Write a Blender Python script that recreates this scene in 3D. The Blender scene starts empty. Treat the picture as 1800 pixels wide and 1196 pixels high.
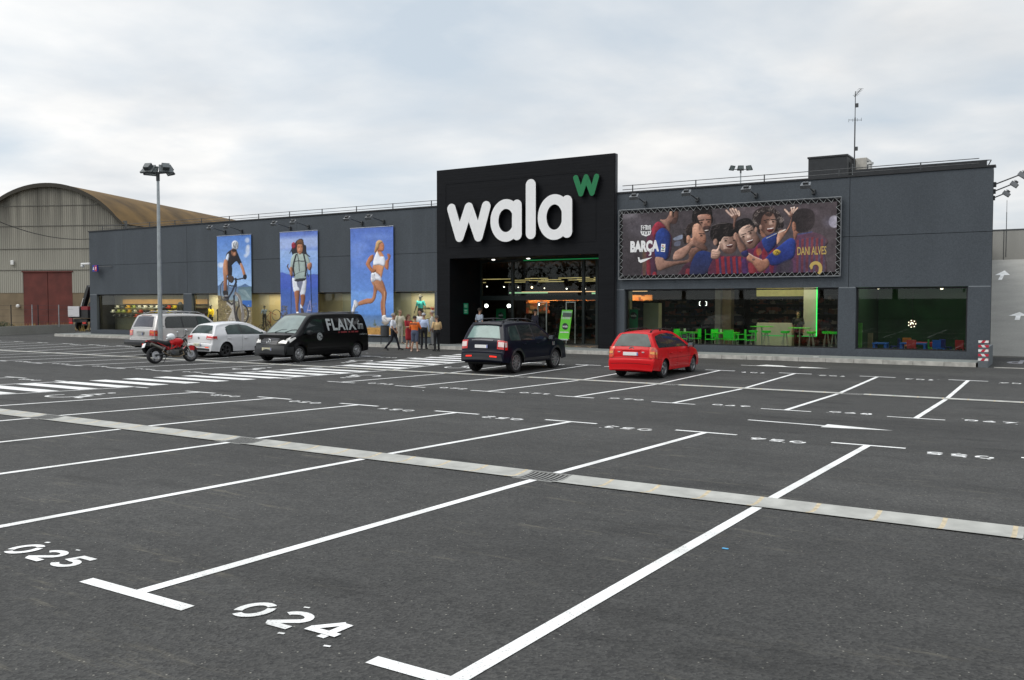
import bpy, bmesh, math, random
import numpy as np
from math import sin, cos, pi, radians, sqrt
from mathutils import Vector, Matrix
random.seed(7); rng = np.random.default_rng(5)
SC = bpy.context.scene
COL = SC.collection

# ---------------------------------------------------------------- camera
# X runs along the shop front (right is +), Y runs towards it, Z is up; metres.
CAMZ = 2.3
FPX, YAW, PITCH = 1562.63, 0.56104, 0.040426
CP = Vector((0, 0, CAMZ))
_f = Vector((-sin(YAW) * cos(PITCH), cos(YAW) * cos(PITCH), -sin(PITCH)))
_r = Vector((cos(YAW), sin(YAW), 0)); _u = _r.cross(_f)
cam = bpy.data.cameras.new('camera'); camo = bpy.data.objects.new('camera', cam); COL.objects.link(camo)
cam.sensor_width = 36; cam.lens = 36 * FPX / 1800; cam.clip_start = 0.1; cam.clip_end = 6000
camo.matrix_world = Matrix(((_r.x, _u.x, -_f.x, 0), (_r.y, _u.y, -_f.y, 0), (_r.z, _u.z, -_f.z, CAMZ), (0, 0, 0, 1)))
SC.camera = camo

# ---------------------------------------------------------------- sky, sun, exposure
SUN_DIR = Vector((-0.42, -0.52, 0.74)).normalized()      # towards the sun
sun_el = math.asin(SUN_DIR.z); sun_az = math.atan2(SUN_DIR.x, SUN_DIR.y)
W = bpy.data.worlds.new('World'); SC.world = W; W.use_nodes = True
nt = W.node_tree; nt.nodes.clear(); N = nt.nodes.new; L = nt.links.new
out = N('ShaderNodeOutputWorld'); bg = N('ShaderNodeBackground'); bg.inputs[1].default_value = 0.10
sky = N('ShaderNodeTexSky'); sky.sky_type = 'NISHITA'; sky.sun_disc = False
sky.sun_elevation = sun_el; sky.sun_rotation = sun_az
tc = N('ShaderNodeTexCoord'); sp = N('ShaderNodeSeparateXYZ'); L(tc.outputs['Generated'], sp.inputs[0])
# cloud layer: project the direction on a flat ceiling so that the clouds flatten towards the horizon
zc = N('ShaderNodeMath'); zc.operation = 'MAXIMUM'; L(sp.outputs[2], zc.inputs[0]); zc.inputs[1].default_value = 0.0
za = N('ShaderNodeMath'); za.operation = 'ADD'; L(zc.outputs[0], za.inputs[0]); za.inputs[1].default_value = 0.16
cx = N('ShaderNodeMath'); cx.operation = 'DIVIDE'; L(sp.outputs[0], cx.inputs[0]); L(za.outputs[0], cx.inputs[1])
cy = N('ShaderNodeMath'); cy.operation = 'DIVIDE'; L(sp.outputs[1], cy.inputs[0]); L(za.outputs[0], cy.inputs[1])
cc = N('ShaderNodeCombineXYZ'); L(cx.outputs[0], cc.inputs[0]); L(cy.outputs[0], cc.inputs[1])
n1 = N('ShaderNodeTexNoise'); n1.inputs['Scale'].default_value = 0.85; n1.inputs['Detail'].default_value = 7; n1.inputs['Roughness'].default_value = 0.52; n1.inputs['Distortion'].default_value = 0.25
L(cc.outputs[0], n1.inputs['Vector'])
n2 = N('ShaderNodeTexNoise'); n2.inputs['Scale'].default_value = 1.9; n2.inputs['Detail'].default_value = 6; n2.inputs['Roughness'].default_value = 0.5
mp = N('ShaderNodeMapping'); mp.inputs['Location'].default_value = (3.7, 1.3, 0); L(cc.outputs[0], mp.inputs[0]); L(mp.outputs[0], n2.inputs['Vector'])
cov = N('ShaderNodeMapRange'); cov.inputs[1].default_value = 0.36; cov.inputs[2].default_value = 0.60; L(n1.outputs[0], cov.inputs[0])
cr = N('ShaderNodeValToRGB'); e = cr.color_ramp.elements
e[0].position = 0.30; e[0].color = (7.1, 7.4, 7.7, 1); e[1].position = 0.66; e[1].color = (10.0, 9.9, 9.7, 1)
L(n2.outputs[0], cr.inputs[0])
blue = N('ShaderNodeMix'); blue.data_type = 'RGBA'; blue.inputs[0].default_value = 0.86
L(sky.outputs[0], blue.inputs[6]); blue.inputs[7].default_value = (6.5, 7.3, 8.05, 1)
mx = N('ShaderNodeMix'); mx.data_type = 'RGBA'; L(cov.outputs[0], mx.inputs[0]); L(blue.outputs[2], mx.inputs[6]); L(cr.outputs[0], mx.inputs[7])
# overcast sky is brighter overhead than near the horizon
br = N('ShaderNodeMapRange'); br.inputs[1].default_value = 0.42; br.inputs[2].default_value = 0.95; br.inputs[3].default_value = 1.0; br.inputs[4].default_value = 1.9
L(sp.outputs[2], br.inputs[0])
ml = N('ShaderNodeVectorMath'); ml.operation = 'SCALE'; L(mx.outputs[2], ml.inputs[0]); L(br.outputs[0], ml.inputs['Scale'])
dd = N('ShaderNodeVectorMath'); dd.operation = 'DOT_PRODUCT'; L(tc.outputs['Generated'], dd.inputs[0]); dd.inputs[1].default_value = (-.85, -.5, 0)
dm = N('ShaderNodeMapRange'); dm.inputs[1].default_value = -1; dm.inputs[2].default_value = 1; dm.inputs[3].default_value = .90; dm.inputs[4].default_value = 1.14; L(dd.outputs['Value'], dm.inputs[0])
m3 = N('ShaderNodeVectorMath'); m3.operation = 'SCALE'; L(ml.outputs[0], m3.inputs[0]); L(dm.outputs[0], m3.inputs['Scale']); L(m3.outputs[0], bg.inputs[0]); L(bg.outputs[0], out.inputs[0])
sl = bpy.data.lights.new('sun', 'SUN'); sl.energy = 1.5; sl.angle = radians(36); sl.color = (1, 0.96, 0.9)
so = bpy.data.objects.new('sun', sl); COL.objects.link(so); so.rotation_euler = SUN_DIR.to_track_quat('Z', 'Y').to_euler()
SC.view_settings.view_transform = 'Standard'; SC.view_settings.look = 'None'; SC.view_settings.gamma = 1
SC.view_settings.use_curve_mapping = False; SC.view_settings.exposure = 0.0
SC.cycles.max_bounces = 6; SC.cycles.transparent_max_bounces = 12

# ---------------------------------------------------------------- geometry of the place
GV = [-1500, -60, 3.5, 8.43, 8.66, 8.9, 13.9, 18.8, 23.66, 23.82, 23.98, 29.13, 37, 60, 3000]
GZ = [.75, 0.75, .455, .347, .325, .340, .202, .078, .0, -.018, .0, .0535, .135, .19, .19]
def gh(v): return float(np.interp(v, GV, GZ))
def ray(x, y): return _f + _r * ((x - 900) / FPX) - _u * ((y - 598) / FPX)
def pv(x, y, v=36.8):                       # photo pixel -> point on the vertical plane Y = v
    r = ray(x, y); P = CP + r * (v / r.y); return P
def pg(x, y, dz=0.0):                       # photo pixel -> point on the ground
    r = ray(x, y); z = 0.0
    for _ in range(50):
        P = CP + r * ((z + dz - CAMZ) / r.z); z = gh(P.y)
    return P
def s2l(c):
    c = np.asarray(c, float) / 255.0
    return np.where(c <= 0.04045, c / 12.92, ((c + 0.055) / 1.055) ** 2.4)

# ---------------------------------------------------------------- materials
MATS = {}
def mat(name, col, rough=0.6, metal=0.0, var=0.12, scale=6.0, bump=0.0, bscale=40.0, coat=0.0, spec=0.5, emit=None, estr=1.0):
    if name in MATS: return MATS[name]
    m = bpy.data.materials.new(name); m.use_nodes = True; t = m.node_tree; b = t.nodes['Principled BSDF']
    b.inputs['Roughness'].default_value = rough; b.inputs['Metallic'].default_value = metal
    b.inputs['Specular IOR Level'].default_value = spec
    if coat: b.inputs['Coat Weight'].default_value = coat; b.inputs['Coat Roughness'].default_value = 0.04
    if emit: b.inputs['Emission Color'].default_value = (*emit, 1); b.inputs['Emission Strength'].default_value = estr
    tcn = t.nodes.new('ShaderNodeTexCoord'); no = t.nodes.new('ShaderNodeTexNoise')
    no.inputs['Scale'].default_value = scale; no.inputs['Detail'].default_value = 5
    t.links.new(tcn.outputs['Object'], no.inputs['Vector'])
    r = t.nodes.new('ShaderNodeValToRGB'); r.color_ramp.elements[0].position = .3; r.color_ramp.elements[1].position = .7
    r.color_ramp.elements[0].color = (*[c * (1 - var) for c in col], 1); r.color_ramp.elements[1].color = (*[min(1, c * (1 + var)) for c in col], 1)
    t.links.new(no.outputs[0], r.inputs[0]); t.links.new(r.outputs[0], b.inputs['Base Color'])
    if bump:
        nb = t.nodes.new('ShaderNodeTexNoise'); nb.inputs['Scale'].default_value = bscale; nb.inputs['Detail'].default_value = 3
        t.links.new(tcn.outputs['Object'], nb.inputs['Vector'])
        bn = t.nodes.new('ShaderNodeBump'); bn.inputs['Strength'].default_value = bump; bn.inputs['Distance'].default_value = 0.01
        t.links.new(nb.outputs[0], bn.inputs['Height']); t.links.new(bn.outputs[0], b.inputs['Normal'])
    MATS[name] = m; return m
def glass(name, tint, refl=1.0, ior=1.5):
    if name in MATS: return MATS[name]
    m = bpy.data.materials.new(name); m.use_nodes = True; t = m.node_tree; t.nodes.clear()
    o = t.nodes.new('ShaderNodeOutputMaterial'); tr = t.nodes.new('ShaderNodeBsdfTransparent'); tr.inputs[0].default_value = (*tint, 1)
    gl = t.nodes.new('ShaderNodeBsdfGlossy'); gl.inputs['Roughness'].default_value = 0.015; gl.inputs[0].default_value = (.95, 1, .98, 1)
    fr = t.nodes.new('ShaderNodeFresnel'); fr.inputs[0].default_value = ior
    mu = t.nodes.new('ShaderNodeMath'); mu.operation = 'MULTIPLY'; mu.inputs[1].default_value = refl; mu.use_clamp = True
    no = t.nodes.new('ShaderNodeTexNoise'); no.inputs['Scale'].default_value = 0.5
    bn = t.nodes.new('ShaderNodeBump'); bn.inputs['Strength'].default_value = 0.03; t.links.new(no.outputs[0], bn.inputs['Height']); t.links.new(bn.outputs[0], gl.inputs['Normal'])
    mi = t.nodes.new('ShaderNodeMixShader'); t.links.new(fr.outputs[0], mu.inputs[0]); t.links.new(mu.outputs[0], mi.inputs[0])
    t.links.new(tr.outputs[0], mi.inputs[1]); t.links.new(gl.outputs[0], mi.inputs[2]); t.links.new(mi.outputs[0], o.inputs[0])
    MATS[name] = m; return m
def emat(name, col, s):
    return mat(name, tuple(min(1, c) for c in col), 0.5, emit=col, estr=s, var=0.02)

# ---------------------------------------------------------------- mesh builder
class MB:
    def __init__(s): s.v = []; s.f = []; s.m = []; s.mats = []
    def mi(s, m):
        if m not in s.mats: s.mats.append(m)
        return s.mats.index(m)
    def face(s, pts, m):
        n = len(s.v); s.v += [tuple(p) for p in pts]; s.f.append(tuple(range(n, n + len(pts)))); s.m.append(s.mi(m)); return s
    def add(s, vs, fs, m):
        n = len(s.v); s.v += [tuple(p) for p in vs]; k = s.mi(m)
        for f in fs: s.f.append(tuple(n + i for i in f)); s.m.append(k)
        return s
    def box(s, a, b, m, M=None):
        x0, y0, z0 = a; x1, y1, z1 = b
        x0, x1 = min(x0, x1), max(x0, x1); y0, y1 = min(y0, y1), max(y0, y1); z0, z1 = min(z0, z1), max(z0, z1)
        vs = [Vector(p) for p in ((x0, y0, z0), (x1, y0, z0), (x1, y1, z0), (x0, y1, z0), (x0, y0, z1), (x1, y0, z1), (x1, y1, z1), (x0, y1, z1))]
        if M is not None: vs = [M @ p for p in vs]
        return s.add(vs, [(0, 3, 2, 1), (4, 5, 6, 7), (0, 1, 5, 4), (1, 2, 6, 5), (2, 3, 7, 6), (3, 0, 4, 7)], m)
    def bbox(s, a, b, m, r=0.01, M=None):       # box with chamfered edges
        c = [(a[i] + b[i]) / 2 for i in range(3)]; h = [abs(b[i] - a[i]) / 2 for i in range(3)]
        r = min(r, min(h) * 0.9); bm = bmesh.new(); bmesh.ops.create_cube(bm, size=1)
        for v in bm.verts: v.co = Vector((v.co.x * 2 * h[0] + c[0], v.co.y * 2 * h[1] + c[1], v.co.z * 2 * h[2] + c[2]))
        bmesh.ops.bevel(bm, geom=bm.edges[:], offset=r, segments=2, affect='EDGES', profile=0.5)
        s.bm(bm, m, M); return s
    def bm(s, bm, m, M=None):
        bm.verts.ensure_lookup_table(); bm.verts.index_update()
        vs = [(M @ v.co if M is not None else v.co.copy()) for v in bm.verts]
        s.add(vs, [[v.index for v in f.verts] for f in bm.faces], m); bm.free(); return s
    def tube(s, pts, r, m, n=8, cap=True):
        pts = [Vector(p) for p in pts]; rr = r if isinstance(r, (list, tuple)) else [r] * len(pts); rings = []; up = None
        for i, p in enumerate(pts):
            d = (pts[min(i + 1, len(pts) - 1)] - pts[max(i - 1, 0)]).normalized()
            if up is None:
                up = Vector((0, 0, 1)) if abs(d.z) < .9 else Vector((1, 0, 0))
            a = d.cross(up); a = a.normalized() if a.length > 1e-6 else Vector((1, 0, 0)); b = a.cross(d).normalized(); up = b
            rings.append([p + (a * cos(2 * pi * k / n) + b * sin(2 * pi * k / n)) * rr[i] for k in range(n)])
        vs = [q for R_ in rings for q in R_]; fs = []
        for i in range(len(pts) - 1):
            for k in range(n): fs.append((i * n + k, i * n + (k + 1) % n, (i + 1) * n + (k + 1) % n, (i + 1) * n + k))
        if cap: fs.append(tuple(range(n))[::-1]); fs.append(tuple((len(pts) - 1) * n + k for k in range(n)))
        return s.add(vs, fs, m)
    def lathe(s, prof, m, n=24, M=None, close=False):  # prof: (radius, height) about Z
        vs = []; fs = []
        for r, z in prof:
            for k in range(n): vs.append(Vector((r * cos(2 * pi * k / n), r * sin(2 * pi * k / n), z)))
        q = len(prof); rng_ = range(q if close else q - 1)
        for i in rng_:
            j = (i + 1) % q
            for k in range(n): fs.append((i * n + k, i * n + (k + 1) % n, j * n + (k + 1) % n, j * n + k))
        if M is not None: vs = [M @ p for p in vs]
        return s.add(vs, fs, m)
    def prism(s, poly, h0, h1, m, M=None):       # poly in XY, extruded along Z
        n = len(poly); vs = [Vector((p[0], p[1], h0)) for p in poly] + [Vector((p[0], p[1], h1)) for p in poly]
        if M is not None: vs = [M @ p for p in vs]
        fs = [tuple(range(n))[::-1], tuple(range(n, 2 * n))] + [(i, (i + 1) % n, n + (i + 1) % n, n + i) for i in range(n)]
        return s.add(vs, fs, m)
    def grid(s, P, m):                            # P[i][j] points
        a = len(P); b = len(P[0]); vs = [p for row in P for p in row]
        return s.add(vs, [(i * b + j, i * b + j + 1, (i + 1) * b + j + 1, (i + 1) * b + j) for i in range(a - 1) for j in range(b - 1)], m)
    def ball(s, c, r, m, n=12, sc=(1, 1, 1), M=None):
        vs = []; fs = []; q = n // 2
        for i in range(q + 1):
            t = pi * i / q
            for k in range(n): vs.append(Vector((c[0] + r * sc[0] * sin(t) * cos(2 * pi * k / n), c[1] + r * sc[1] * sin(t) * sin(2 * pi * k / n), c[2] + r * sc[2] * cos(t))))
        for i in range(q):
            for k in range(n): fs.append((i * n + k, (i + 1) * n + k, (i + 1) * n + (k + 1) % n, i * n + (k + 1) % n))
        if M is not None: vs = [M @ p for p in vs]
        return s.add(vs, fs, m)
    def build(s, name, parent=None, smooth=None, clean=True):
        me = bpy.data.meshes.new(name); me.from_pydata(s.v, [], s.f); me.update()
        for m in s.mats: me.materials.append(m)
        me.polygons.foreach_set('material_index', s.m)
        o = bpy.data.objects.new(name, me); COL.objects.link(o)
        if smooth is not None:
            bm = bmesh.new(); bm.from_mesh(me)
            if clean: bmesh.ops.remove_doubles(bm, verts=bm.verts, dist=1e-5)
            bmesh.ops.recalc_face_normals(bm, faces=bm.faces)
            bm.to_mesh(me); bm.free()
            me.polygons.foreach_set('use_smooth', [True] * len(me.polygons)); me.set_sharp_from_angle(angle=radians(smooth))
        if parent is not None: o.parent = parent
        return o
def tag(o, label=None, cat=None, group=None, kind=None):
    if label: o['label'] = label
    if cat: o['category'] = cat
    if group: o['group'] = group
    if kind: o['kind'] = kind
    return o
def empty(name, loc, rz=0.0, label=None, cat=None, group=None):
    o = bpy.data.objects.new(name, None); COL.objects.link(o); o.location = loc; o.rotation_euler = (0, 0, rz)
    o.empty_display_size = 0.2; return tag(o, label, cat, group)
def copy_tree(o, parent=None):
    c = o.copy(); COL.objects.link(c); c.parent = parent
    for ch in list(o.children): copy_tree(ch, c)
    return c
def text_mesh(txt, w, h, bold=0.0, ext=0.0, spacing=1.0, shear=0.0):
    """glyph outlines fitted to w x h, lower-left corner at the origin, in XY"""
    cu = bpy.data.curves.new('t', 'FONT'); cu.body = txt; cu.offset = bold; cu.extrude = 0; cu.space_character = spacing; cu.shear = shear; cu.resolution_u = 4
    ob = bpy.data.objects.new('t', cu); COL.objects.link(ob)
    dg = bpy.context.evaluated_depsgraph_get(); me = bpy.data.meshes.new_from_object(ob.evaluated_get(dg))
    vs = [v.co.copy() for v in me.vertices]; fs = [tuple(p.vertices) for p in me.polygons]
    bpy.data.objects.remove(ob); bpy.data.curves.remove(cu); bpy.data.meshes.remove(me)
    x0 = min(v.x for v in vs); x1 = max(v.x for v in vs); y0 = min(v.y for v in vs); y1 = max(v.y for v in vs)
    vs = [Vector(((v.x - x0) / (x1 - x0) * w, (v.y - y0) / (y1 - y0) * h, 0)) for v in vs]
    return vs, fs

# common materials
BLACK = mat('black_rubber', (.012, .012, .013), .75, var=.3)
DKMETAL = mat('dark_grey_metal', (.06, .063, .066), .5, .3)
GALV = mat('galvanised_steel', (.42, .45, .46), .42, .75, var=.15, scale=3)
CONC = mat('pale_concrete', (.33, .33, .31), .85, var=.16, scale=5, bump=.3, bscale=60)
WHITEP = mat('white_enamel', (.78, .78, .77), .35, var=.04)
# ================================================================ GROUND
def asphalt_mat():
    m = bpy.data.materials.new('asphalt'); m.use_nodes = True; t = m.node_tree; b = t.nodes['Principled BSDF']; n = t.nodes.new; l = t.links.new
    b.inputs['Roughness'].default_value = .88; b.inputs['Specular IOR Level'].default_value = .35
    g = n('ShaderNodeNewGeometry'); sep = n('ShaderNodeSeparateXYZ'); l(g.outputs['Position'], sep.inputs[0])
    vo = n('ShaderNodeTexVoronoi'); vo.inputs['Scale'].default_value = 55; l(g.outputs['Position'], vo.inputs['Vector'])
    r1 = n('ShaderNodeValToRGB'); r1.color_ramp.interpolation = 'LINEAR'; e = r1.color_ramp.elements
    e[0].position = .0; e[0].color = (.026, .026, .026, 1); e[1].position = 1; e[1].color = (.074, .073, .069, 1)
    l(vo.outputs['Color'], r1.inputs[0])
    # rare pale stones
    v2 = n('ShaderNodeTexVoronoi'); v2.inputs['Scale'].default_value = 30; l(g.outputs['Position'], v2.inputs['Vector'])
    lt = n('ShaderNodeMath'); lt.operation = 'LESS_THAN'; lt.inputs[1].default_value = .17; l(v2.outputs['Distance'], lt.inputs[0])
    sp2 = n('ShaderNodeSeparateColor'); l(v2.outputs['Color'], sp2.inputs[0]); gt = n('ShaderNodeMath'); gt.operation = 'GREATER_THAN'; gt.inputs[1].default_value = .90; l(sp2.outputs[0], gt.inputs[0])
    an = n('ShaderNodeMath'); an.operation = 'MULTIPLY'; l(lt.outputs[0], an.inputs[0]); l(gt.outputs[0], an.inputs[1])
    m1 = n('ShaderNodeMix'); m1.data_type = 'RGBA'; l(an.outputs[0], m1.inputs[0]); l(r1.outputs[0], m1.inputs[6]); m1.inputs[7].default_value = (.24, .23, .2, 1)
    # large soft tonal patches and paver-lane streaks running along the rows
    mp = n('ShaderNodeMapping'); mp.inputs['Scale'].default_value = (.12, .5, 1); l(g.outputs['Position'], mp.inputs[0])
    no = n('ShaderNodeTexNoise'); no.inputs['Scale'].default_value = 1.0; no.inputs['Detail'].default_value = 6; no.inputs['Roughness'].default_value = .6; l(mp.outputs[0], no.inputs['Vector'])
    mr = n('ShaderNodeMapRange'); mr.inputs[1].default_value = .3; mr.inputs[2].default_value = .7; mr.inputs[3].default_value = .72; mr.inputs[4].default_value = 1.2; l(no.outputs[0], mr.inputs[0])
    nf = n('ShaderNodeTexNoise'); nf.inputs['Scale'].default_value = 2.2; nf.inputs['Detail'].default_value = 9; nf.inputs['Roughness'].default_value = .78; l(g.outputs['Position'], nf.inputs['Vector'])
    mr2 = n('ShaderNodeMapRange'); mr2.inputs[1].default_value = .3; mr2.inputs[2].default_value = .7; mr2.inputs[3].default_value = .80; mr2.inputs[4].default_value = 1.2; l(nf.outputs[0], mr2.inputs[0])
    mm = n('ShaderNodeMath'); mm.operation = 'MULTIPLY'; l(mr.outputs[0], mm.inputs[0]); l(mr2.outputs[0], mm.inputs[1])
    # the aisle was laid as its own strip: slightly darker, straight seams
    prev = mm
    for (a, c, k) in ((13.45, 18.95, .93), (29.6, 40, .90)):
        g1 = n('ShaderNodeMath'); g1.operation = 'GREATER_THAN'; g1.inputs[1].default_value = a; l(sep.outputs[1], g1.inputs[0])
        g2 = n('ShaderNodeMath'); g2.operation = 'LESS_THAN'; g2.inputs[1].default_value = c; l(sep.outputs[1], g2.inputs[0])
        g3 = n('ShaderNodeMath'); g3.operation = 'MULTIPLY'; l(g1.outputs[0], g3.inputs[0]); l(g2.outputs[0], g3.inputs[1])
        g4 = n('ShaderNodeMapRange'); g4.inputs[3].default_value = 1; g4.inputs[4].default_value = k; l(g3.outputs[0], g4.inputs[0])
        g5 = n('ShaderNodeMath'); g5.operation = 'MULTIPLY'; l(prev.outputs[0], g5.inputs[0]); l(g4.outputs[0], g5.inputs[1]); prev = g5
    mps = n('ShaderNodeMapping'); mps.inputs['Scale'].default_value = (.55, 1.6, 1); l(g.outputs['Position'], mps.inputs[0])
    st = n('ShaderNodeTexNoise'); st.inputs['Scale'].default_value = .9; st.inputs['Detail'].default_value = 7; st.inputs['Roughness'].default_value = .65; l(mps.outputs[0], st.inputs['Vector'])
    sr = n('ShaderNodeMapRange'); sr.inputs[1].default_value = .57; sr.inputs[2].default_value = .70; sr.inputs[3].default_value = 1; sr.inputs[4].default_value = .60; l(st.outputs[0], sr.inputs[0])
    pm_ = n('ShaderNodeMath'); pm_.operation = 'MULTIPLY'; l(prev.outputs[0], pm_.inputs[0]); l(sr.outputs[0], pm_.inputs[1]); prev = pm_
    vm = n('ShaderNodeVectorMath'); vm.operation = 'SCALE'; l(m1.outputs[2], vm.inputs[0]); l(prev.outputs[0], vm.inputs['Scale'])
    # dusty tan scuffs
    mp2 = n('ShaderNodeMapping'); mp2.inputs['Rotation'].default_value = (0, 0, .15); mp2.inputs['Scale'].default_value = (1.1, 7.5, 1); l(g.outputs['Position'], mp2.inputs[0])
    ns = n('ShaderNodeTexNoise'); ns.inputs['Scale'].default_value = 1.1; ns.inputs['Detail'].default_value = 9; ns.inputs['Roughness'].default_value = .72; l(mp2.outputs[0], ns.inputs['Vector'])
    n3 = n('ShaderNodeTexNoise'); n3.inputs['Scale'].default_value = .35; n3.inputs['Detail'].default_value = 2; l(g.outputs['Position'], n3.inputs['Vector'])
    a1 = n('ShaderNodeMapRange'); a1.inputs[1].default_value = .57; a1.inputs[2].default_value = .70; l(ns.outputs[0], a1.inputs[0])
    a2 = n('ShaderNodeMapRange'); a2.inputs[1].default_value = .42; a2.inputs[2].default_value = .58; l(n3.outputs[0], a2.inputs[0])
    a3 = n('ShaderNodeMath'); a3.operation = 'MULTIPLY'; l(a1.outputs[0], a3.inputs[0]); l(a2.outputs[0], a3.inputs[1])
    a4 = n('ShaderNodeMath'); a4.operation = 'MULTIPLY'; a4.inputs[1].default_value = .55; l(a3.outputs[0], a4.inputs[0])
    m2 = n('ShaderNodeMix'); m2.data_type = 'RGBA'; l(a4.outputs[0], m2.inputs[0]); l(vm.outputs[0], m2.inputs[6]); m2.inputs[7].default_value = (.17, .155, .12, 1)
    l(m2.outputs[2], b.inputs['Base Color'])
    bp = n('ShaderNodeBump'); bp.inputs['Strength'].default_value = .8; bp.inputs['Distance'].default_value = .009; l(vo.outputs['Distance'], bp.inputs['Height']); l(bp.outputs[0], b.inputs['Normal'])
    return m
ASPH = asphalt_mat()
def sheet(name, u0, u1, v0, v1, m, dz=0.0, nu=1):
    mb = MB(); vs = sorted({v0, v1, *[v for v in GV if v0 < v < v1]})
    us = [u0 + (u1 - u0) * i / nu for i in range(nu + 1)]
    mb.grid([[(u, v, gh(v) + dz) for u in us] for v in vs], m)
    return mb.build(name)
tag(sheet('ground', -1500, 1500, -1500, 3000, ASPH, 0, 1), 'dark asphalt parking lot sloping gently down to two drains', 'ground', kind='structure')

def paint_mat():
    m = bpy.data.materials.new('road_paint'); m.use_nodes = True; t = m.node_tree; b = t.nodes['Principled BSDF']; n = t.nodes.new; l = t.links.new
    b.inputs['Roughness'].default_value = .6
    g = n('ShaderNodeNewGeometry'); a = n('ShaderNodeTexNoise'); a.inputs['Scale'].default_value = 1.6; a.inputs['Detail'].default_value = 8; l(g.outputs['Position'], a.inputs['Vector'])
    c = n('ShaderNodeTexNoise'); c.inputs['Scale'].default_value = 70; c.inputs['Detail'].default_value = 2; l(g.outputs['Position'], c.inputs['Vector'])
    r = n('ShaderNodeValToRGB'); r.color_ramp.elements[0].position = .3; r.color_ramp.elements[0].color = (.62, .62, .60, 1); r.color_ramp.elements[1].position = .6; r.color_ramp.elements[1].color = (.86, .86, .85, 1)
    l(a.outputs[0], r.inputs[0])
    r2 = n('ShaderNodeValToRGB'); r2.color_ramp.elements[0].position = .30; r2.color_ramp.elements[0].color = (.30, .30, .30, 1); r2.color_ramp.elements[1].position = .42; r2.color_ramp.elements[1].color = (1, 1, 1, 1); l(c.outputs[0], r2.inputs[0])
    mu = n('ShaderNodeMix'); mu.data_type = 'RGBA'; mu.blend_type = 'MULTIPLY'; mu.inputs[0].default_value = .8; l(r.outputs[0], mu.inputs[6]); l(r2.outputs[0], mu.inputs[7]); l(mu.outputs[2], b.inputs['Base Color'])
    return m
PAINT = paint_mat()
DZ = .005
def ribbon(mb, pts, w, m=None, dz=DZ, taper=None):
    """flat painted line through (u,v) points"""
    m = m or PAINT; P = []
    q = [Vector((p[0], p[1])) for p in pts]
    fine = [q[0]]
    for a, b in zip(q, q[1:]):
        cuts = sorted({(v - a.y) / (b.y - a.y) for v in GV if (min(a.y, b.y) < v < max(a.y, b.y))}) if abs(b.y - a.y) > 1e-6 else []
        for c in cuts: fine.append(a + (b - a) * c)
        fine.append(b)
    for i, p in enumerate(fine):
        a = fine[max(0, i - 1)]; b = fine[min(len(fine) - 1, i + 1)]; d = (b - a).normalized(); nn = Vector((-d.y, d.x)) * w / 2
        # miter
        if 0 < i < len(fine) - 1:
            d1 = (p - a).normalized(); k = max(.4, abs(Vector((-d1.y, d1.x)).dot(nn.normalized()))); nn = nn / k
        L_ = p + nn; R_ = p - nn
        P.append([(L_.x, L_.y, gh(L_.y) + dz), (R_.x, R_.y, gh(R_.y) + dz)])
    mb.grid(P, m); return mb
U0 = -2.51
RS = [U0 + 2.5 * 2 - 2.5 * k for k in range(0, 10)]            # right block of stalls: 2.49 ... -20.01
RS = [u for u in RS if u > -20.2]
LS = [-23.0 - 2.5 * k for k in range(0, 14)]                    # left block, beyond the crossing
VA, VN, VF, VB, VC, VD = 3.5, 8.42, 8.91, 13.87, 18.78, 29.12
V2N, V2F = 23.65, 23.99
lines = MB()
for u in RS + LS:
    edge = u in (RS[-1], LS[0])
    for (a, b, tv) in ((VA, VN, VA), (VF, VB, VB), (VC, V2N, VC), (V2F, VD, VD)):
        if u < -26 and tv == VA: continue
        s = 1 if tv in (VA, VC) else -1
        ribbon(lines, [(u, a + (.006 if s > 0 else 0)), (u, b - (.006 if s < 0 else 0))], .10)
        if edge and tv != VC and tv != VD:
            x0, x1 = (u, u + .52) if u > -21 else (u - .52, u)
        else: x0, x1 = u - .52, u + .52
        ribbon(lines, [(x0, tv - s * .045), (x1, tv - s * .045)], .10)
ribbon(lines, [(-20.01, VF), (-20.01, VB)], .04)
tag(lines.build('parking_lines'), 'white painted stall lines with T ends', 'road marking', kind='structure')
zb = MB(); v = 9.5
while v < 32.2:
    if not (23.3 < v < 24.1): ribbon(zb, [(-22.9, v + .25), (-20.12, v + .25)], .5)
    v += 1.0
tag(zb.build('zebra_crossing'), 'white zebra crossing leading to the shop entrance', 'road marking', kind='structure')

# stencilled stall numbers -------------------------------------------------
def arc(cx, cy, rx, ry, a0, a1, n=14): return [(cx + rx * cos(radians(a0 + (a1 - a0) * i / n)), cy + ry * sin(radians(a0 + (a1 - a0) * i / n))) for i in range(n + 1)]
DIG = {
 '0': [arc(.3, .5, .23, .42, 60, 215), arc(.3, .5, .23, .42, 245, 400)],
 '1': [[(.12, .74), (.34, .92), (.34, .08)]],
 '2': [arc(.3, .66, .22, .25, 165, -35, 12) + [(.08, .1)], [(.16, .08), (.56, .08)]],
 '3': [arc(.28, .7, .2, .21, 150, -80, 12), arc(.28, .3, .23, .23, 80, -150, 12)],
 '4': [[(.42, .05), (.42, .22)], [(.42, .38), (.42, .95)], [(.36, .93), (.04, .36)], [(.0, .30), (.60, .30)]],
 '5': [[(.53, .91), (.16, .91), (.12, .56)] + arc(.3, .33, .22, .25, 105, -150, 12)],
 '6': [[(.42, .93), (.16, .52)], arc(.3, .31, .21, .24, 165, 500, 16)],
 '7': [[(.07, .9), (.54, .9), (.24, .08)]],
 '8': [arc(.3, .71, .18, .2, 95, 440, 14), arc(.3, .29, .22, .22, 110, 430, 14)],
 '9': [arc(.3, .68, .21, .24, -15, 320, 16), [(.44, .5), (.2, .08)]]}
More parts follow.
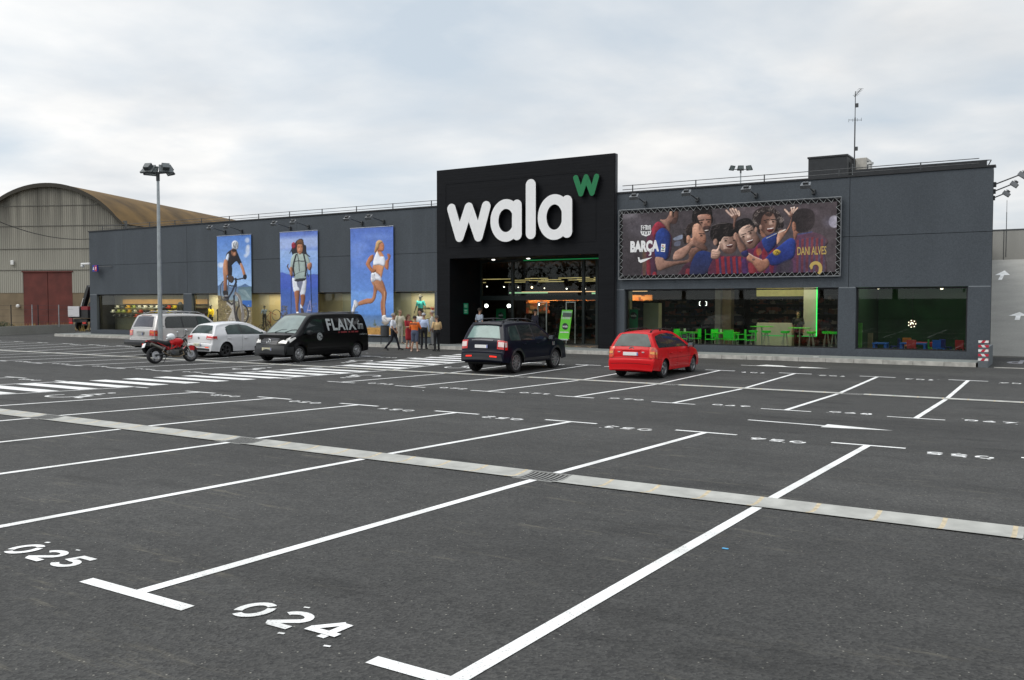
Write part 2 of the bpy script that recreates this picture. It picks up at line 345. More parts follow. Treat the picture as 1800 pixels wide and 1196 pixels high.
def number(mb, txt, cu, cv, rot, h=.27):
    for i, ch in enumerate(txt):
        for si, st in enumerate(DIG[ch]):
            pts = []
            for x, y in st:
                lx = (i - 1) * .305 + (x - .3) * .39; ly = (y - .5) * h
                if rot: lx, ly = -lx, -ly
                pts.append((cu + lx, cv + ly))
            ribbon(mb, pts, .056, dz=DZ + .0012 * si)
    for k in range(3):                                  # paint blots left by the stencil
        bu, bv = cu + random.uniform(-.5, .5), cv + random.uniform(-.2, .2) * 1.2
        bv = cv + (.2 if random.random() < .5 else -.2)
        ribbon(mb, [(bu - .02, bv), (bu + .02, bv + .01)], random.uniform(.015, .03))
nums = MB()
for i, t_ in enumerate(['023', '024', '025', '026']): number(nums, t_, -1.33 - 2.5 * i, 3.66, False)
for i, t_ in enumerate(['056', '055', '054', '053', '052', '051', '050', '049']): number(nums, t_, 1.24 - 2.5 * i, 13.62, True)
number(nums, '048', -24.25, 13.62, True); number(nums, '047', -26.75, 13.62, True)
for i, t_ in enumerate(['066', '067', '068', '069', '070', '071', '072', '073']): number(nums, t_, 1.24 - 2.5 * i, 18.98, False)
for i in range(10): number(nums, '%03d' % (74 + i), -24.25 - 2.5 * i, 18.98, False)
for i, t_ in enumerate(['105', '104', '103', '102', '101', '100', '099', '098']): number(nums, t_, 1.24 - 2.5 * i, 28.85, True)
for i in range(10): number(nums, '%03d' % (97 - i), -24.25 - 2.5 * i, 28.85, True)
tag(nums.build('stall_numbers'), 'white stencilled stall numbers by the T bars', 'road marking', kind='structure')

# wheelchair symbols and arrows
wc = MB()
def wheelchair(cu, cv, flip):
    s = -1 if flip else 1
    def P(x, y): return (cu + s * x, cv + s * y)
    ribbon(wc, [P(*p) for p in arc(-.05, -.3, .36, .36, 150, 400, 22)], .08)
    ribbon(wc, [P(.02, .62), P(-.02, .1), P(.36, .06), P(.55, -.42), P(.72, -.38)], .10)
    ribbon(wc, [P(0, .36), P(.3, .34)], .08)
    ribbon(wc, [P(*p) for p in arc(.0, .8, .045, .045, 0, 350, 12)], .09)
for p, fl in (((-18.7, 11.6), False), ((-18.7, 20.9), True), ((-24.3, 21.5), False), ((-23.9, 26.5), True), ((-18.7, 26.3), False)): wheelchair(p[0], p[1], fl)
tag(wc.build('wheelchair_symbols'), 'white painted wheelchair symbols in the wide stalls', 'road marking', kind='structure')
ar = MB()
def flat(mb, pts, m=PAINT, dz=DZ):
    mb.face([(p[0], p[1], gh(p[1]) + dz) for p in pts], m)
ribbon(ar, [(-5.05, 16.3), (-3.66, 16.2)], .10)
flat(ar, [(-3.659, 15.93), (-2.52, 16.2), (-3.659, 16.5)])
ribbon(ar, [(-10.1, 31.7), (-8.0, 31.7)], .10); flat(ar, [(-8.0, 31.45), (-7.0, 31.7), (-8.0, 31.95)])
flat(ar, [(-9.55, 31.751), (-8.3, 31.751), (-8.5, 31.85), (-8.7, 32.1), (-9.35, 32.3)])
tag(ar.build('direction_arrows'), 'white painted lane arrows pointing right', 'road marking', kind='structure')

# concrete drain channels with cast grates
CH1 = mat('channel_concrete', (.37, .37, .345), .85, var=.18, scale=4, bump=.4, bscale=70)
MORT = mat('tan_mortar', (.46, .39, .27), .9, var=.25, scale=20)
GRATE = mat('cast_iron', (.22, .22, .21), .7, .0, var=.2, scale=20)
def channel(v0, v1, grates, jw):
    mb = MB(); vm = (v0 + v1) / 2; u = -64.0; step = .558; glist = [(g, g + .52) for g in grates]
    def prof(uu): return [(uu, v0, gh(v0) + .012), (uu, v0 + .05, gh(v0) + .006), (uu, (v0 + vm) / 2, gh((v0 + vm) / 2) + .002), (uu, vm, gh(vm) + .003), (uu, (v1 + vm) / 2, gh((v1 + vm) / 2) + .002), (uu, v1 - .05, gh(v1) + .006), (uu, v1, gh(v1) + .012)]
    cuts = [u]
    while cuts[-1] < 6: cuts.append(cuts[-1] + step)
    marks = []
    for a, b in zip(cuts, cuts[1:]): marks += [(a, a + jw, MORT), (a + jw, b, CH1)]
    for a, b, m in marks:
        segs = [(a, b)]
        for g0, g1 in glist:
            ns = []
            for s0, s1 in segs:
                if s1 <= g0 or s0 >= g1: ns.append((s0, s1))
                else:
                    if s0 < g0: ns.append((s0, g0))
                    if s1 > g1: ns.append((g1, s1))
            segs = ns
        for s0, s1 in segs:
            if s1 - s0 > .001: mb.grid([prof(s0), prof(s1)], m)
    return mb.build('drain_channel', smooth=40)
tag(channel(8.42, 8.91, [-5.3, -10.3, -15.3, -.3, -20.3], .04), 'pale concrete drain channel crossing the near stalls', 'drain', kind='structure')
tag(channel(23.65, 23.99, [-4.95, -9.95, -14.95], .03), 'thin concrete drain channel below the parked cars', 'drain', kind='structure')
def grate(u, v0, v1, label):
    mb = MB(); w = .52; vm = (v0 + v1) / 2; gm = gh(vm)
    dark = mat('grate_pit', (.004, .004, .004), .9)
    mb.face([(u, v0, gm + .004), (u + w, v0, gm + .004), (u + w, v1, gm + .004), (u, v1, gm + .004)], dark)
    def Z(t): return gm + .006 + (abs(t) ** 2) * .018
    for a, b in ((0, .03), (w - .03, w)):
        mb.grid([[(u + a, v0 + (v1 - v0) * k / 6, Z((k - 3) / 3)) for k in range(7)], [(u + b, v0 + (v1 - v0) * k / 6, Z((k - 3) / 3)) for k in range(7)]], GRATE)
    for i in range(8):
        a = .05 + i * .0565
        mb.grid([[(u + a, v0 + (v1 - v0) * k / 6, Z((k - 3) / 3)) for k in range(7)], [(u + a + .024, v0 + (v1 - v0) * k / 6, Z((k - 3) / 3)) for k in range(7)]], GRATE)
    for e0 in (v0, v1 - .035): mb.box((u, e0, gm), (u + w, e0 + .035, gm + .026), GRATE)
    tag(mb.build('drain_grate'), label, 'drain grate', 'cast iron grates set in the drain channels')
grate(-5.3, 8.42, 8.91, 'rusty slotted drain grate nearest the camera, between stalls 024 and 054')
grate(-10.3, 8.42, 8.91, 'second slotted drain grate along the wide near channel')
grate(-15.3, 8.42, 8.91, 'farthest slotted grate on the wide near channel, at the left')
grate(-4.95, 23.65, 23.99, 'small slotted grate at right end of the thin far channel')
grate(-9.95, 23.65, 23.99, 'small slotted grate in the channel behind the red estate car')
grate(-.3, 8.42, 8.91, 'slotted drain grate at the right end of the wide near channel'); grate(-20.3, 8.42, 8.91, 'slotted grate where the wide near channel meets the crossing')
grate(-14.95, 23.65, 23.99, 'small slotted grate in the channel behind the dark blue off-roader')

# pavement with a real kerb, rounded at its left end
PAVE = mat('pavement_concrete', (.19, .205, .2), .85, var=.12, scale=2.0, bump=.3, bscale=50)
KERB = mat('kerb_stone', (.37, .36, .33), .85, var=.3, scale=3.5, bump=.5, bscale=30)
KV = 34.6; PZ = .262
pm = MB()
front = [(-2.75, KV), (-58.2, KV)] + [(-58.2 - 1.2 * sin(a), KV + 1.2 - 1.2 * cos(a)) for a in np.linspace(.2, pi / 2, 8)] + [(-59.4, 40), (-57.6, 44)]
back = [(-57.6, 44), (-57.6, 36.9), (-2.75, 36.9)]
inner = [(-2.75, KV + .14), (-58.15, KV + .14)] + [(-58.15 - 1.08 * sin(a), KV + 1.22 - 1.08 * cos(a)) for a in np.linspace(.2, pi / 2, 8)] + [(-59.24, 40), (-57.6, 43.6)]
for a, b, c, d in zip(front, front[1:], inner, inner[1:]):
    L_ = max(1, int((Vector(a) - Vector(b)).length / 1.0))
    for i in range(L_):
        t0, t1 = i / L_, (i + 1) / L_ - (.012 / L_ if L_ > 1 else 0)
        A = Vector(a).lerp(Vector(b), t0); B = Vector(a).lerp(Vector(b), t1); C_ = Vector(c).lerp(Vector(d), t0); D = Vector(c).lerp(Vector(d), t1)
        j = random.uniform(-.004, .004)
        pm.face([(A.x, A.y - .0, gh(A.y) - .02), (B.x, B.y, gh(B.y) - .02), (B.x, B.y + .02, PZ + j), (A.x, A.y + .02, PZ + j)], KERB)
        pm.face([(A.x, A.y + .02, PZ + j), (B.x, B.y + .02, PZ + j), (D.x, D.y, PZ + j), (C_.x, C_.y, PZ + j)], KERB)
pm.face([(p[0], p[1], PZ - .006) for p in [(-2.75, KV + .14), (-58.15, KV + .14)] + inner[2:-1] + [(-57.6, 43.6), (-57.6, 36.5), (-2.75, 36.5)]], PAVE)
pm.face([(-27.5, 36.4, PZ - .002), (-17.6, 36.4, PZ - .002), (-17.6, 42.2, PZ - .002), (-27.5, 42.2, PZ - .002)], PAVE)
tag(pm.build('pavement'), 'grey pavement with pale kerb along the shop front', 'pavement', kind='structure')
# ================================================================ THE SHOP
FV = 36.8; ZT = 7.28
UL, UR = -57.8, -2.48; PL, PR = -27.66, -17.54     # wings and portal
ZW0, ZW1, ZJ = .53, 2.94, 4.95
def wall_mat(name, col, k=1.0):
    m = bpy.data.materials.new(name); m.use_nodes = True; t = m.node_tree; b = t.nodes['Principled BSDF']; n = t.nodes.new; l = t.links.new
    b.inputs['Roughness'].default_value = .82; b.inputs['Specular IOR Level'].default_value = .3
    g = n('ShaderNodeNewGeometry')
    a = n('ShaderNodeTexNoise'); a.inputs['Scale'].default_value = 22; a.inputs['Detail'].default_value = 6; a.inputs['Roughness'].default_value = .8; l(g.outputs['Position'], a.inputs['Vector'])
    r = n('ShaderNodeMapRange'); r.inputs[1].default_value = .3; r.inputs[2].default_value = .7; r.inputs[3].default_value = .75; r.inputs[4].default_value = 1.25; l(a.outputs[0], r.inputs[0])
    mp = n('ShaderNodeMapping'); mp.inputs['Scale'].default_value = (.5, .5, .18); l(g.outputs['Position'], mp.inputs[0])
    c = n('ShaderNodeTexNoise'); c.inputs['Scale'].default_value = 1.2; c.inputs['Detail'].default_value = 6; l(mp.outputs[0], c.inputs['Vector'])
    r2 = n('ShaderNodeMapRange'); r2.inputs[1].default_value = .3; r2.inputs[2].default_value = .7; r2.inputs[3].default_value = .9; r2.inputs[4].default_value = 1.1; l(c.outputs[0], r2.inputs[0])
    # faint pale run marks
    mp3 = n('ShaderNodeMapping'); mp3.inputs['Scale'].default_value = (3.5, 3.5, .12); l(g.outputs['Position'], mp3.inputs[0])
    c3 = n('ShaderNodeTexNoise'); c3.inputs['Scale'].default_value = 1.0; c3.inputs['Detail'].default_value = 4; l(mp3.outputs[0], c3.inputs['Vector'])
    r3 = n('ShaderNodeMapRange'); r3.inputs[1].default_value = .6; r3.inputs[2].default_value = .8; r3.inputs[3].default_value = 1.0; r3.inputs[4].default_value = 1.18; l(c3.outputs[0], r3.inputs[0])
    mu = n('ShaderNodeMath'); mu.operation = 'MULTIPLY'; l(r.outputs[0], mu.inputs[0]); l(r2.outputs[0], mu.inputs[1])
    mu2 = n('ShaderNodeMath'); mu2.operation = 'MULTIPLY'; l(mu.outputs[0], mu2.inputs[0]); l(r3.outputs[0], mu2.inputs[1])
    vm = n('ShaderNodeVectorMath'); vm.operation = 'SCALE'; vm.inputs[0].default_value = col; l(mu2.outputs[0], vm.inputs['Scale']); l(vm.outputs[0], b.inputs['Base Color'])
    bp = n('ShaderNodeBump'); bp.inputs['Strength'].default_value = .5; bp.inputs['Distance'].default_value = .012; l(a.outputs[0], bp.inputs['Height']); l(bp.outputs[0], b.inputs['Normal'])
    return m
WALL = wall_mat('grey_stippled_render', (.069, .080, .092))
BAND = mat('black_coping_metal', (.022, .023, .025), .5, .2, var=.3, scale=1.5)
SEAM = mat('joint_shadow_gap', (.02, .022, .026), .9)
def clad_mat():
    m = bpy.data.materials.new('black_slat_cladding'); m.use_nodes = True; t = m.node_tree; b = t.nodes['Principled BSDF']; n = t.nodes.new; l = t.links.new
    b.inputs['Roughness'].default_value = .65; b.inputs['Specular IOR Level'].default_value = .18
    g = n('ShaderNodeNewGeometry'); sp_ = n('ShaderNodeSeparateXYZ'); l(g.outputs['Position'], sp_.inputs[0])
    w = n('ShaderNodeTexWave'); w.wave_type = 'BANDS'; w.bands_direction = 'Z'; w.inputs['Scale'].default_value = 2.4; w.inputs['Distortion'].default_value = 0; l(g.outputs['Position'], w.inputs['Vector'])
    mp = n('ShaderNodeMapping'); mp.inputs['Scale'].default_value = (.7, .7, 5); l(g.outputs['Position'], mp.inputs[0])
    a = n('ShaderNodeTexNoise'); a.inputs['Scale'].default_value = 1.5; a.inputs['Detail'].default_value = 7; a.inputs['Roughness'].default_value = .7; l(mp.outputs[0], a.inputs['Vector'])
    r = n('ShaderNodeValToRGB'); r.color_ramp.elements[0].position = .3; r.color_ramp.elements[0].color = (.0030, .0034, .0048, 1); r.color_ramp.elements[1].position = .72; r.color_ramp.elements[1].color = (.0068, .0076, .0098, 1); l(a.outputs[0], r.inputs[0])
    l(r.outputs[0], b.inputs['Base Color'])
    bp = n('ShaderNodeBump'); bp.inputs['Strength'].default_value = .18; bp.inputs['Distance'].default_value = .006; l(w.outputs['Fac'], bp.inputs['Height']); l(bp.outputs[0], b.inputs['Normal'])
    return m
CLAD = clad_mat()
shop = empty('store_building', (-30, FV, 0), 0, 'long low dark grey shop with black central portal and big windows', 'building')
MI = Matrix.Translation((-30, FV, 0)).inverted()
def part(mb, name, smooth=None, parent=None):
    o = mb.build(name, smooth=smooth); o.matrix_parent_inverse = Matrix(); p = parent or shop
    o.parent = p; o.matrix_parent_inverse = Matrix.Translation(-p.location) if p.parent is None else (Matrix.Translation(-shop.location) if p.parent == shop else Matrix())
    return o
# precast panels: separate slabs with 18 mm shadow gaps
wl = MB(); G = .009
def slab(u0, u1, z0, z1): wl.box((u0 + G, FV, z0 + G), (u1 - G, FV + .16, z1 - G), WALL)
for (a, b) in ((UL, -47.4), (-47.4, -37.7), (-37.7, PL)):
    slab(a, b, ZJ, ZT); slab(a, b, ZW1 + .01, ZJ)
for (a, b) in ((PR, -7.45), (-7.45, UR)):
    slab(a, b, ZJ, ZT); slab(a, b, ZW1 + .01, ZJ)
WINS = [(-57.0, -47.82), (-46.99, -27.86), (-17.1, -7.84), (-7.16, -3.25)]
for a, b in ((UL, -57.0), (-47.82, -46.99), (-27.86, PL), (PR, -17.1), (-7.84, -7.16), (-3.25, UR)): slab(a, b, -.05, ZW1 + .01)
for a, b in WINS: wl.box((a - G, FV, -.05), (b + G, FV + .16, ZW0), WALL)
# reveals and the wall body behind
wl.box((UL + .02, FV + .161, ZW1 + .03), (PL, FV + .3, ZT - .02), SEAM); wl.box((PR, FV + .161, ZW1 + .03), (UR - .04, FV + .3, ZT - .02), SEAM)
for a, b in WINS:
    wl.box((a - .25, FV + .161, ZW0 - .2), (a, FV + .3, ZW1 + .03), WALL); wl.box((b, FV + .161, ZW0 - .2), (b + .25, FV + .3, ZW1 + .03), WALL)
    wl.box((a + .001, FV + .161, ZW0 - .2), (b - .001, FV + .3, ZW0), WALL)
# side and rear walls, skewed right side
SR = (-5.3, 75.0)
wl.face([(UR, FV + .16, -.1), (SR[0], SR[1], -.1), (SR[0], SR[1], ZT), (UR, FV + .16, ZT)], WALL)
wl.face([(UL, FV + .16, -.1), (UL, 75, -.1), (UL, 75, ZT), (UL, FV + .16, ZT)], WALL)
wl.face([(UL, 75, -.1), (SR[0], 75, -.1), (SR[0], 75, ZT), (UL, 75, ZT)], WALL)
part(wl, 'wall')
rf = MB(); RO = mat('roof_gravel', (.2, .2, .19), .9)
rf.face([(UL, FV + .3, 6.9), (UR - .05, FV + .3, 6.9), (SR[0], 75, 6.9), (UL, 75, 6.9)], RO)
part(rf, 'roof')
cp = MB()
for a, b in ((UL - .05, PL), (PR, UR + .06)):
    cp.box((a, FV - .04, ZT + .002), (b, FV + .34, ZT + .07), BAND)
cp.box((UL - .05, FV + .341, ZT + .002), (UL + .3, 75, ZT + .07), BAND)
part(cp, 'coping')
# windows
GLS = glass('shop_glass', (.72, .80, .74), .95, 1.5); FRM = mat('black_window_frame', (.014, .014, .016), .4)
for i, (a, b) in enumerate(WINS):
    m = MB(); y0, y1 = FV + .17, FV + .26; t = .05
    m.box((a, y0, ZW0), (b, y1, ZW0 + t), FRM); m.box((a, y0, ZW1 - t), (b, y1, ZW1), FRM)
    m.box((a, y0, ZW0 + t), (a + t, y1, ZW1 - t), FRM); m.box((b - t, y0, ZW0 + t), (b, y1, ZW1 - t), FRM)
    if i == 1:
        for uu in (-42.2, -37.4, -32.6): m.box((uu - .02, y0 + .02, ZW0 + t), (uu + .02, y1 - .01, ZW1 - t), FRM)
    w = part(m, 'window')
    g = MB(); g.face([(a + t, y0 + .03, ZW0 + t), (b - t, y0 + .03, ZW0 + t), (b - t, y0 + .03, ZW1 - t), (a + t, y0 + .03, ZW1 - t)], GLS)
    o = g.build('pane'); o.parent = w
# white-edged sill flashings (lower joint at the pilasters)
LF = mat('light_joint_sealant', (.18, .2, .22), .7)
for a, b in ((UL + .02, -57.03), (-47.79, -47.02), (-17.52, -17.13), (-7.81, -7.19), (-3.22, UR - .02)):
    fl = MB(); fl.box((a, FV - .004, ZW1 - .01), (b, FV + .05, ZW1 + .03), LF); part(fl, 'joint_strip')

# portal ---------------------------------------------------------------
PF = FV - .22; OL, OR_, OZ = pv(790.5, 470, PF).x, pv(1052, 460, PF).x, 4.60; PT = 9.09; GP = 39.35
PL2, PR2 = pv(768, 400, PF).x, pv(1080, 400, PF).x
pt = MB()
pt.box((PL2, PF, .2), (OL, FV + .4, OZ), CLAD); pt.box((OR_, PF, .2), (PR2, FV + .4, OZ), CLAD)
pt.box((PL2, PF, OZ + .001), (PR2, FV + .1, PT), CLAD); pt.box((PL2 + .1, FV + .101, OZ + .001), (PR2 - .1, FV + .4, 7.1), CLAD)
pt.box((PR2 + .001, PF + .06, .2), (PR2 + .02, FV - .001, PT - .03), mat('portal_side_pale', (.06, .06, .065), .4, .4))  # right side face of the portal, paler than its front
# recessed lobby: side cheeks, ceiling
pt.box((OL - .4, FV + .4, .2), (OL, GP + .1, OZ), CLAD); pt.box((OR_, FV + .4, .2), (OR_ + .4, GP + .1, OZ), CLAD)
pt.box((OL - .4, FV + .401, OZ + .002), (OR_ + .4, GP + .1, OZ + .2), CLAD)
# shallow raised outline of the sign panel
sx0, sx1, sz0, sz1 = PL + .68, PR - .95, 5.2, 8.35
for a, b in (((sx0, PF - .012, sz0), (sx0 + .035, PF, sz1)), ((sx1, PF - .012, sz0), (sx1 + .035, PF, sz1)), ((sx0, PF - .012, sz1 + .001), (sx1 + .035, PF, sz1 + .036)), ((sx0, PF - .012, sz0 - .036), (sx1 + .035, PF, sz0 - .001))): pt.box(a, b, CLAD)
part(pt, 'portal')
gz = 2.62
fr = MB(); GFR = mat('dark_green_black_frame', (.012, .02, .018), .4)
for uu in (OL + .05, OL + 2.05, OL + 6.2 - .0, OR_ - 1.45, OR_ - .08): fr.box((uu - .07, GP - .06, .26), (uu + .07, GP + .06, OZ), GFR)
for z0, z1 in ((.26, .33), (gz - .12, gz + .12), (OZ - .12, OZ - .001)):
    fr.box((OL + .002, GP - .05, z0), (OR_ - .002, GP + .05, z1), GFR)
df = part(fr, 'entrance_screen')
g = MB(); g.face([(OL + .1, GP, .33), (OR_ - .1, GP, .33), (OR_ - .1, GP, OZ - .1), (OL + .1, GP, OZ - .1)], glass('lobby_glass', (.78, .84, .80), .8, 1.45)); o = g.build('pane'); o.parent = df
ALU = mat('pale_door_edge', (.42, .47, .42), .5, .3)
for a, b in ((OL + 3.6, OL + 4.1), (OL + 5.25, OL + 5.75)):
    m = MB()
    m.box((a, GP - .12, .33), (a + .05, GP - .07, gz - .25), ALU); m.box((b, GP - .12, .33), (b + .05, GP - .07, gz - .25), ALU)
    m.box((a, GP - .12, gz - .249), (b + .05, GP - .07, gz - .2), ALU)
    o = m.build('sliding_door'); o.parent = df
m = MB(); m.box((OR_ - .16, GP - .5, .27), (OR_ - .1, GP - .44, 2.3), ALU); m.box((OR_ - .0, GP - 1.6, .264), (OR_ - 5.2, GP - .1, .275), mat('green_door_mat', (.03, .09, .045), .9)); o = m.build('threshold'); o.parent = df
# lit green strip and downlights under the portal soffit
GLOW = emat('green_led', (.02, .45, .12), .28)
m = MB(); m.box((OL + 2.9, GP - .35, OZ - .09), (OR_ - .1, GP - .31, OZ - .05), GLOW); part(m, 'led_strip')
DL = emat('white_downlight', (1, .97, .9), 4)
for uu in (-25.2, -23.1):
    m = MB(); m.lathe([(.0, 0), (.075, 0), (.09, .03)], DL, 12, Matrix.Translation((uu, FV + 1.5, OZ - .04))); part(m, 'downlight')

# rooftop structures belonging to the building
hx = MB(); HUT = mat('black_corrugated_sheet', (.022, .024, .027), .55, .2, var=.2)
h0, h1 = pv(1421, 279, 44), pv(1489, 271, 44)
hx.box((h0.x, 44, 6.9), (h1.x, 47.5, h0.z - .02), HUT); hx.box((h0.x - .04, 43.96, h0.z - .019), (h1.x + .04, 47.54, h0.z + .06), BAND)
for k in range(9): hx.box((h1.x + .001, 44.5 + k * .3, 7.6), (h1.x + .03, 44.66 + k * .3, h0.z - .25), GALV if k in (2, 5) else HUT)
part(hx, 'plant_room')
m = MB(); a = pv(1512, 281, 46); m.bbox((a.x - .1, 45.4, 7.2), (a.x + .42, 46.6, a.z), mat('beige_ac_casing', (.42, .40, .36), .5), .03)
for k in range(8): m.box((a.x + .421, 45.5 + k * .13, 7.6), (a.x + .43, 45.58 + k * .13, a.z - .15), DKMETAL)
part(m, 'air_conditioner')
m = MB(); a = pv(1529.5, 309, 39.5); zt = pv(1529, 285, 39.5).z
PIPE = mat('white_flue_pipe', (.55, .55, .53), .5)
m.tube([(a.x, 39.5, 6.9), (a.x, 39.5, zt - .12)], .075, PIPE, 14); m.lathe([(0, zt), (.13, zt - .02), (.13, zt - .1), (.0, zt - .11)], PIPE, 14, Matrix.Translation((a.x, 39.5, 0))); part(m, 'flue', 40)
# raised roof edge behind the right wing
m = MB(); a = pv(1500, 299, 38.3); b = pv(1734, 281, 38.3)
m.box((a.x, 38.3, 6.9), (b.x, 38.7, b.z), HUT)
for s0 in (0, .14): m.tube([(b.x, 38.25 + s0, b.z - .02), (b.x + .16, 38.25 + s0, b.z - .02), (b.x + .05, 38.25 + s0, b.z - .25), (b.x + .16, 38.25 + s0, b.z - .3), (b.x + .0, 38.25 + s0, b.z - .45)], .016, DKMETAL, 6)
part(m, 'roof_edge_box')

# ================================================================ the sign: four white letters and a green one
LW = mat('white_acrylic_letter', (.84, .84, .84), .35, var=.02); LS_ = mat('letter_return_shadow', (.01, .01, .012), .6)  # black returns stand in for the letters' shadow on the portal
GRW = mat('green_acrylic_letter', (.004, .17, .055), .35, var=.03)
def capsule(mb, p, q, r, y, m, ms, d=.16, n=12):
    p = Vector((p[0], 0, p[1])); q = Vector((q[0], 0, q[1])); dr = (q - p).normalized(); sd = Vector((-dr.z, 0, dr.x)); pts = []
    for i in range(n + 1): a = -pi / 2 + pi * i / n; pts.append(q + (dr * cos(a) + sd * sin(a)) * r)
    for i in range(n + 1): a = pi / 2 + pi * i / n; pts.append(p + (dr * cos(a) + sd * sin(a)) * r)
    f = [(v.x, y, v.z) for v in pts]; b = [(v.x, y + d, v.z) for v in pts]; k = len(f)
    mb.face(f, m)
    for i in range(k): mb.face([f[i], f[(i + 1) % k], b[(i + 1) % k], b[i]], ms)
def ringg(mb, c, rx, rz, w, y, m, ms, d=.16, n=44):
    o_ = [(c[0] + rx * cos(2 * pi * i / n), c[1] + rz * sin(2 * pi * i / n)) for i in range(n)]
    i_ = [(c[0] + (rx - w) * cos(2 * pi * i / n), c[1] + (rz - w) * sin(2 * pi * i / n)) for i in range(n)]
    for i in range(n):
        j = (i + 1) % n
        mb.face([(o_[i][0], y, o_[i][1]), (o_[j][0], y, o_[j][1]), (i_[j][0], y, i_[j][1]), (i_[i][0], y, i_[i][1])], m)
        mb.face([(o_[i][0], y, o_[i][1]), (o_[j][0], y, o_[j][1]), (o_[j][0], y + d, o_[j][1]), (o_[i][0], y + d, o_[i][1])], ms)
        mb.face([(i_[i][0], y, i_[i][1]), (i_[j][0], y, i_[j][1]), (i_[j][0], y + d, i_[j][1]), (i_[i][0], y + d, i_[i][1])], ms)
YS = PF - .27
def ZP(x, y):                                   # zoomed tracing coordinates -> sign plane
    P = pv(x / 3.147 + 750, y / 3.147 + 250, YS); return (P.x, P.z)
sign = empty('shop_sign', (ZP(460, 440)[0], YS, ZP(460, 440)[1]), 0, 'large rounded white letters reading wala on the black portal', 'sign')
def letter(fn, parent, name='letter'):
    mb = MB(); fn(mb); o = mb.build(name); o.parent = parent; o.matrix_parent_inverse = Matrix.Translation(-parent.location); return o
def W_(mb, pts, r, m, ms, y=YS, d=.15):
    for i, (a, b) in enumerate(zip(pts, pts[1:])): capsule(mb, a, b, r, y - .004 * (i % 2), m, ms, d)
rw = (ZP(603, 300)[0] - ZP(548, 300)[0]) / 2
letter(lambda mb: W_(mb, [ZP(137, 370), ZP(181, 524), ZP(233, 364), ZP(286, 521), ZP(329, 356)], rw * .95, LW, LS_), sign)
def A1(mb):
    c = ZP(438, 434); ringg(mb, c, c[0] - ZP(352, 0)[0], (ZP(0, 322)[1] - ZP(0, 545)[1]) / 2 , rw * 1.70, YS, LW, LS_); 
    capsule(mb, ZP(499, 350), ZP(499, 511), rw, YS - .004, LW, LS_)
letter(A1, sign)
letter(lambda mb: capsule(mb, ZP(575.5, 237), ZP(575.5, 505), rw, YS, LW, LS_), sign)
def A2(mb):
    c = ZP(706, 415); ringg(mb, c, c[0] - ZP(615, 0)[0], (ZP(0, 300)[1] - ZP(0, 531)[1]) / 2, rw * 1.72, YS, LW, LS_)
    capsule(mb, ZP(776, 327), ZP(776, 497), rw, YS - .004, LW, LS_)
letter(A2, sign)
def GW(mb): W_(mb, [ZP(820, 197), ZP(848, 284), ZP(877, 193), ZP(910, 280), ZP(935, 190)], rw * .48, GRW, LS_, YS + .08, .15)
mb = MB(); GW(mb); o = mb.build('shop_sign'); tag(o, 'small green letter w above right of the white sign', 'sign')

# ================================================================ roof railings and floodlights
def railing(u0, u1, step, label):
    r = empty('roof_railing', (u0, FV + .55, ZT), 0, label, 'railing')
    for zz in (.42, .24):
        m = MB(); m.tube([(u0, FV + .55, ZT + zz), (u1, FV + .55, ZT + zz)], .017, DKMETAL, 6); o = m.build('rail'); o.parent = r; o.matrix_parent_inverse = Matrix.Translation(-r.location)
    u = u0 + .5
    while u < u1:
        m = MB(); m.box((u - .02, FV + .53, ZT - .3), (u + .02, FV + .57, ZT + .44), DKMETAL); o = m.build('post'); o.parent = r; o.matrix_parent_inverse = Matrix.Translation(-r.location); u += step
railing(UL + .25, PL - .05, 2.6, 'thin two-rail guard along the roof left of the portal')
railing(PR + .05, -3.0, 3.0, 'thin two-rail guard along the roof right of the portal')
def floodlight(base, dirv, label, group, tilt=.9):
    """arm from the wall with a hooded lamp at its end"""
    t = empty('floodlight', base, 0, label, 'floodlight', group); d = Vector(dirv)
    side = Vector((1, 0, 0)) if abs(d.y) > abs(d.x) else Vector((0, 1, 0))
    m = MB(); m.bbox((-.07, -.07, -.09), (.07, .07, .09), DKMETAL, .01); o = m.build('bracket'); o.parent = t
    m = MB(); m.tube([(0, 0, 0), d * .93, d], .024, DKMETAL, 8); m.tube([d * .93 + Vector((0, 0, .02)), d * .97 + Vector((0, 0, .13)), d * 1.03 + Vector((0, 0, .10)), d * 1.06], .008, BLACK, 5); o = m.build('arm', smooth=50); o.parent = t
    back = -Vector((d.x, d.y, 0)).normalized(); X = side; Z = (Vector((0, 0, -1)) * .8 + back * .6).normalized(); Y = Z.cross(X)
    M = Matrix.Translation(d + Vector((0, 0, -.02))) @ Matrix((X, Y, Z)).transposed().to_4x4()
    m = MB(); m.prism([(-.17, -.13), (.17, -.13), (.2, .13), (-.2, .13)], -.03, .12, mat('grey_cast_lamp', (.17, .18, .19), .5, .4), M)
    m.box((-.16, -.11, .121), (.16, .11, .128), mat('lamp_glass', (.35, .38, .4), .1), M); m.box((-.1, -.05, -.11), (.1, .06, -.031), DKMETAL, M)
    o = m.build('lamp_head'); o.parent = t
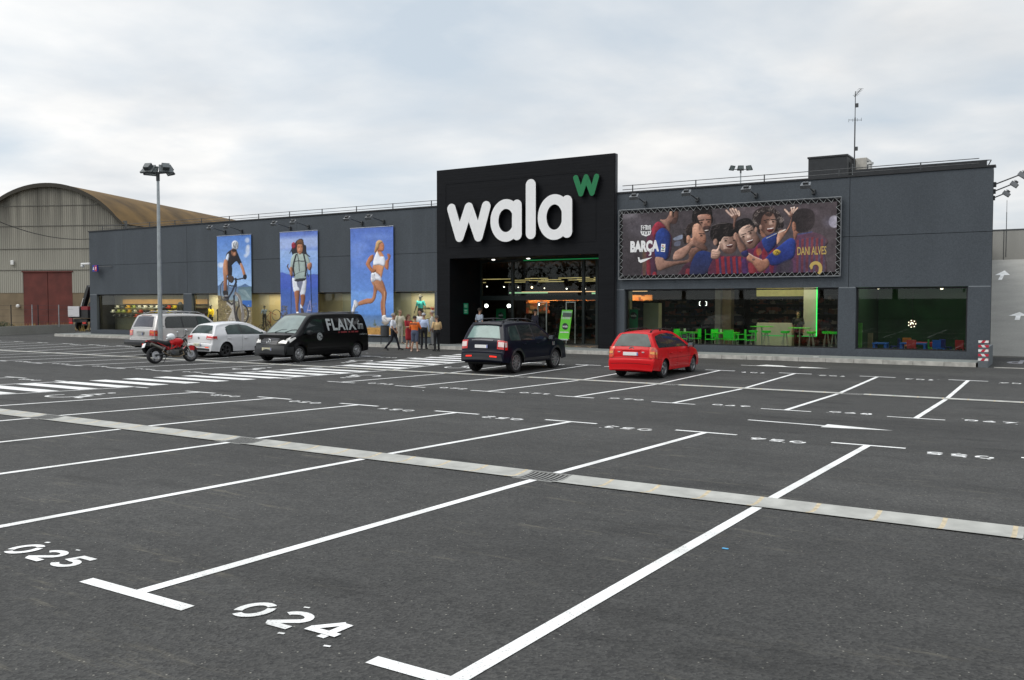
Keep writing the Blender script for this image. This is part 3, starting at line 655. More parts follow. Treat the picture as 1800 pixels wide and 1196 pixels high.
HB = [((369.3, 399.3), (396.2, 407.9), 'first floodlight from the left end, above the cyclist banner'), ((398.7, 397), (425.6, 406.7), 'second floodlight from the left, above the cyclist banner'),
      ((481.8, 391.5), (511, 401.3), 'left floodlight of the pair above the hiker banner'), ((515.6, 389), (543, 398.9), 'right floodlight of the pair above the hiker banner'),
      ((610.2, 382.7), (637, 392.5), 'left floodlight of the pair above the runner banner'), ((648.6, 380.3), (675, 390), 'right floodlight of the pair above the runner banner'),
      ((1115, 344), (1134.6, 357.2), 'floodlight above the left end of the football billboard'), ((1206.7, 337), (1226.3, 351.3), 'second floodlight along the football billboard'),
      ((1311.8, 330.3), (1329, 344), 'third floodlight along the football billboard'), ((1416.5, 323.7), (1430.4, 337.6), 'floodlight above the right end of the football billboard')]
for hd, bs, lb in HB:
    B = pv(*bs); B = Vector((B.x, FV - .04, B.z)); best = None
    for L_ in np.linspace(.8, 2.4, 33):             # arm length that puts the head where it is
        P = pv(hd[0], hd[1], FV - L_); 
        if best is None or abs(P.x - B.x) < best[0]: best = (abs(P.x - B.x), L_, P)
    floodlight(B, (0, -best[1] + .04, best[2].z - B.z), lb, 'floodlights on arms above the shop front')
for (yb, yv, lb) in ((325, 37.4, 'upper nearest floodlight on the right side wall'), (337, 39.4, 'middle floodlight on the right side wall'), (348.5, 41.5, 'lowest farthest floodlight on the right side wall')):
    u = UR + (SR[0] - UR) * (yv - FV) / (SR[1] - FV) + .03
    P = pv(1747, yb, yv); floodlight((u, yv, P.z), ({37.4: .92, 39.4: .72, 41.5: .50}[yv], 0, {37.4: .34, 39.4: .28, 41.5: .2}[yv]), lb, 'floodlights on the side wall above the ramp')

# security camera and small lit box sign at the left corner
m = MB(); P = pv(150, 468, FV - .3); m.ball((P.x, FV - .5, P.z), .13, WHITEP, 14); m.bbox((P.x - .05, FV - .62, P.z + .08), (P.x + .9, FV - .5, P.z + .2), WHITEP, .02)
tag(m.build('security_camera', smooth=40), 'white dome security camera on the left corner of the shop', 'camera')
P = pv(163, 472, FV - .5); bs = empty('hanging_sign', (P.x, FV - .3, P.z), 0, 'small blue and red box sign on the left end wall', 'sign')
m = MB(); m.bbox((-.27, -.06, -.22), (.27, .06, .22), mat('blue_red_sign', (.02, .04, .35), .4), .01); o = m.build('blue_panel'); o.parent = bs
m = MB(); m.box((0, -.064, -.19), (.25, -.061, .19), mat('red_sign_panel', (.5, .01, .02), .4)); o = m.build('red_panel'); o.parent = bs
for pts in ([(-.2, -.1), (-.05, -.1), (-.09, .11), (-.15, .11)], [(.07, -.1), (.12, -.1), (.2, .1), (.1, .1)]):
    m = MB(); m.face([(a, -.067, b) for a, b in pts], WHITEP); o = m.build('pale_mark'); o.parent = bs
m = MB(); m.tube([(0.2, .0, .12), (1.5, .25, .12)], .02, DKMETAL, 6); o = m.build('bracket'); o.parent = bs
# green emergency sign on the portal's left jamb
P = pv(793, 543, PF); es = empty('exit_sign', (OL + .18, FV + 1.0, P.z), 0, 'small green pictogram plate on the black left jamb of entrance', 'sign')
EG = mat('exit_green', (.01, .30, .14), .5)
m = MB(); m.bbox((-.17, -.02, -.28), (.1, .02, -.01), EG, .004); m.bbox((-.17, -.02, .01), (.1, .02, .28), EG, .004); o = m.build('plate'); o.parent = es
for zz in (-.18, -.09, .09, .18): m = MB(); m.box((-.12, -.024, zz - .02), (.05, -.0205, zz + .02), mat('exit_pale', (.4, .6, .45), .5)); o = m.build('pictogram'); o.parent = es
# ================================================================ PRINTED BANNERS AND BILLBOARD
class Pic:
    """small painter: fills shapes into an sRGB canvas laid over a rectangle of traced coordinates"""
    def __init__(s, x0, y0, x1, y1, k):
        s.o = (x0, y0); s.k = k; s.W = int((x1 - x0) * k); s.H = int((y1 - y0) * k); s.a = np.zeros((s.H, s.W, 3)); s.t = (0, 0, 1); s.mott = .13; s.sat = .9; s.rim = .55; s.rimw = 1.3
        s.X, s.Y = np.meshgrid((np.arange(s.W) + .5) / k + x0, (np.arange(s.H) + .5) / k + y0)
    def zoom(s, ox, oy, sc): s.t = (ox, oy, sc)
    def P(s, pts): return [(s.t[0] + p[0] / s.t[2], s.t[1] + p[1] / s.t[2]) for p in pts]
    def _blend(s, m, sl, col, col2, ang):
        c = np.asarray(col, float)
        if col2 is not None:
            X = s.X[sl]; Y = s.Y[sl]; q = X * cos(ang) + Y * sin(ang); on = m > .05
            if on.any():
                lo, hi = q[on].min(), q[on].max(); t = np.clip((q - lo) / max(hi - lo, 1e-6), 0, 1)[..., None]; c = c * (1 - t) + np.asarray(col2, float) * t
        s.a[sl] = s.a[sl] * (1 - m[..., None]) + c * m[..., None]
    def _box(s, pts, pad):
        xs = [p[0] for p in pts]; ys = [p[1] for p in pts]; k = s.k
        i0 = max(0, int((min(ys) - s.o[1] - pad) * k)); i1 = min(s.H, int((max(ys) - s.o[1] + pad) * k) + 2); j0 = max(0, int((min(xs) - s.o[0] - pad) * k)); j1 = min(s.W, int((max(xs) - s.o[0] + pad) * k) + 2)
        return (slice(i0, max(i0, i1)), slice(j0, max(j0, j1)))
    def poly(s, pts, col, col2=None, ang=pi / 2, smooth=True, soft=0.0, al=1.0):
        pts = s.P(pts)
        if smooth and len(pts) > 3:
            q = []
            for i in range(len(pts)):
                p0, p1, p2, p3 = [np.array(pts[(i + j) % len(pts)]) for j in (-1, 0, 1, 2)]
                for t in (0, .25, .5, .75): q.append(.5 * (2 * p1 + (p2 - p0) * t + (2 * p0 - 5 * p1 + 4 * p2 - p3) * t * t + (3 * p1 - p0 - 3 * p2 + p3) * t ** 3))
            pts = [tuple(v) for v in q]
        sl = s._box(pts, 1 + soft); X = s.X[sl]; Y = s.Y[sl]
        if X.size == 0: return
        ins = np.zeros(X.shape, bool); d2 = np.full(X.shape, 1e9)
        for (x0, y0), (x1, y1) in zip(pts, pts[1:] + pts[:1]):
            if y0 != y1:
                c = ((y0 > Y) != (y1 > Y)) & (X < (x1 - x0) * (Y - y0) / (y1 - y0) + x0); ins ^= c
            L2 = (x1 - x0) ** 2 + (y1 - y0) ** 2 + 1e-12; t = np.clip(((X - x0) * (x1 - x0) + (Y - y0) * (y1 - y0)) / L2, 0, 1)
            d2 = np.minimum(d2, (X - x0 - t * (x1 - x0)) ** 2 + (Y - y0 - t * (y1 - y0)) ** 2)
        d = np.sqrt(d2) * np.where(ins, 1, -1); w = max(.5 / s.k, soft); m = np.clip(d / (2 * w) + .5, 0, 1) * al
        s._blend(m, sl, col, col2, ang)
        if smooth and soft == 0 and d.shape[0] > 3 and d.shape[1] > 3:      # rounded form: darker rim, light from the upper left
            w_ = s.rimw; f = np.exp(-np.maximum(d, 0) / w_); gy, gx = np.gradient(d * s.k); q = np.clip((gx * .55 + gy * .75), -1, 1); big = min(1.0, max(.15, d.max() / (2.0 * w_)))
            k_ = 1 + s.rim * f * (q * .85 - .42) * big; s.a[sl] = s.a[sl] * (1 + (np.clip(k_, .3, 1.5) - 1) * m)[..., None]
    def line(s, pts, w, col, al=1.0, soft=0.0):
        pts = s.P(pts); w = w / s.t[2] / 2; sl = s._box(pts, w + soft + .5); X = s.X[sl]; Y = s.Y[sl]
        if X.size == 0: return
        d2 = np.full(X.shape, 1e9)
        for (x0, y0), (x1, y1) in zip(pts, pts[1:]):
            L2 = (x1 - x0) ** 2 + (y1 - y0) ** 2 + 1e-12; t = np.clip(((X - x0) * (x1 - x0) + (Y - y0) * (y1 - y0)) / L2, 0, 1)
            d2 = np.minimum(d2, (X - x0 - t * (x1 - x0)) ** 2 + (Y - y0 - t * (y1 - y0)) ** 2)
        h = max(.5 / s.k, soft); m = np.clip((w - np.sqrt(d2)) / (2 * h) + .5, 0, 1) * al; s._blend(m, sl, col, None, 0)
    def ell(s, cx, cy, rx, ry, col, rot=0, soft=0.0, al=1.0, col2=None, ang=pi / 2):
        s.poly([(cx + rx * cos(a) * cos(rot) - ry * sin(a) * sin(rot), cy + rx * cos(a) * sin(rot) + ry * sin(a) * cos(rot)) for a in np.linspace(0, 2 * pi, 17)[:-1]], col, col2, ang, True, soft, al)
    def oval(s, cx, cy, rx, ry, w, col, a0=0, a1=360, rot=0, al=1.0):
        s.line([(cx + rx * cos(radians(a)) * cos(rot) - ry * sin(radians(a)) * sin(rot), cy + rx * cos(radians(a)) * sin(rot) + ry * sin(radians(a)) * cos(rot)) for a in np.linspace(a0, a1, 25)], w, col, al)
    def strands(s, pts, n, ln, ang, spread, cols, w=4, al=.6):
        xs = [q[0] for q in pts]; ys = [q[1] for q in pts]
        for _ in range(n):
            i = int(rng.integers(0, len(pts))); x = xs[i] + rng.normal(0, spread); y = ys[i] + rng.normal(0, spread); a = ang + rng.normal(0, .5); l_ = ln * rng.uniform(.5, 1.2); c_ = cols[int(rng.integers(0, len(cols)))]
            s.line([(x, y), (x + l_ * cos(a), y + l_ * sin(a)), (x + l_ * 1.8 * cos(a + .4), y + l_ * 1.8 * sin(a + .4))], w, c_, al, .15)
    def noise(s, amt, n=6):
        f = np.ones((s.H, s.W))
        for k, w in ((26, .16), (11, .13), (5, .10)):               # print photographed in real light: mottled tone
            gy, gx = s.H // k + 3, s.W // k + 3; g = rng.normal(0, 1, (gy, gx)); yy = np.arange(s.H) / k; xx = np.arange(s.W) / k
            i = yy.astype(int); j = xx.astype(int); a = (yy - i)[:, None]; b = (xx - j)[None, :]; a = a * a * (3 - 2 * a); b = b * b * (3 - 2 * b)
            f += s.mott * w * (g[i][:, j] * (1 - a) * (1 - b) + g[i + 1][:, j] * a * (1 - b) + g[i][:, j + 1] * (1 - a) * b + g[i + 1][:, j + 1] * a * b)
        gr = s.a.mean(axis=2, keepdims=True); s.a = gr + (s.a - gr) * s.sat; s.a = s.a * np.clip(f, .45, 1.5)[..., None]
        for k in (1, 3, 9):
            h, w = s.H // k + 2, s.W // k + 2; r = rng.normal(0, amt, (h, w, 1)); s.a += np.kron(r, np.ones((k, k, 1)))[:s.H, :s.W] / (1 if k == 1 else 1.5)
        s.a = np.clip(s.a, 0, 255)
    def sample(s, x, y):
        fx = np.clip((x - s.o[0]) * s.k - .5, 0, s.W - 1.001); fy = np.clip((y - s.o[1]) * s.k - .5, 0, s.H - 1.001)
        i = int(fy); j = int(fx); a = fy - i; b = fx - j
        return (s.a[i, j] * (1 - a) * (1 - b) + s.a[i + 1, j] * a * (1 - b) + s.a[i, j + 1] * (1 - a) * b + s.a[i + 1, j + 1] * a * b)
def to_px(P):
    d = Vector(P) - CP; z = d.dot(_f); return 900 + FPX * d.dot(_r) / z, 598 - FPX * d.dot(_u) / z
def print_mat(name, gain):
    m = bpy.data.materials.new(name); m.use_nodes = True; t = m.node_tree; b = t.nodes['Principled BSDF']; b.inputs['Roughness'].default_value = .55; b.inputs['Specular IOR Level'].default_value = .25
    at = t.nodes.new('ShaderNodeVertexColor'); at.layer_name = 'ink'; g = t.nodes.new('ShaderNodeNewGeometry'); n = t.nodes.new('ShaderNodeTexNoise'); n.inputs['Scale'].default_value = 45; n.inputs['Detail'].default_value = 2
    t.links.new(g.outputs['Position'], n.inputs['Vector']); mr = t.nodes.new('ShaderNodeMapRange'); mr.inputs[3].default_value = gain * .92; mr.inputs[4].default_value = gain * 1.08; t.links.new(n.outputs[0], mr.inputs[0])
    v = t.nodes.new('ShaderNodeVectorMath'); v.operation = 'SCALE'; t.links.new(at.outputs['Color'], v.inputs[0]); t.links.new(mr.outputs[0], v.inputs['Scale']); t.links.new(v.outputs[0], b.inputs['Base Color']); return m
def printed(name, pic, u0, u1, z0, z1, y, nx, nz, parent, gain, wavy=0.0):
    me = bpy.data.meshes.new(name); vs = []; cols = []
    for j in range(nz + 1):
        for i in range(nx + 1):
            u = u0 + (u1 - u0) * i / nx; z = z0 + (z1 - z0) * j / nz
            vs.append((u, y + wavy * sin(i / nx * 9) * .5 + wavy * sin(j / nz * 5 + i / nx * 3), z)); x, yy = to_px((u, y, z)); cols.append(np.append(s2l(pic.sample(x, yy)), 1))
    fs = [(j * (nx + 1) + i, j * (nx + 1) + i + 1, (j + 1) * (nx + 1) + i + 1, (j + 1) * (nx + 1) + i) for j in range(nz) for i in range(nx)]
    me.from_pydata(vs, [], fs); ca = me.color_attributes.new('ink', 'FLOAT_COLOR', 'POINT'); ca.data.foreach_set('color', np.array(cols).ravel()); me.update()
    me.materials.append(print_mat(name + '_ink', gain)); o = bpy.data.objects.new(name, me); COL.objects.link(o)
    if parent: o.parent = parent; o.matrix_parent_inverse = Matrix.Translation(-parent.location)
    return o
SK = (206, 146, 110); SKD = (132, 84, 62); SKL = (240, 185, 140)

# ---- cyclist -----------------------------------------------------------
p = Pic(378, 405, 446, 600, 5); p.zoom(375, 400, 6.64)
R = lambda *a: [(a[i], a[i + 1]) for i in range(0, len(a), 2)]
p.poly(R(0, 40, 480, 40, 480, 700, 0, 700), (76, 122, 205), (155, 190, 232), pi / 2, False)
for c in ((395, 150, 26, 30), (400, 270, 25, 60), (378, 330, 22, 20), (405, 225, 18, 25), (90, 440, 40, 30)): p.ell(*c, (215, 222, 238), soft=1.6, al=.75)
p.poly(R(0, 690, 60, 680, 110, 640, 200, 700, 290, 690, 330, 680, 370, 655, 410, 680, 480, 700, 480, 870, 0, 870), (70, 100, 150), (140, 158, 165), pi / 2, False); p.poly(R(0, 860, 480, 860, 480, 960, 0, 960), (125, 125, 110), None, 0, False)
p.poly(R(290, 700, 480, 690, 480, 870, 290, 850), (85, 110, 115), (120, 145, 150), pi / 2, False, al=.8)
for k in range(9): p.line([(300 + k * 14, 735 + k * 11), (340 + k * 12, 728 + k * 12), (380 + k * 7, 740 + k * 11)], 5, (165, 180, 182), .7, .3)
p.poly(R(340, 850, 480, 850, 480, 930, 330, 925), (52, 100, 178), None, 0, False)
p.poly(R(0, 790, 100, 800, 180, 850, 260, 920, 440, 930, 480, 930, 480, 1330, 0, 1330), (128, 112, 78), (112, 100, 75), pi / 2, False)
for k in range(140):
    x = rng.uniform(40, 230); y = rng.uniform(830, 1120); p.ell(x, y, rng.uniform(5, 16), rng.uniform(4, 12), tuple(np.array((120, 108, 72)) * rng.uniform(.55, 1.5)), soft=.3, al=.75)
p.poly(R(150, 880, 230, 880, 260, 960, 270, 1080, 300, 1330, 130, 1330, 170, 1080, 215, 960), (178, 174, 170), (150, 142, 128), pi / 2, True, .7)
for k in range(70): p.ell(rng.uniform(140, 290), rng.uniform(880, 1150), rng.uniform(4, 11), rng.uniform(3, 9), tuple(np.array((160, 150, 135)) * rng.uniform(.6, 1.4)), soft=.3, al=.6)
for k in range(50): p.ell(rng.uniform(330, 440), rng.uniform(900, 1150), rng.uniform(5, 12), rng.uniform(4, 10), tuple(np.array((165, 160, 145)) * rng.uniform(.5, 1.25)), soft=.3, al=.8)
p.oval(122, 740, 38, 112, 11, (70, 72, 80)); p.oval(122, 740, 30, 98, 3, (165, 170, 180))
p.oval(340, 1010, 68, 108, 16, (52, 50, 50), rot=-.05); p.oval(342, 1010, 55, 92, 4, (120, 118, 115))
p.line(R(150, 850, 215, 900, 250, 870), 20, (60, 60, 62)); p.ell(150, 830, 34, 30, (80, 80, 84), al=.9)
p.line(R(265, 640, 225, 740, 165, 840), 20, (45, 50, 66)); p.line(R(190, 680, 270, 690, 262, 620), 16, (40, 46, 60)); p.line(R(270, 690, 245, 820), 13, (70, 76, 90))
p.line(R(185, 610, 170, 700, 165, 830), 12, (75, 84, 100)); p.line(R(240, 800, 252, 960), 18, (46, 46, 52)); p.line(R(290, 800, 300, 930), 11, (60, 60, 62))
p.line(R(262, 770, 300, 800, 325, 900, 345, 1010, 340, 1110), 36, (122, 116, 112)); p.line(R(240, 850, 248, 960, 262, 1060, 285, 1115, 325, 1125), 22, (70, 66, 66)); p.line(R(270, 780, 310, 850, 330, 990), 8, (175, 170, 165))
p.line(R(215, 592, 262, 608, 300, 605, 345, 595), 14, (38, 38, 46)); p.line(R(262, 600, 268, 640), 22, (40, 42, 50))
p.poly(R(122, 400, 155, 380, 165, 440, 162, 520, 160, 600, 158, 700, 150, 755, 125, 755, 118, 690, 120, 600, 112, 510), SK, SKD, 0.3)
p.poly(R(125, 395, 215, 440, 213, 600, 190, 610, 165, 560, 150, 470), (38, 36, 42))
p.poly(R(190, 560, 235, 575, 240, 620, 210, 650, 160, 600), (72, 58, 52))
p.poly(R(110, 745, 165, 745, 175, 800, 170, 830, 130, 820), (48, 44, 46)); p.ell(150, 800, 26, 10, (140, 138, 140))
p.poly(R(160, 300, 215, 258, 262, 258, 310, 360, 330, 415, 305, 440, 270, 395, 215, 445, 205, 470, 140, 440, 145, 350), (50, 42, 46), (30, 28, 34), 0.4)
p.poly(R(145, 375, 160, 320, 182, 308, 185, 345, 170, 395), (205, 215, 235)); p.poly(R(127, 380, 165, 385, 168, 470, 175, 545, 150, 560, 128, 470), SK, (180, 112, 78), 0)
p.poly(R(310, 430, 332, 420, 362, 490, 378, 560, 355, 575, 335, 510), SK, (185, 115, 80), 0); p.poly(R(350, 560, 378, 548, 392, 575, 380, 605, 352, 600), (40, 36, 40))
p.ell(240, 290, 32, 50, (150, 98, 72), rot=-.1); p.ell(243, 268, 30, 18, (60, 42, 38)); p.ell(250, 315, 16, 20, (205, 140, 105), al=.8)
p.poly(R(216, 225, 218, 180, 240, 157, 270, 157, 292, 185, 290, 235, 275, 258, 245, 250, 225, 248), (232, 234, 240), (190, 195, 205), 0)
for q in (R(232, 185, 240, 230), R(250, 175, 258, 215, 262, 245), R(270, 178, 278, 225), R(240, 205, 252, 240)): p.line(q, 6, (50, 55, 65))
p.noise(2.2); PIC_CYC = p

# ---- hiker -------------------------------------------------------------
p = Pic(488, 398, 562, 600, 5); p.zoom(487, 395, 6.64)
p.poly(R(0, 60, 505, 60, 505, 560, 0, 560), (92, 118, 200), (140, 170, 225), pi / 2, False); p.poly(R(0, 160, 505, 130, 505, 260, 0, 300), (172, 190, 230), None, 0, False, 4.0, .75); p.poly(R(0, 300, 505, 300, 505, 590, 0, 590), (150, 180, 228), (115, 155, 220), pi / 2, False, 2)
p.poly(R(0, 570, 60, 555, 120, 580, 200, 600, 380, 590, 430, 575, 505, 600, 505, 950, 0, 950), (75, 98, 190), (52, 84, 185), pi / 2, False, .6); p.poly(R(0, 760, 505, 740, 505, 1360, 0, 1360), (60, 92, 176), (95, 120, 165), pi / 2, False, 3)
for k in range(90): p.ell(rng.uniform(45, 120), rng.uniform(950, 1080), rng.uniform(4, 11), rng.uniform(4, 9), tuple(np.array((85, 82, 80)) * rng.uniform(.5, 1.5)), soft=.3, al=.6)
for k in range(60): p.ell(rng.uniform(300, 480), rng.uniform(900, 1070), rng.uniform(4, 11), rng.uniform(4, 9), tuple(np.array((120, 110, 130)) * rng.uniform(.7, 1.3)), soft=.3, al=.35)
p.line(R(345, 1040, 385, 885, 400, 1010, 350, 1000, 400, 1000), 5, (185, 165, 190), .9)
p.poly(R(210, 215, 240, 180, 280, 165, 305, 180, 315, 230, 338, 250, 345, 330, 380, 370, 340, 360, 330, 420, 200, 400, 180, 350, 165, 300, 180, 260), (48, 46, 52))
p.ell(195, 245, 26, 38, (160, 40, 60)); p.ell(190, 225, 18, 16, (190, 70, 85)); p.line(R(170, 290, 150, 335), 10, (60, 70, 100)); p.line(R(330, 350, 380, 372), 12, (45, 42, 48))
p.poly(R(190, 350, 235, 335, 320, 345, 360, 370, 385, 445, 360, 470, 340, 450, 335, 500, 345, 590, 330, 640, 220, 645, 195, 590, 188, 480, 180, 560, 150, 540, 155, 470, 165, 400), (168, 184, 176), (150, 166, 162), pi / 2)
p.ell(268, 280, 35, 68, (196, 130, 95)); p.poly(R(232, 260, 230, 210, 250, 180, 290, 178, 308, 215, 306, 260, 298, 235, 262, 228, 240, 235), (120, 82, 56)); p.ell(262, 296, 12, 20, (228, 165, 130), al=.8); p.line(R(245, 262, 262, 260), 5, (60, 38, 30)); p.line(R(278, 262, 294, 262), 5, (60, 38, 30)); p.line(R(256, 315, 280, 316), 5, (120, 60, 50))
p.line(R(225, 350, 198, 440, 190, 520, 205, 600), 17, (42, 42, 48)); p.line(R(312, 350, 335, 450, 340, 520, 330, 600), 17, (42, 42, 48)); p.line(R(200, 430, 260, 425, 330, 430), 10, (48, 48, 52)); p.line(R(238, 340, 255, 430, 262, 545), 8, (50, 50, 54)); p.line(R(200, 590, 260, 560, 340, 540), 6, (80, 84, 84))
p.poly(R(150, 500, 178, 500, 185, 560, 180, 605, 158, 600, 145, 550), SK, SKD, 0); p.line(R(130, 465, 120, 490, 150, 545), 12, (90, 60, 50)); p.line(R(168, 590, 165, 800, 162, 1055), 7, (50, 55, 75))
p.poly(R(350, 470, 375, 450, 398, 445, 408, 480, 395, 525, 365, 530), SK, SKD, .5); p.line(R(392, 500, 398, 760, 408, 1070), 9, (40, 44, 60)); p.line(R(352, 500, 350, 560, 368, 610), 8, (45, 48, 55))
p.poly(R(182, 620, 260, 660, 340, 640, 342, 720, 325, 820, 275, 825, 270, 745, 262, 775, 200, 790, 182, 710), (226, 228, 236), (200, 204, 216), 0); p.poly(R(235, 650, 300, 650, 285, 740, 270, 790, 262, 745, 240, 720), (92, 96, 120), None, 0, True, .4, .8)
p.poly(R(210, 640, 330, 625, 320, 655, 225, 665), (50, 50, 56))
p.poly(R(205, 785, 262, 775, 262, 850, 252, 930, 250, 1030, 225, 1035, 215, 940, 210, 870), (190, 122, 88), (120, 74, 54), 0); p.poly(R(275, 825, 325, 820, 328, 880, 315, 930, 298, 965, 275, 940, 280, 880), (165, 102, 74), (120, 74, 54), 0)
p.poly(R(226, 1022, 255, 1025, 255, 1060, 228, 1060), (228, 228, 232)); p.poly(R(275, 930, 300, 970, 298, 990, 272, 975), (220, 222, 230)); p.poly(R(280, 975, 305, 985, 320, 1040, 345, 1055, 300, 1058, 280, 1020), (85, 66, 60)); p.poly(R(222, 1055, 260, 1055, 265, 1110, 222, 1115), (70, 58, 54))
p.noise(2.2); PIC_HIK = p

# ---- runner ------------------------------------------------------------
p = Pic(612, 395, 696, 605, 5); p.zoom(610, 390, 5.7)
p.poly(R(0, 40, 513, 20, 513, 1060, 0, 1060), (86, 116, 200), (98, 146, 216), pi / 2, False)
for c in ((120, 250, 90, 50), (90, 330, 80, 40), (200, 420, 120, 30), (300, 150, 150, 30)): p.ell(*c, (120, 150, 222), soft=5, al=.55)
p.poly(R(0, 690, 513, 730, 513, 1000, 0, 960), (120, 165, 232), (70, 122, 200), pi / 2, False, 3, .8)
p.poly(R(0, 930, 513, 940, 513, 1080, 0, 1080), (78, 118, 178), (110, 130, 150), pi / 2, False, 2)
p.poly(R(0, 1065, 513, 1055, 513, 1200, 0, 1200), (186, 140, 70), (170, 120, 62), pi / 2, False, .6)
for k in range(160): p.ell(rng.uniform(30, 480), rng.uniform(1045, 1170), rng.uniform(4, 14), rng.uniform(2, 7), tuple(np.array((185, 135, 62)) * rng.uniform(.65, 1.25)), soft=.3, al=.6)
p.line(R(278, 985, 280, 1045), 10, (90, 100, 90), .8); p.ell(278, 1030, 16, 14, (95, 105, 85), al=.7)
p.poly(R(245, 500, 262, 600, 265, 700, 250, 765, 200, 770, 115, 805, 112, 840, 190, 825, 250, 815, 285, 770, 300, 700, 330, 600), (150, 96, 68), (190, 126, 90), pi / 2)
p.poly(R(240, 560, 345, 575, 392, 690, 398, 740, 385, 830, 388, 945, 352, 950, 336, 830, 350, 735, 300, 680, 262, 640), (200, 140, 104), (150, 94, 66), .2)
p.poly(R(240, 570, 262, 600, 290, 690, 285, 640), (150, 88, 58), al=.7); p.line(R(375, 700, 372, 830, 372, 930), 9, (238, 180, 135), .6, .4)
p.poly(R(245, 520, 290, 508, 325, 540, 347, 560, 342, 598, 300, 585, 262, 606, 245, 590), (238, 238, 244), (212, 214, 226), 0)
for q in (R(250, 530, 258, 598), R(262, 528, 270, 595), R(275, 525, 283, 585)): p.line(q, 4, (70, 70, 84), .9)
p.poly(R(268, 430, 365, 440, 362, 490, 345, 560, 325, 535, 285, 505, 262, 480), (200, 128, 84), (232, 160, 112), 0)
p.poly(R(195, 405, 225, 350, 265, 330, 262, 380, 232, 420, 258, 470, 290, 480, 282, 505, 250, 510, 215, 470, 190, 430), (206, 132, 88), (160, 96, 62), 0)
p.poly(R(370, 440, 385, 395, 410, 370, 405, 345, 402, 320, 432, 330, 434, 365, 420, 400, 418, 450, 405, 485), (205, 130, 88), (160, 94, 62), 0)
p.poly(R(285, 290, 330, 280, 350, 310, 372, 350, 350, 370, 300, 340), (214, 142, 98)); p.poly(R(268, 380, 300, 300, 318, 320, 335, 350, 370, 350, 385, 400, 372, 445, 320, 432, 268, 436), (242, 242, 248), (218, 222, 234), 0)
p.poly(R(312, 205, 340, 195, 365, 215, 372, 245, 366, 290, 345, 296, 325, 300, 305, 290, 308, 240), (212, 138, 96), (180, 108, 74), pi); p.poly(R(285, 240, 295, 200, 325, 184, 355, 195, 352, 208, 325, 225, 318, 260, 300, 290, 288, 310, 275, 300), (216, 176, 120), (176, 128, 78), pi / 2)
p.line(R(350, 245, 362, 244), 4, (90, 50, 36)); p.line(R(354, 275, 366, 276), 4, (150, 60, 50))
p.poly(R(68, 790, 88, 785, 112, 815, 110, 845, 85, 870, 70, 915, 45, 918, 50, 870, 62, 830), (226, 226, 230), (180, 180, 190), 0); p.poly(R(352, 945, 385, 935, 400, 960, 455, 962, 450, 985, 405, 1012, 372, 1008, 350, 985), (232, 230, 232), (180, 178, 180), pi / 2)
p.poly(R(345, 1000, 420, 1010, 400, 1035, 375, 1040, 360, 1025), (150, 140, 130)); p.line(R(370, 965, 400, 990), 4, (110, 105, 110)); p.line(R(75, 830, 70, 880), 4, (120, 118, 125))
p.noise(2.0); PIC_RUN = p

# ---- football billboard --------------------------------------------------
p = Pic(1086, 340, 1486, 496, 4); p.zoom(0, 0, 1); p.mott = .30; p.sat = .84; p.rim = .62; p.rimw = 2.2
p.poly(R(1080, 330, 1490, 330, 1490, 500, 1080, 500), (62, 56, 60), (78, 68, 72), 0, False)
p.ell(1100, 378, 22, 10, (118, 112, 118), soft=6, al=.8); p.ell(1320, 370, 30, 12, (98, 84, 88), soft=7, al=.7); p.ell(1420, 375, 22, 10, (100, 86, 94), soft=6, al=.6); p.ell(1120, 470, 25, 20, (52, 46, 50), soft=8, al=.8); p.ell(1130, 400, 30, 18, (88, 82, 90), soft=8, al=.6)
p.zoom(1085, 340, 7.475); S1 = (180, 134, 114); S2 = (88, 57, 48); S3 = (216, 180, 160); HA = (26, 20, 20); BL = (38, 62, 150); BLD = (24, 34, 84); RD = (160, 34, 52)
# player A (left, seen from behind)
p.poly(R(540, 370, 610, 440, 690, 520, 720, 600, 700, 800, 640, 880, 520, 870, 510, 1120, 330, 1120, 340, 900, 370, 700, 400, 560, 470, 440), (104, 46, 66), (66, 40, 62), pi / 2)
p.poly(R(385, 880, 430, 880, 440, 1100, 395, 1100), (150, 38, 48), al=.8); p.poly(R(470, 1040, 510, 1040, 515, 1110, 470, 1110), (160, 34, 44), al=.8); p.poly(R(335, 760, 380, 770, 375, 1080, 335, 1080), (104, 82, 52), None, 0, True, .5, .6)
p.poly(R(455, 470, 540, 372, 640, 450, 560, 480, 500, 560, 480, 600), (168, 44, 62), (120, 36, 60), .6)
p.poly(R(500, 590, 520, 510, 590, 455, 660, 490, 700, 560, 690, 700, 660, 850, 600, 870, 500, 840), (36, 64, 145), (26, 44, 110), 0)
p.poly(R(560, 350, 640, 340, 690, 260, 720, 210, 790, 210, 805, 260, 800, 330, 770, 395, 700, 400, 690, 500, 620, 420), S1, S2, 0); p.poly(R(690, 200, 810, 195, 805, 240, 770, 235, 745, 260, 735, 320, 715, 250), (34, 24, 24)); p.ell(706, 262, 18, 38, (214, 158, 130)); p.poly(R(735, 330, 790, 330, 770, 395, 710, 400), (70, 48, 44), None, 0, True, .6, .8)
p.poly(R(500, 845, 600, 850, 640, 890, 820, 890, 940, 860, 930, 740, 1000, 720, 1080, 700, 1150, 740, 1080, 770, 1020, 830, 960, 930, 900, 925, 760, 950, 620, 1000, 560, 1020, 520, 990), S1, S2, .9)
for q in (R(1000, 740, 930, 850), R(1040, 750, 950, 880), R(1090, 745, 1000, 830)): p.line(q, 5, S2, .7)
p.poly(R(840, 1000, 960, 900, 1260, 900, 1260, 1110, 830, 1110), (70, 34, 46), (40, 34, 58), 0); p.poly(R(905, 1000, 960, 1000, 965, 1100, 900, 1100), (140, 34, 44), al=.7)
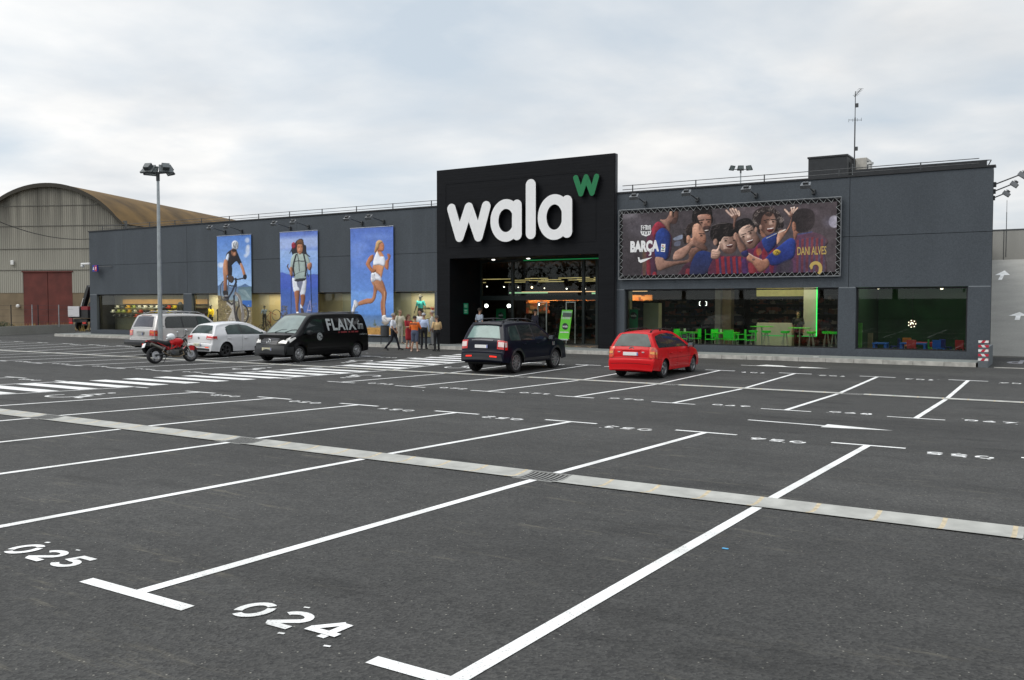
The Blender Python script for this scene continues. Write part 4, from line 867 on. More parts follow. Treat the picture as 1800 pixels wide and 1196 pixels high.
p.poly(R(960, 960, 1030, 800, 1120, 755, 1240, 790, 1260, 880, 1240, 1000, 1080, 1110, 960, 1110), (30, 46, 104), (40, 40, 68), pi / 2)
# player B (upper, tall)
p.poly(R(985, 290, 1010, 215, 1120, 185, 1230, 205, 1250, 290, 1240, 400, 1040, 380, 990, 370), HA); p.poly(R(1055, 300, 1130, 275, 1225, 285, 1235, 370, 1225, 440, 1190, 500, 1140, 480, 1080, 380), S1, (170, 112, 90), 0); p.line(R(1070, 360, 1140, 350), 14, HA); p.line(R(1170, 350, 1225, 348), 13, HA); p.poly(R(1130, 440, 1215, 430, 1205, 500, 1150, 510), (74, 50, 46)); p.line(R(1150, 490, 1195, 485), 8, (235, 220, 210))
# player C (profile looking right)
p.poly(R(920, 580, 900, 480, 940, 410, 1040, 370, 1100, 420, 1010, 480, 960, 560, 930, 640, 880, 660, 860, 520), (40, 30, 28)); p.poly(R(985, 500, 1000, 420, 1060, 398, 1110, 440, 1150, 520, 1170, 590, 1160, 650, 1110, 680, 1020, 640, 920, 660, 915, 580, 985, 590), (214, 160, 132), (150, 96, 74), .9); p.ell(935, 592, 26, 40, (196, 140, 112)); p.line(R(1075, 530, 1145, 535), 13, (50, 34, 32)); p.line(R(1130, 620, 1160, 625), 8, (110, 50, 46)); p.poly(R(1000, 650, 1120, 640, 1120, 690, 1030, 690), (110, 72, 58), None, 0, True, .8, .6)
p.poly(R(740, 880, 760, 770, 900, 690, 990, 620, 1090, 640, 1160, 690, 1185, 750, 1100, 745, 1000, 700, 930, 790, 860, 860), S1, S2, .7)
p.line(R(1090, 650, 1170, 720), 5, S2, .6); p.line(R(1040, 640, 1140, 730), 5, S2, .6)
p.poly(R(740, 590, 850, 545, 850, 600, 760, 620), (150, 165, 195), None, 0, True, .5, .7); p.poly(R(760, 640, 830, 630, 820, 690, 750, 690), (110, 120, 150), None, 0, True, .5, .6)
# player D (centre, dark fringe) -- spans the two tracings
p.poly(R(1250, 880, 1330, 810, 1420, 830, 1560, 820, 1700, 850, 1900, 850, 1950, 1110, 1240, 1110), (84, 34, 56), (70, 34, 60), 0)
for k, x in enumerate(range(1290, 1900, 74)): p.poly(R(x, 838, x + 38, 826, x + 66, 1180, x + 20, 1180), (160, 36, 46), (110, 26, 40), pi / 2, False, .35, .85); p.poly(R(x + 42, 850, x + 62, 850, x + 88, 1180, x + 68, 1180), (38, 50, 104), None, 0, False, .35, .7)
p.poly(R(1220, 560, 1240, 450, 1320, 400, 1430, 385, 1560, 420, 1590, 520, 1560, 620, 1340, 700, 1270, 640), HA); p.line(R(1240, 430, 1330, 400, 1440, 390), 6, (120, 110, 108), .8)
p.poly(R(1340, 640, 1360, 580, 1480, 540, 1560, 560, 1580, 640, 1560, 740, 1500, 790, 1400, 770, 1350, 710), S3, S2, 0); p.ell(1290, 640, 28, 45, S1); p.poly(R(1330, 580, 1460, 500, 1540, 520, 1500, 570, 1400, 570, 1350, 640), HA); p.line(R(1400, 600, 1450, 595), 9, HA); p.line(R(1520, 590, 1560, 600), 8, HA); p.poly(R(1430, 680, 1520, 665, 1500, 715, 1450, 710), (90, 40, 38)); p.line(R(1440, 684, 1510, 674), 8, (240, 230, 222)); p.poly(R(1380, 740, 1560, 730, 1500, 800, 1420, 790), (84, 54, 48), None, 0, True, .8, .7)
p.poly(R(1235, 790, 1250, 740, 1310, 735, 1330, 690, 1350, 680, 1355, 720, 1340, 750, 1358, 790, 1320, 860, 1240, 855), S3, S1, pi / 2)
for q in (R(1250, 770, 1340, 775), R(1245, 800, 1340, 806), R(1245, 830, 1325, 838)): p.line(q, 5, S2, .8)
p.zoom(1270, 335, 7.25)
# raised hand between D and E, long arm
p.poly(R(95, 270, 130, 250, 190, 255, 228, 290, 230, 330, 190, 350, 172, 400, 165, 480, 135, 485, 140, 370, 112, 345), S1, S2, .8)
for q, w_ in ((R(48, 255, 80, 290, 120, 320), 26), (R(98, 240, 120, 275, 140, 310), 24), (R(128, 232, 150, 265, 170, 300), 24), (R(165, 240, 185, 270, 195, 300), 24), (R(205, 265, 215, 290, 210, 320), 22)): p.line(q, w_ + 5, S2); p.line(q, w_ - 3, S3)
p.line(R(150, 250, 190, 330), 5, S2, .7); p.line(R(120, 260, 170, 335), 5, S2, .7)
# player F (curly hair, laughing)
p.poly(R(380, 330, 430, 250, 520, 215, 640, 220, 720, 290, 770, 380, 775, 470, 700, 480, 690, 520, 480, 560, 440, 480, 400, 430), (44, 34, 34))
for k in range(46):
    a = rng.uniform(2.6, 6.6); x = 575 + 190 * cos(a) * rng.uniform(.8, 1.03); y = 380 + 150 * sin(a) * rng.uniform(.8, 1.05); p.oval(x, y, 14, 12, 5, tuple(np.array((150, 135, 128)) * rng.uniform(.35, 1.2)), 0, 250, al=.75)
p.poly(R(490, 400, 520, 320, 590, 275, 650, 300, 680, 370, 685, 440, 660, 530, 600, 580, 540, 560, 495, 480), S1, S2, pi); p.line(R(530, 385, 590, 372), 11, HA); p.line(R(620, 372, 675, 372), 11, HA); p.poly(R(590, 400, 625, 385, 640, 440, 600, 445), S3, None, 0, True, .5, .7); p.poly(R(565, 490, 650, 475, 640, 520, 600, 535, 575, 520), (96, 36, 36)); p.line(R(575, 492, 645, 480), 9, (244, 236, 228)); p.ell(485, 470, 18, 34, S1); p.poly(R(480, 500, 540, 560, 560, 600, 500, 590), (150, 100, 80)); p.poly(R(540, 300, 640, 270, 620, 330, 570, 330), (46, 34, 32), None, 0, True, .5, .8)
# player E (centre right, smiling)
p.poly(R(170, 500, 160, 420, 220, 370, 330, 355, 400, 420, 430, 500, 380, 480, 340, 430, 250, 490, 200, 560), (24, 20, 22)); p.poly(R(205, 530, 250, 470, 340, 435, 400, 480, 440, 560, 480, 640, 440, 690, 400, 735, 340, 740, 290, 690, 230, 600), S3, S2, .3); p.line(R(240, 570, 300, 550), 11, HA); p.line(R(325, 530, 390, 505), 11, HA); p.poly(R(310, 580, 345, 570, 365, 620, 330, 625), S3, None, 0, True, .5, .8); p.poly(R(310, 645, 385, 620, 385, 655, 340, 685), (100, 40, 38)); p.line(R(318, 652, 382, 630), 10, (245, 238, 230)); p.ell(425, 500, 18, 35, S1); p.poly(R(300, 690, 400, 690, 380, 740, 330, 745), (100, 66, 56), None, 0, True, .8, .6)
p.poly(R(300, 770, 400, 740, 480, 650, 560, 620, 700, 700, 720, 1080, 250, 1080), (96, 34, 58), (60, 36, 80), 0)
for x in (395, 500, 600): p.poly(R(x, 790, x + 45, 700, x + 75, 830, x + 40, 1080, x, 1080), (156, 34, 46), (100, 26, 44), pi / 2, False, .3, .8)
p.poly(R(430, 760, 480, 740, 500, 800, 450, 830), (170, 100, 50), None, 0, True, .4, .7); p.poly(R(250, 900, 300, 880, 330, 1070, 260, 1070), (60, 40, 100), al=.7); p.poly(R(330, 930, 400, 940, 420, 1060, 350, 1070), (168, 46, 44), al=.6)
p.poly(R(500, 640, 600, 570, 690, 545, 700, 640, 650, 740, 570, 790), (36, 60, 140), (26, 40, 100), .6); p.line(R(560, 610, 690, 548), 7, (220, 214, 190), .9)
# hand on E's face
p.poly(R(140, 570, 165, 535, 185, 545, 215, 570, 240, 660, 290, 700, 300, 760, 240, 800, 200, 740, 180, 660, 150, 640), S1, S2, 0); p.line(R(165, 570, 200, 660), 5, S2, .8); p.line(R(190, 560, 225, 660), 5, S2, .8)
# player G (right, from behind): head, raised hand, shirt, sleeve, forearm
p.poly(R(820, 280, 850, 285, 870, 260, 920, 270, 905, 320, 880, 345, 845, 330), S1, S2, 0)
for q, w_ in ((R(795, 245, 820, 270, 850, 305), 24), (R(875, 225, 885, 250, 885, 285), 20), (R(912, 215, 910, 240, 898, 280), 20), (R(955, 222, 930, 250, 905, 290), 18)): p.line(q, w_ + 5, S2); p.line(q, w_ - 3, S3)
p.line(R(868, 222, 920, 214), 8, (235, 225, 220), .8)
p.poly(R(885, 330, 870, 440, 830, 520, 760, 620, 700, 690, 690, 620, 720, 520, 780, 500, 800, 520, 850, 440), (206, 150, 122), (150, 96, 76), 0); p.line(R(712, 540, 800, 500), 16, (225, 208, 192), .9)
p.poly(R(900, 620, 960, 570, 1150, 535, 1290, 580, 1350, 660, 1300, 760, 1310, 1080, 880, 1080, 870, 900), (84, 46, 78), (96, 70, 78), 0)
for k, x in enumerate(range(945, 1290, 62)): p.poly(R(x, 600 + abs(k - 3) * 12, x + 28, 592 + abs(k - 3) * 12, x + 22, 1080, x - 8, 1080), (146, 50, 54), (84, 44, 54), pi / 2, False, .5, .7)
for k, x in enumerate(range(975, 1290, 62)): p.poly(R(x, 610, x + 22, 610, x + 16, 1080, x - 8, 1080), (54, 62, 98), None, 0, False, .5, .5)
p.poly(R(920, 640, 900, 540, 930, 500, 1010, 520, 960, 560), (150, 98, 78)); p.poly(R(885, 400, 900, 300, 960, 245, 1060, 228, 1150, 260, 1180, 360, 1150, 470, 1060, 530, 960, 530, 910, 470), (42, 36, 38), (54, 46, 48), 0, True, .45); p.poly(R(900, 400, 930, 420, 935, 500, 900, 520, 885, 450), (170, 112, 88)); p.line(R(960, 560, 1060, 545, 1140, 530), 14, (64, 76, 130), .8)
p.poly(R(545, 870, 640, 780, 760, 680, 860, 610, 925, 640, 930, 760, 900, 860, 780, 930, 640, 960, 580, 920), (38, 62, 152), (24, 36, 100), pi / 2); p.poly(R(640, 790, 690, 750, 745, 780, 720, 820, 670, 830), (196, 160, 44)); p.oval(690, 783, 14, 10, 6, (30, 28, 30), 150, 400); p.oval(700, 800, 16, 10, 6, (30, 28, 30), 150, 400)
p.poly(R(330, 800, 400, 840, 500, 885, 570, 870, 600, 940, 560, 1000, 480, 1050, 430, 1000, 380, 930, 310, 880), (196, 138, 108), (122, 74, 58), pi / 2); p.poly(R(240, 790, 310, 765, 335, 810, 300, 850, 250, 830), (40, 40, 90)); p.line(R(330, 800, 400, 842, 500, 884), 7, (235, 214, 200), .8); p.ell(395, 880, 22, 14, (80, 66, 66), al=.7)
p.poly(R(700, 960, 880, 880, 880, 1080, 700, 1080), (54, 46, 60), None, 0, True, 1, .8)
for ex, ey in ((555, 402), (645, 398), (268, 588), (357, 542)): p.ell(ex, ey, 17, 8, (34, 22, 20), al=.9); p.ell(ex, ey + 14, 20, 7, S2, al=.45)
p.poly(R(588, 440, 640, 430, 652, 452, 600, 462), S2, None, 0, True, .5, .5); p.poly(R(318, 612, 368, 600, 376, 622, 330, 634), S2, None, 0, True, .5, .5); p.ell(520, 470, 22, 50, S2, .1, .9, .5); p.ell(262, 640, 26, 50, S2, -.4, .9, .45)
p.zoom(1085, 340, 7.475)
for ex, ey in ((1108, 382), (1200, 376), (1425, 622), (1535, 618), (1105, 556)): p.ell(ex, ey, 18, 9, (34, 22, 20), al=.9); p.ell(ex, ey + 15, 22, 7, S2, al=.4)
p.poly(R(1145, 400, 1185, 400, 1192, 430, 1150, 432), S2, None, 0, True, .5, .5); p.poly(R(1470, 640, 1510, 635, 1515, 660, 1470, 665), S2, None, 0, True, .5, .5); p.ell(1090, 440, 20, 50, S2, .2, .9, .5); p.ell(1370, 700, 24, 50, S2, -.2, .9, .45); p.ell(1020, 620, 30, 40, S2, 0, .9, .4)
p.zoom(1270, 335, 7.25)
HC_ = [(70, 60, 58), (14, 10, 10), (104, 92, 88), (20, 16, 16)]
p.strands(R(230, 420, 300, 400, 360, 420, 400, 460, 200, 470), 60, 30, 2.0, 22, HC_); p.strands(R(960, 320, 1040, 300, 1100, 340, 980, 420, 1080, 450), 50, 26, 2.2, 34, [(54, 46, 46), (18, 14, 14), (38, 30, 30)]); p.strands(R(430, 300, 520, 250, 640, 240, 720, 330, 440, 420, 740, 420), 90, 26, 1.6, 22, HC_ + [(150, 136, 128)])
pass; pass; pass
pass
p.zoom(1085, 340, 7.475); p.strands(R(1040, 240, 1120, 220, 1200, 250, 1010, 320), 50, 22, 1.6, 20, HC_); p.strands(R(1280, 470, 1350, 430, 1450, 450, 1520, 480, 1290, 560, 1450, 520), 90, 34, 1.9, 26, HC_); p.strands(R(930, 470, 980, 420, 900, 540), 30, 24, 2.2, 16, HC_)
pass; pass; pass; pass
for k in range(16): p.ell(rng.uniform(60, 1500), rng.uniform(150, 420), rng.uniform(30, 80), rng.uniform(12, 30), (84, 74, 80), soft=5, al=.18)
p.zoom(1270, 335, 7.25)
p.ell(1425, 398, 72, 78, (168, 162, 176), soft=.9); p.ell(1350, 405, 60, 60, (110, 104, 122), soft=6, al=.5)
p.noise(2.6); PIC_BRD = p

def hang_banner(pic, lx0, lx1, bottom, label, name='hanging_banner'):
    t0 = pv(*lx0, FV - .09); t1 = pv(*lx1, FV - .09); zt = (t0.z + t1.z) / 2
    t = empty(name, ((t0.x + t1.x) / 2, FV - .09, zt), 0, label, 'banner', 'tall printed banners hung on the left wing')
    printed('printed_cloth', pic, t0.x, t1.x, bottom, zt, FV - .09, 110, 210, t, GAIN, .006)
    for zz in (zt, bottom):
        m = MB(); m.tube([(t0.x - .03, FV - .085, zz), (t1.x + .03, FV - .085, zz)], .022, mat('banner_rod', (.3, .33, .4), .4, .5), 8); o = m.build('rod'); o.parent = t; o.matrix_parent_inverse = Matrix.Translation(-t.location)
    for uu in (t0.x + .2, t1.x - .2): m = MB(); m.box((uu - .02, FV - .085, zt - .03), (uu + .02, FV, zt + .02), DKMETAL); o = m.build('wall_bracket'); o.parent = t; o.matrix_parent_inverse = Matrix.Translation(-t.location)
GAIN = 1.2
hang_banner(PIC_CYC, (381.5, 416.5), (441, 411.5), .62, 'tall banner of a mountain biker with white helmet, blue sky')
hang_banner(PIC_HIK, (492, 409), (558, 405), .62, 'tall banner of a hiker with backpack and walking poles')
hang_banner(PIC_RUN, (616, 402.5), (691, 397), .62, 'tall banner of a woman running in white top and shorts')

b0 = pv(1091, 371); b1 = pv(1481, 347); zb0 = pv(1090, 492).z; zt_ = b0.z; BY = FV - .16
bb = empty('billboard', ((b0.x + b1.x) / 2, BY, zb0), 0, 'wide laced billboard of celebrating football players above cafe window', 'billboard')
def kid(m, name, smooth=None):
    o = m.build(name, smooth=smooth); o.parent = bb; o.matrix_parent_inverse = Matrix.Translation(-bb.location); return o
fu0, fu1, fz0, fz1 = b0.x, b1.x, zb0, zt_; T_ = .17
m = MB()
for a, b in (((fu0, BY - .02, fz0), (fu0, BY - .02, fz1)), ((fu1, BY - .02, fz0), (fu1, BY - .02, fz1)), ((fu0, BY - .02, fz0), (fu1, BY - .02, fz0)), ((fu0, BY - .02, fz1), (fu1, BY - .02, fz1))): m.tube([a, b], .025, mat('dull_frame_tube', (.16, .17, .18), .5, .4), 8)
for k in range(9):
    uu = fu0 + .3 + k * (fu1 - fu0 - .6) / 8
    for zz in (fz0, fz1): m.box((uu - .03, BY, zz - .03), (uu + .03, FV - .001, zz + .03), DKMETAL)
kid(m, 'tube_frame', 50)
m = MB(); m.box((fu0 + .03, BY + .05, fz0 + .03), (fu1 - .03, BY + .09, fz1 - .03), mat('black_backing', (.008, .008, .008), .9)); kid(m, 'backing_board')
printed('printed_sheet', PIC_BRD, fu0 + T_, fu1 - T_, fz0 + T_, fz1 - T_, BY, 420, 140, bb, GAIN)
m = MB(); LC = mat('grey_lacing_cord', (.30, .31, .31), .7)
def lace(a, b, inn):
    n = max(2, int((Vector(b) - Vector(a)).length / .30)); a, b, inn = Vector(a), Vector(b), Vector(inn)
    for i in range(n):
        p0 = a.lerp(b, (i + .1) / n); p1 = a.lerp(b, (i + .75) / n) + inn
        m.tube([p0 + Vector((0, -.035, 0)), p1 + Vector((0, -.01, 0)), ], .009, LC, 5)
        m.tube([p1 + Vector((0, -.008, 0)), a.lerp(b, min(1, (i + 1.1) / n)) + Vector((0, .03, 0))], .008, LC, 4)
lace((fu0, BY, fz0), (fu0, BY, fz1), (T_ + .03, 0, 0)); lace((fu1, BY, fz0), (fu1, BY, fz1), (-T_ - .03, 0, 0)); lace((fu0, BY, fz0), (fu1, BY, fz0), (0, 0, T_ + .03)); lace((fu0, BY, fz1), (fu1, BY, fz1), (0, 0, -T_ - .03)); kid(m, 'lacing')
INKW = mat('white_print', (.82, .82, .82), .5, var=.02); INKY = mat('gold_print', (.50, .36, .10), .5, var=.1)
def on_board(px, py):
    P = pv(px, py, BY - .006); return P.x, P.z
def place_text(mb, txt, x0, y0, x1, y1, bold, m, sh=0, sp_=1.0):
    """text filling the photo box (x0,y0)-(x1,y1), laid flat on the sheet"""
    ul, zl = on_board(x0, y1); ur, zr = on_board(x1, y1 - (x1 - x0) * .045); _, ztp = on_board(x0, y0)
    vs, fs = text_mesh(txt, ur - ul, ztp - zl, bold, spacing=sp_); mb.add([(ul + v.x, BY - .006, zl + v.y) for v in vs], fs, m)
m = MB(); place_text(m, 'BARCA', 1108, 424, 1158.5, 444.2, .062, INKW, 0, 1.0)
cu, cz = on_board(1143.5, 446); m.prism([(cu - .05, cz + .07), (cu + .05, cz + .07), (cu + .03, cz - .07), (cu - .1, cz - .10), (cu - .07, cz - .05), (cu - .02, cz - .03)], 0, .004, INKW, Matrix(((1, 0, 0, 0), (0, 0, 1, BY - .011), (0, 1, 0, 0), (0, 0, 0, 1))))
# swoosh
sw = R(1121, 452, 1122.5, 460, 1126, 462.5, 1133, 460, 1147, 452.3, 1132, 455.6, 1126, 457.3, 1124, 455.5, 1124.6, 453.5)
m.face([(on_board(*q)[0], BY - .006, on_board(*q)[1]) for q in sw], INKW)
kid(m, 'white_lettering')
# crest: shield with cross, stripes and ball
m = MB(); CG = mat('crest_dark_print', (.05, .045, .05), .6)
def flatpoly(pts, mm, off): m.face([(on_board(1085 + a / 7.475, 340 + b / 7.475)[0], BY - .006 - off, on_board(1085 + a / 7.475, 340 + b / 7.475)[1]) for a, b in pts], mm)
flatpoly(R(312, 420, 345, 428, 378, 416, 410, 428, 438, 416, 440, 470, 446, 500, 432, 545, 378, 568, 322, 548, 306, 508, 314, 475), INKW, 0)
flatpoly(R(322, 432, 372, 430, 372, 478, 322, 480), CG, .002); flatpoly(R(328, 449, 366, 448, 366, 458, 328, 459), INKW, .004); flatpoly(R(342, 434, 351, 434, 351, 447, 342, 447), INKW, .005); flatpoly(R(342, 460, 351, 460, 351, 474, 342, 474), INKW, .005)
for k in range(4): flatpoly(R(386 + k * 13, 430, 391 + k * 13, 430, 391 + k * 13, 478, 386 + k * 13, 479), CG, .002)
flatpoly(R(316, 482, 438, 478, 438, 496, 316, 500), CG, .002)
for k in range(5): flatpoly(R(324 + k * 24, 506, 334 + k * 24, 505, 336 + k * 22, 535 + (10 if 0 < k < 4 else 0), 330 + k * 22, 536 + (10 if 0 < k < 4 else 0)), CG, .002)
cu, cz = on_board(1085 + 378 / 7.475, 340 + 520 / 7.475)
for rr, mm, off in ((.075, CG, .004), (.058, INKW, .006)): m.face([(cu + rr * cos(a), BY - .006 - off, cz + rr * sin(a)) for a in np.linspace(0, 2 * pi, 13)[:-1]], mm)
m.face([(cu + .02 * cos(a), BY - .015, cz + .02 * sin(a)) for a in np.linspace(0, 2 * pi, 6)[:-1]], CG)
kid(m, 'club_crest')
# sleeve patch
m = MB(); flatpoly(R(578, 664, 634, 668, 626, 772, 572, 768), INKW, .001)
for (x, y, c) in ((600, 690, (.6, .1, .05)), (590, 712, (.05, .15, .5)), (616, 712, (.6, .4, .05)), (602, 728, (.05, .35, .1))):
    cu, cz = on_board(1085 + x / 7.475, 340 + y / 7.475); m.face([(cu + .035 * cos(a), BY - .010, cz + .035 * sin(a)) for a in np.linspace(0, 2 * pi, 9)[:-1]], mat('patch_%d' % x, c, .5))
flatpoly(R(582, 745, 618, 747, 616, 758, 580, 756), CG, .003); kid(m, 'sleeve_patch')
m = MB(); place_text(m, 'DANI ALVES', 1401.5, 434.5, 1452.5, 449, .012, INKY, 0, .95); kid(m, 'shirt_name')
m = MB()
def strip(pts, w, mm, off):
    q = [Vector(on_board(1270 + a / 7.25, 335 + b / 7.25)) for a, b in pts]; P = []
    for i, c in enumerate(q):
        d = (q[min(i + 1, len(q) - 1)] - q[max(i - 1, 0)]).normalized(); n_ = Vector((-d.y, d.x)) * w / 2; P.append([(c.x + n_.x, BY - .006 - off, c.y + n_.y), (c.x - n_.x, BY - .006 - off, c.y - n_.y)])
    m.grid(P, mm)
strip([(1120, 990)] + [(1188 + 62 * cos(a), 988 + 62 * sin(a) * 1.05) for a in np.linspace(pi, 2 * pi + .15, 12)] + [(1244, 1040), (1225, 1064)], .135, INKY, 0); kid(m, 'shirt_number')
# ================================================================ SURROUNDINGS
def onto(o, p): o.parent = p; o.matrix_parent_inverse = Matrix.Translation(-p.location); return o
# yard beyond the low wall and the concrete ramp on the right
YARD = mat('dry_yard_earth', (.17, .14, .09), .95, var=.35, scale=.6, bump=.4, bscale=6)
tag(sheet('yard_ground', -600, -68.6, 26, 600, YARD, .02), 'dry earth yard with tufts of yellow grass behind the low wall', 'ground', kind='structure')
RC = wall_mat('ramp_concrete', (.27, .265, .245))
RS0, RSL = 41.0, .165; RZ0 = .2
def rz(v): return RZ0 + (v - RS0) * RSL
rtop = 73.0; RV1 = rtop
m = MB(); ul = lambda v: UR + (SR[0] - UR) * (v - FV) / (SR[1] - FV) + .02
vv = list(np.linspace(RS0, RV1, 9)); m.grid([[(ul(v), v, rz(v)), (14.0, v, rz(v))] for v in vv], RC)
m.face([(ul(RS0), RS0, 0), (14, RS0, 0), (14, RS0, RZ0), (ul(RS0), RS0, RZ0)], RC)
m.face([(ul(RV1), RV1, rz(RV1)), (14.0, RV1, rz(RV1)), (14, 90, rz(RV1)), (ul(RV1) - .5, 90, rz(RV1))], RC)
tag(m.build('ramp'), 'pale concrete car ramp rising beside the shop', 'ramp', kind='structure')
m = MB()
def ramp_arrow(px, py, s, w):
    P = None; r = ray(px, py); t = (RZ0 - RS0 * RSL - CAMZ) / (r.z - RSL * r.y); P = CP + r * t; v, u = P.y, P.x
    for pts in ([(-w * .25, -s), (w * .25, -s), (w * .25, 0), (-w * .25, 0)], [(-w, 0.001), (w, 0.001), (0, s)]): m.face([(u + a, v + b, rz(v + b) + .012) for a, b in pts], PAINT)
ramp_arrow(1790, 556, 1.1, .42); ramp_arrow(1762, 484, 2.2, .42)
tag(m.build('ramp_arrows'), 'white arrows painted on the concrete ramp', 'road marking', kind='structure')
pw = empty('parapet_wall', (0, 76, 5), 0, 'plain concrete parapet wall closing the top of the ramp', 'wall')
zp = pv(1744, 406.5, 76).z
m = MB(); m.box((ul(76) - 1, 76, 3), (20, 76.3, zp), RC); m.box((ul(76) - 1, 75.97, zp + .002), (20, 76.33, zp + .10), DKMETAL); m.box((pv(1764, 420, 76).x, 75.98, 3), (pv(1764, 420, 76).x + .04, 76, zp), SEAM); onto(m.build('concrete_panel'), pw)
# text painted on the tarmac before the ramp, read from the ramp side
m = MB(); vs, fs = text_mesh('STOP', 2.7, 2.3, .02)
PW = mat('worn_white_paint', (.20, .20, .22), .7, var=.4, scale=8)
m.add([(.72 - v.x, 39.3 - v.y, gh(39.3 - v.y) + DZ) for v in vs], fs, PW)
tag(m.build('lane_lettering'), 'worn white letters painted upside down at the ramp foot', 'road marking', kind='structure')
m = MB(); m.box((-2.2, 34.62, .0), (14, 34.78, gh(34.7) + .015), KERB); tag(m.build('flush_kerb'), 'flush pale kerb at the foot of the ramp lane', 'kerb', kind='structure')
# short grey wall with a red and white striped end
bp_ = empty('barrier_wall', (-2.42, KV, .1), 0, 'short grey wall with red and white warning stripes on its end', 'barrier')
zb_ = pv(1724, 610, KV).z; x0, x1 = -2.68, -2.38
m = MB(); m.bbox((x0, KV - .01, .05), (x1, FV - .03, zb_), wall_mat('grey_painted_block', (.13, .145, .155)), .012); onto(m.build('block'), bp_)
RW = mat('red_tape', (.55, .02, .05), .4); WW = mat('white_tape', (.8, .8, .78), .4)
for k in range(5):
    m = MB(); z0 = .34 + k * .155; fy = KV - .012; xs = np.linspace(x0 - .005, x1 + .005, 4)
    for j in range(3):
        sk = .03 if k % 2 else -.03; m.face([(xs[j] + (0 if j == 0 else sk), fy - .002, z0), (xs[j + 1] + (0 if j == 2 else sk), fy - .002, z0), (xs[j + 1] - (0 if j == 2 else sk), fy - .002, z0 + .085), (xs[j] - (0 if j == 0 else sk), fy - .002, z0 + .085)], (WW, RW)[(j + k) % 2])
    m.box((x1, KV, z0), (x1 + .008, KV + .18, z0 + .085), RW); onto(m.build('warning_stripe'), bp_)
# low concrete wall and wire fence on the left
LWM = wall_mat('old_block_wall', (.27, .265, .24))
wx = [(-62.6, 20), (-63.0, 33.2), (-63.9, 37.3), (-64.2, 39.6)]
lw = empty('low_wall', (-63, 33, 0), 0, 'low weathered concrete wall at the left edge of the parking lot', 'wall')
m = MB(); 
for (a, b), (c, d) in zip(wx, wx[1:]):
    z0, z1 = gh(b) + .62, gh(d) + .62
    vs = [(a, b, -.1), (c, d, -.1), (c - .2, d, -.1), (a - .2, b, -.1), (a, b, z0), (c, d, z1), (c - .2, d, z1), (a - .2, b, z0)]
    m.add(vs, [(0, 1, 5, 4), (1, 2, 6, 5), (2, 3, 7, 6), (3, 0, 4, 7), (4, 5, 6, 7)], LWM)
onto(m.build('wall_body'), lw)
fe = empty('wire_fence', (-63.2, 33, .7), 0, 'thin wire mesh fence on posts above the low wall', 'fence')
for k, (pxx, pyt, mt) in enumerate(((20, 538, BLACK), (57, 535, GALV), (67.5, 538, BLACK), (104, 535, GALV))):
    r = ray(pxx, 577); t_ = -63.9 / r.x; P = CP + r * t_
    m = MB(); m.tube([(-63.9 if P.y > 34 else -63.3, P.y, .6), (-63.9 if P.y > 34 else -63.3, P.y, 2.25)], .035, mt, 8); onto(m.build('post'), fe)
MESHW = mat('dark_wire', (.05, .05, .05), .5, .4)
m = MB()
for zz in (1.0, 1.45, 1.9, 2.2): m.tube([(-63.25, 30, zz), (-63.9, 37.3, zz), (-64.2, 39.5, zz)], .006, MESHW, 4)
onto(m.build('wire_strands'), fe)
# dry grass and a bush
GR = mat('dry_grass', (.30, .21, .07), .9, var=.4, scale=3)
m = MB()
for k in range(1500):
    u = -rng.uniform(65, 76); v = rng.uniform(33, 60); h = rng.uniform(.2, .75); a = rng.uniform(0, 6.28); z = gh(v) + .02
    m.face([(u - .03 * cos(a), v - .03 * sin(a), z), (u + .03 * cos(a), v + .03 * sin(a), z), (u + rng.uniform(-.15, .15), v + rng.uniform(-.15, .15), z + h)], GR)
tag(m.build('dry_grass'), 'dry yellow grass growing behind the low wall', 'grass', kind='stuff')
LF_ = mat('dusty_leaf', (.05, .075, .03), .8, var=.5, scale=2)
def bush(c, r, n, label):
    m = MB()
    for k in range(n):
        d = Vector(rng.normal(0, 1, 3)); d.normalize(); P = Vector(c) + Vector((d.x * r, d.y * r, abs(d.z) * r * .8)) * rng.uniform(.35, 1) ; s = rng.uniform(.05, .13)
        a = Vector(rng.normal(0, 1, 3)).normalized() * s; b = Vector(rng.normal(0, 1, 3)).normalized() * s
        m.face([P, P + a, P + a * .5 + b], LF_)
    t = empty('bush', c, 0, label, 'bush'); onto(m.build('foliage'), t)
    m = MB(); m.tube([(c[0], c[1], c[2] - .1), (c[0] + .05, c[1], c[2] + .4)], [.05, .02], mat('twig_brown', (.08, .06, .04), .9), 6); onto(m.build('stem'), t)
P = pg(22, 573); bush((-66.5, 35.2, .2), 1.1, 1600, 'dusty green bush behind the left fence post')

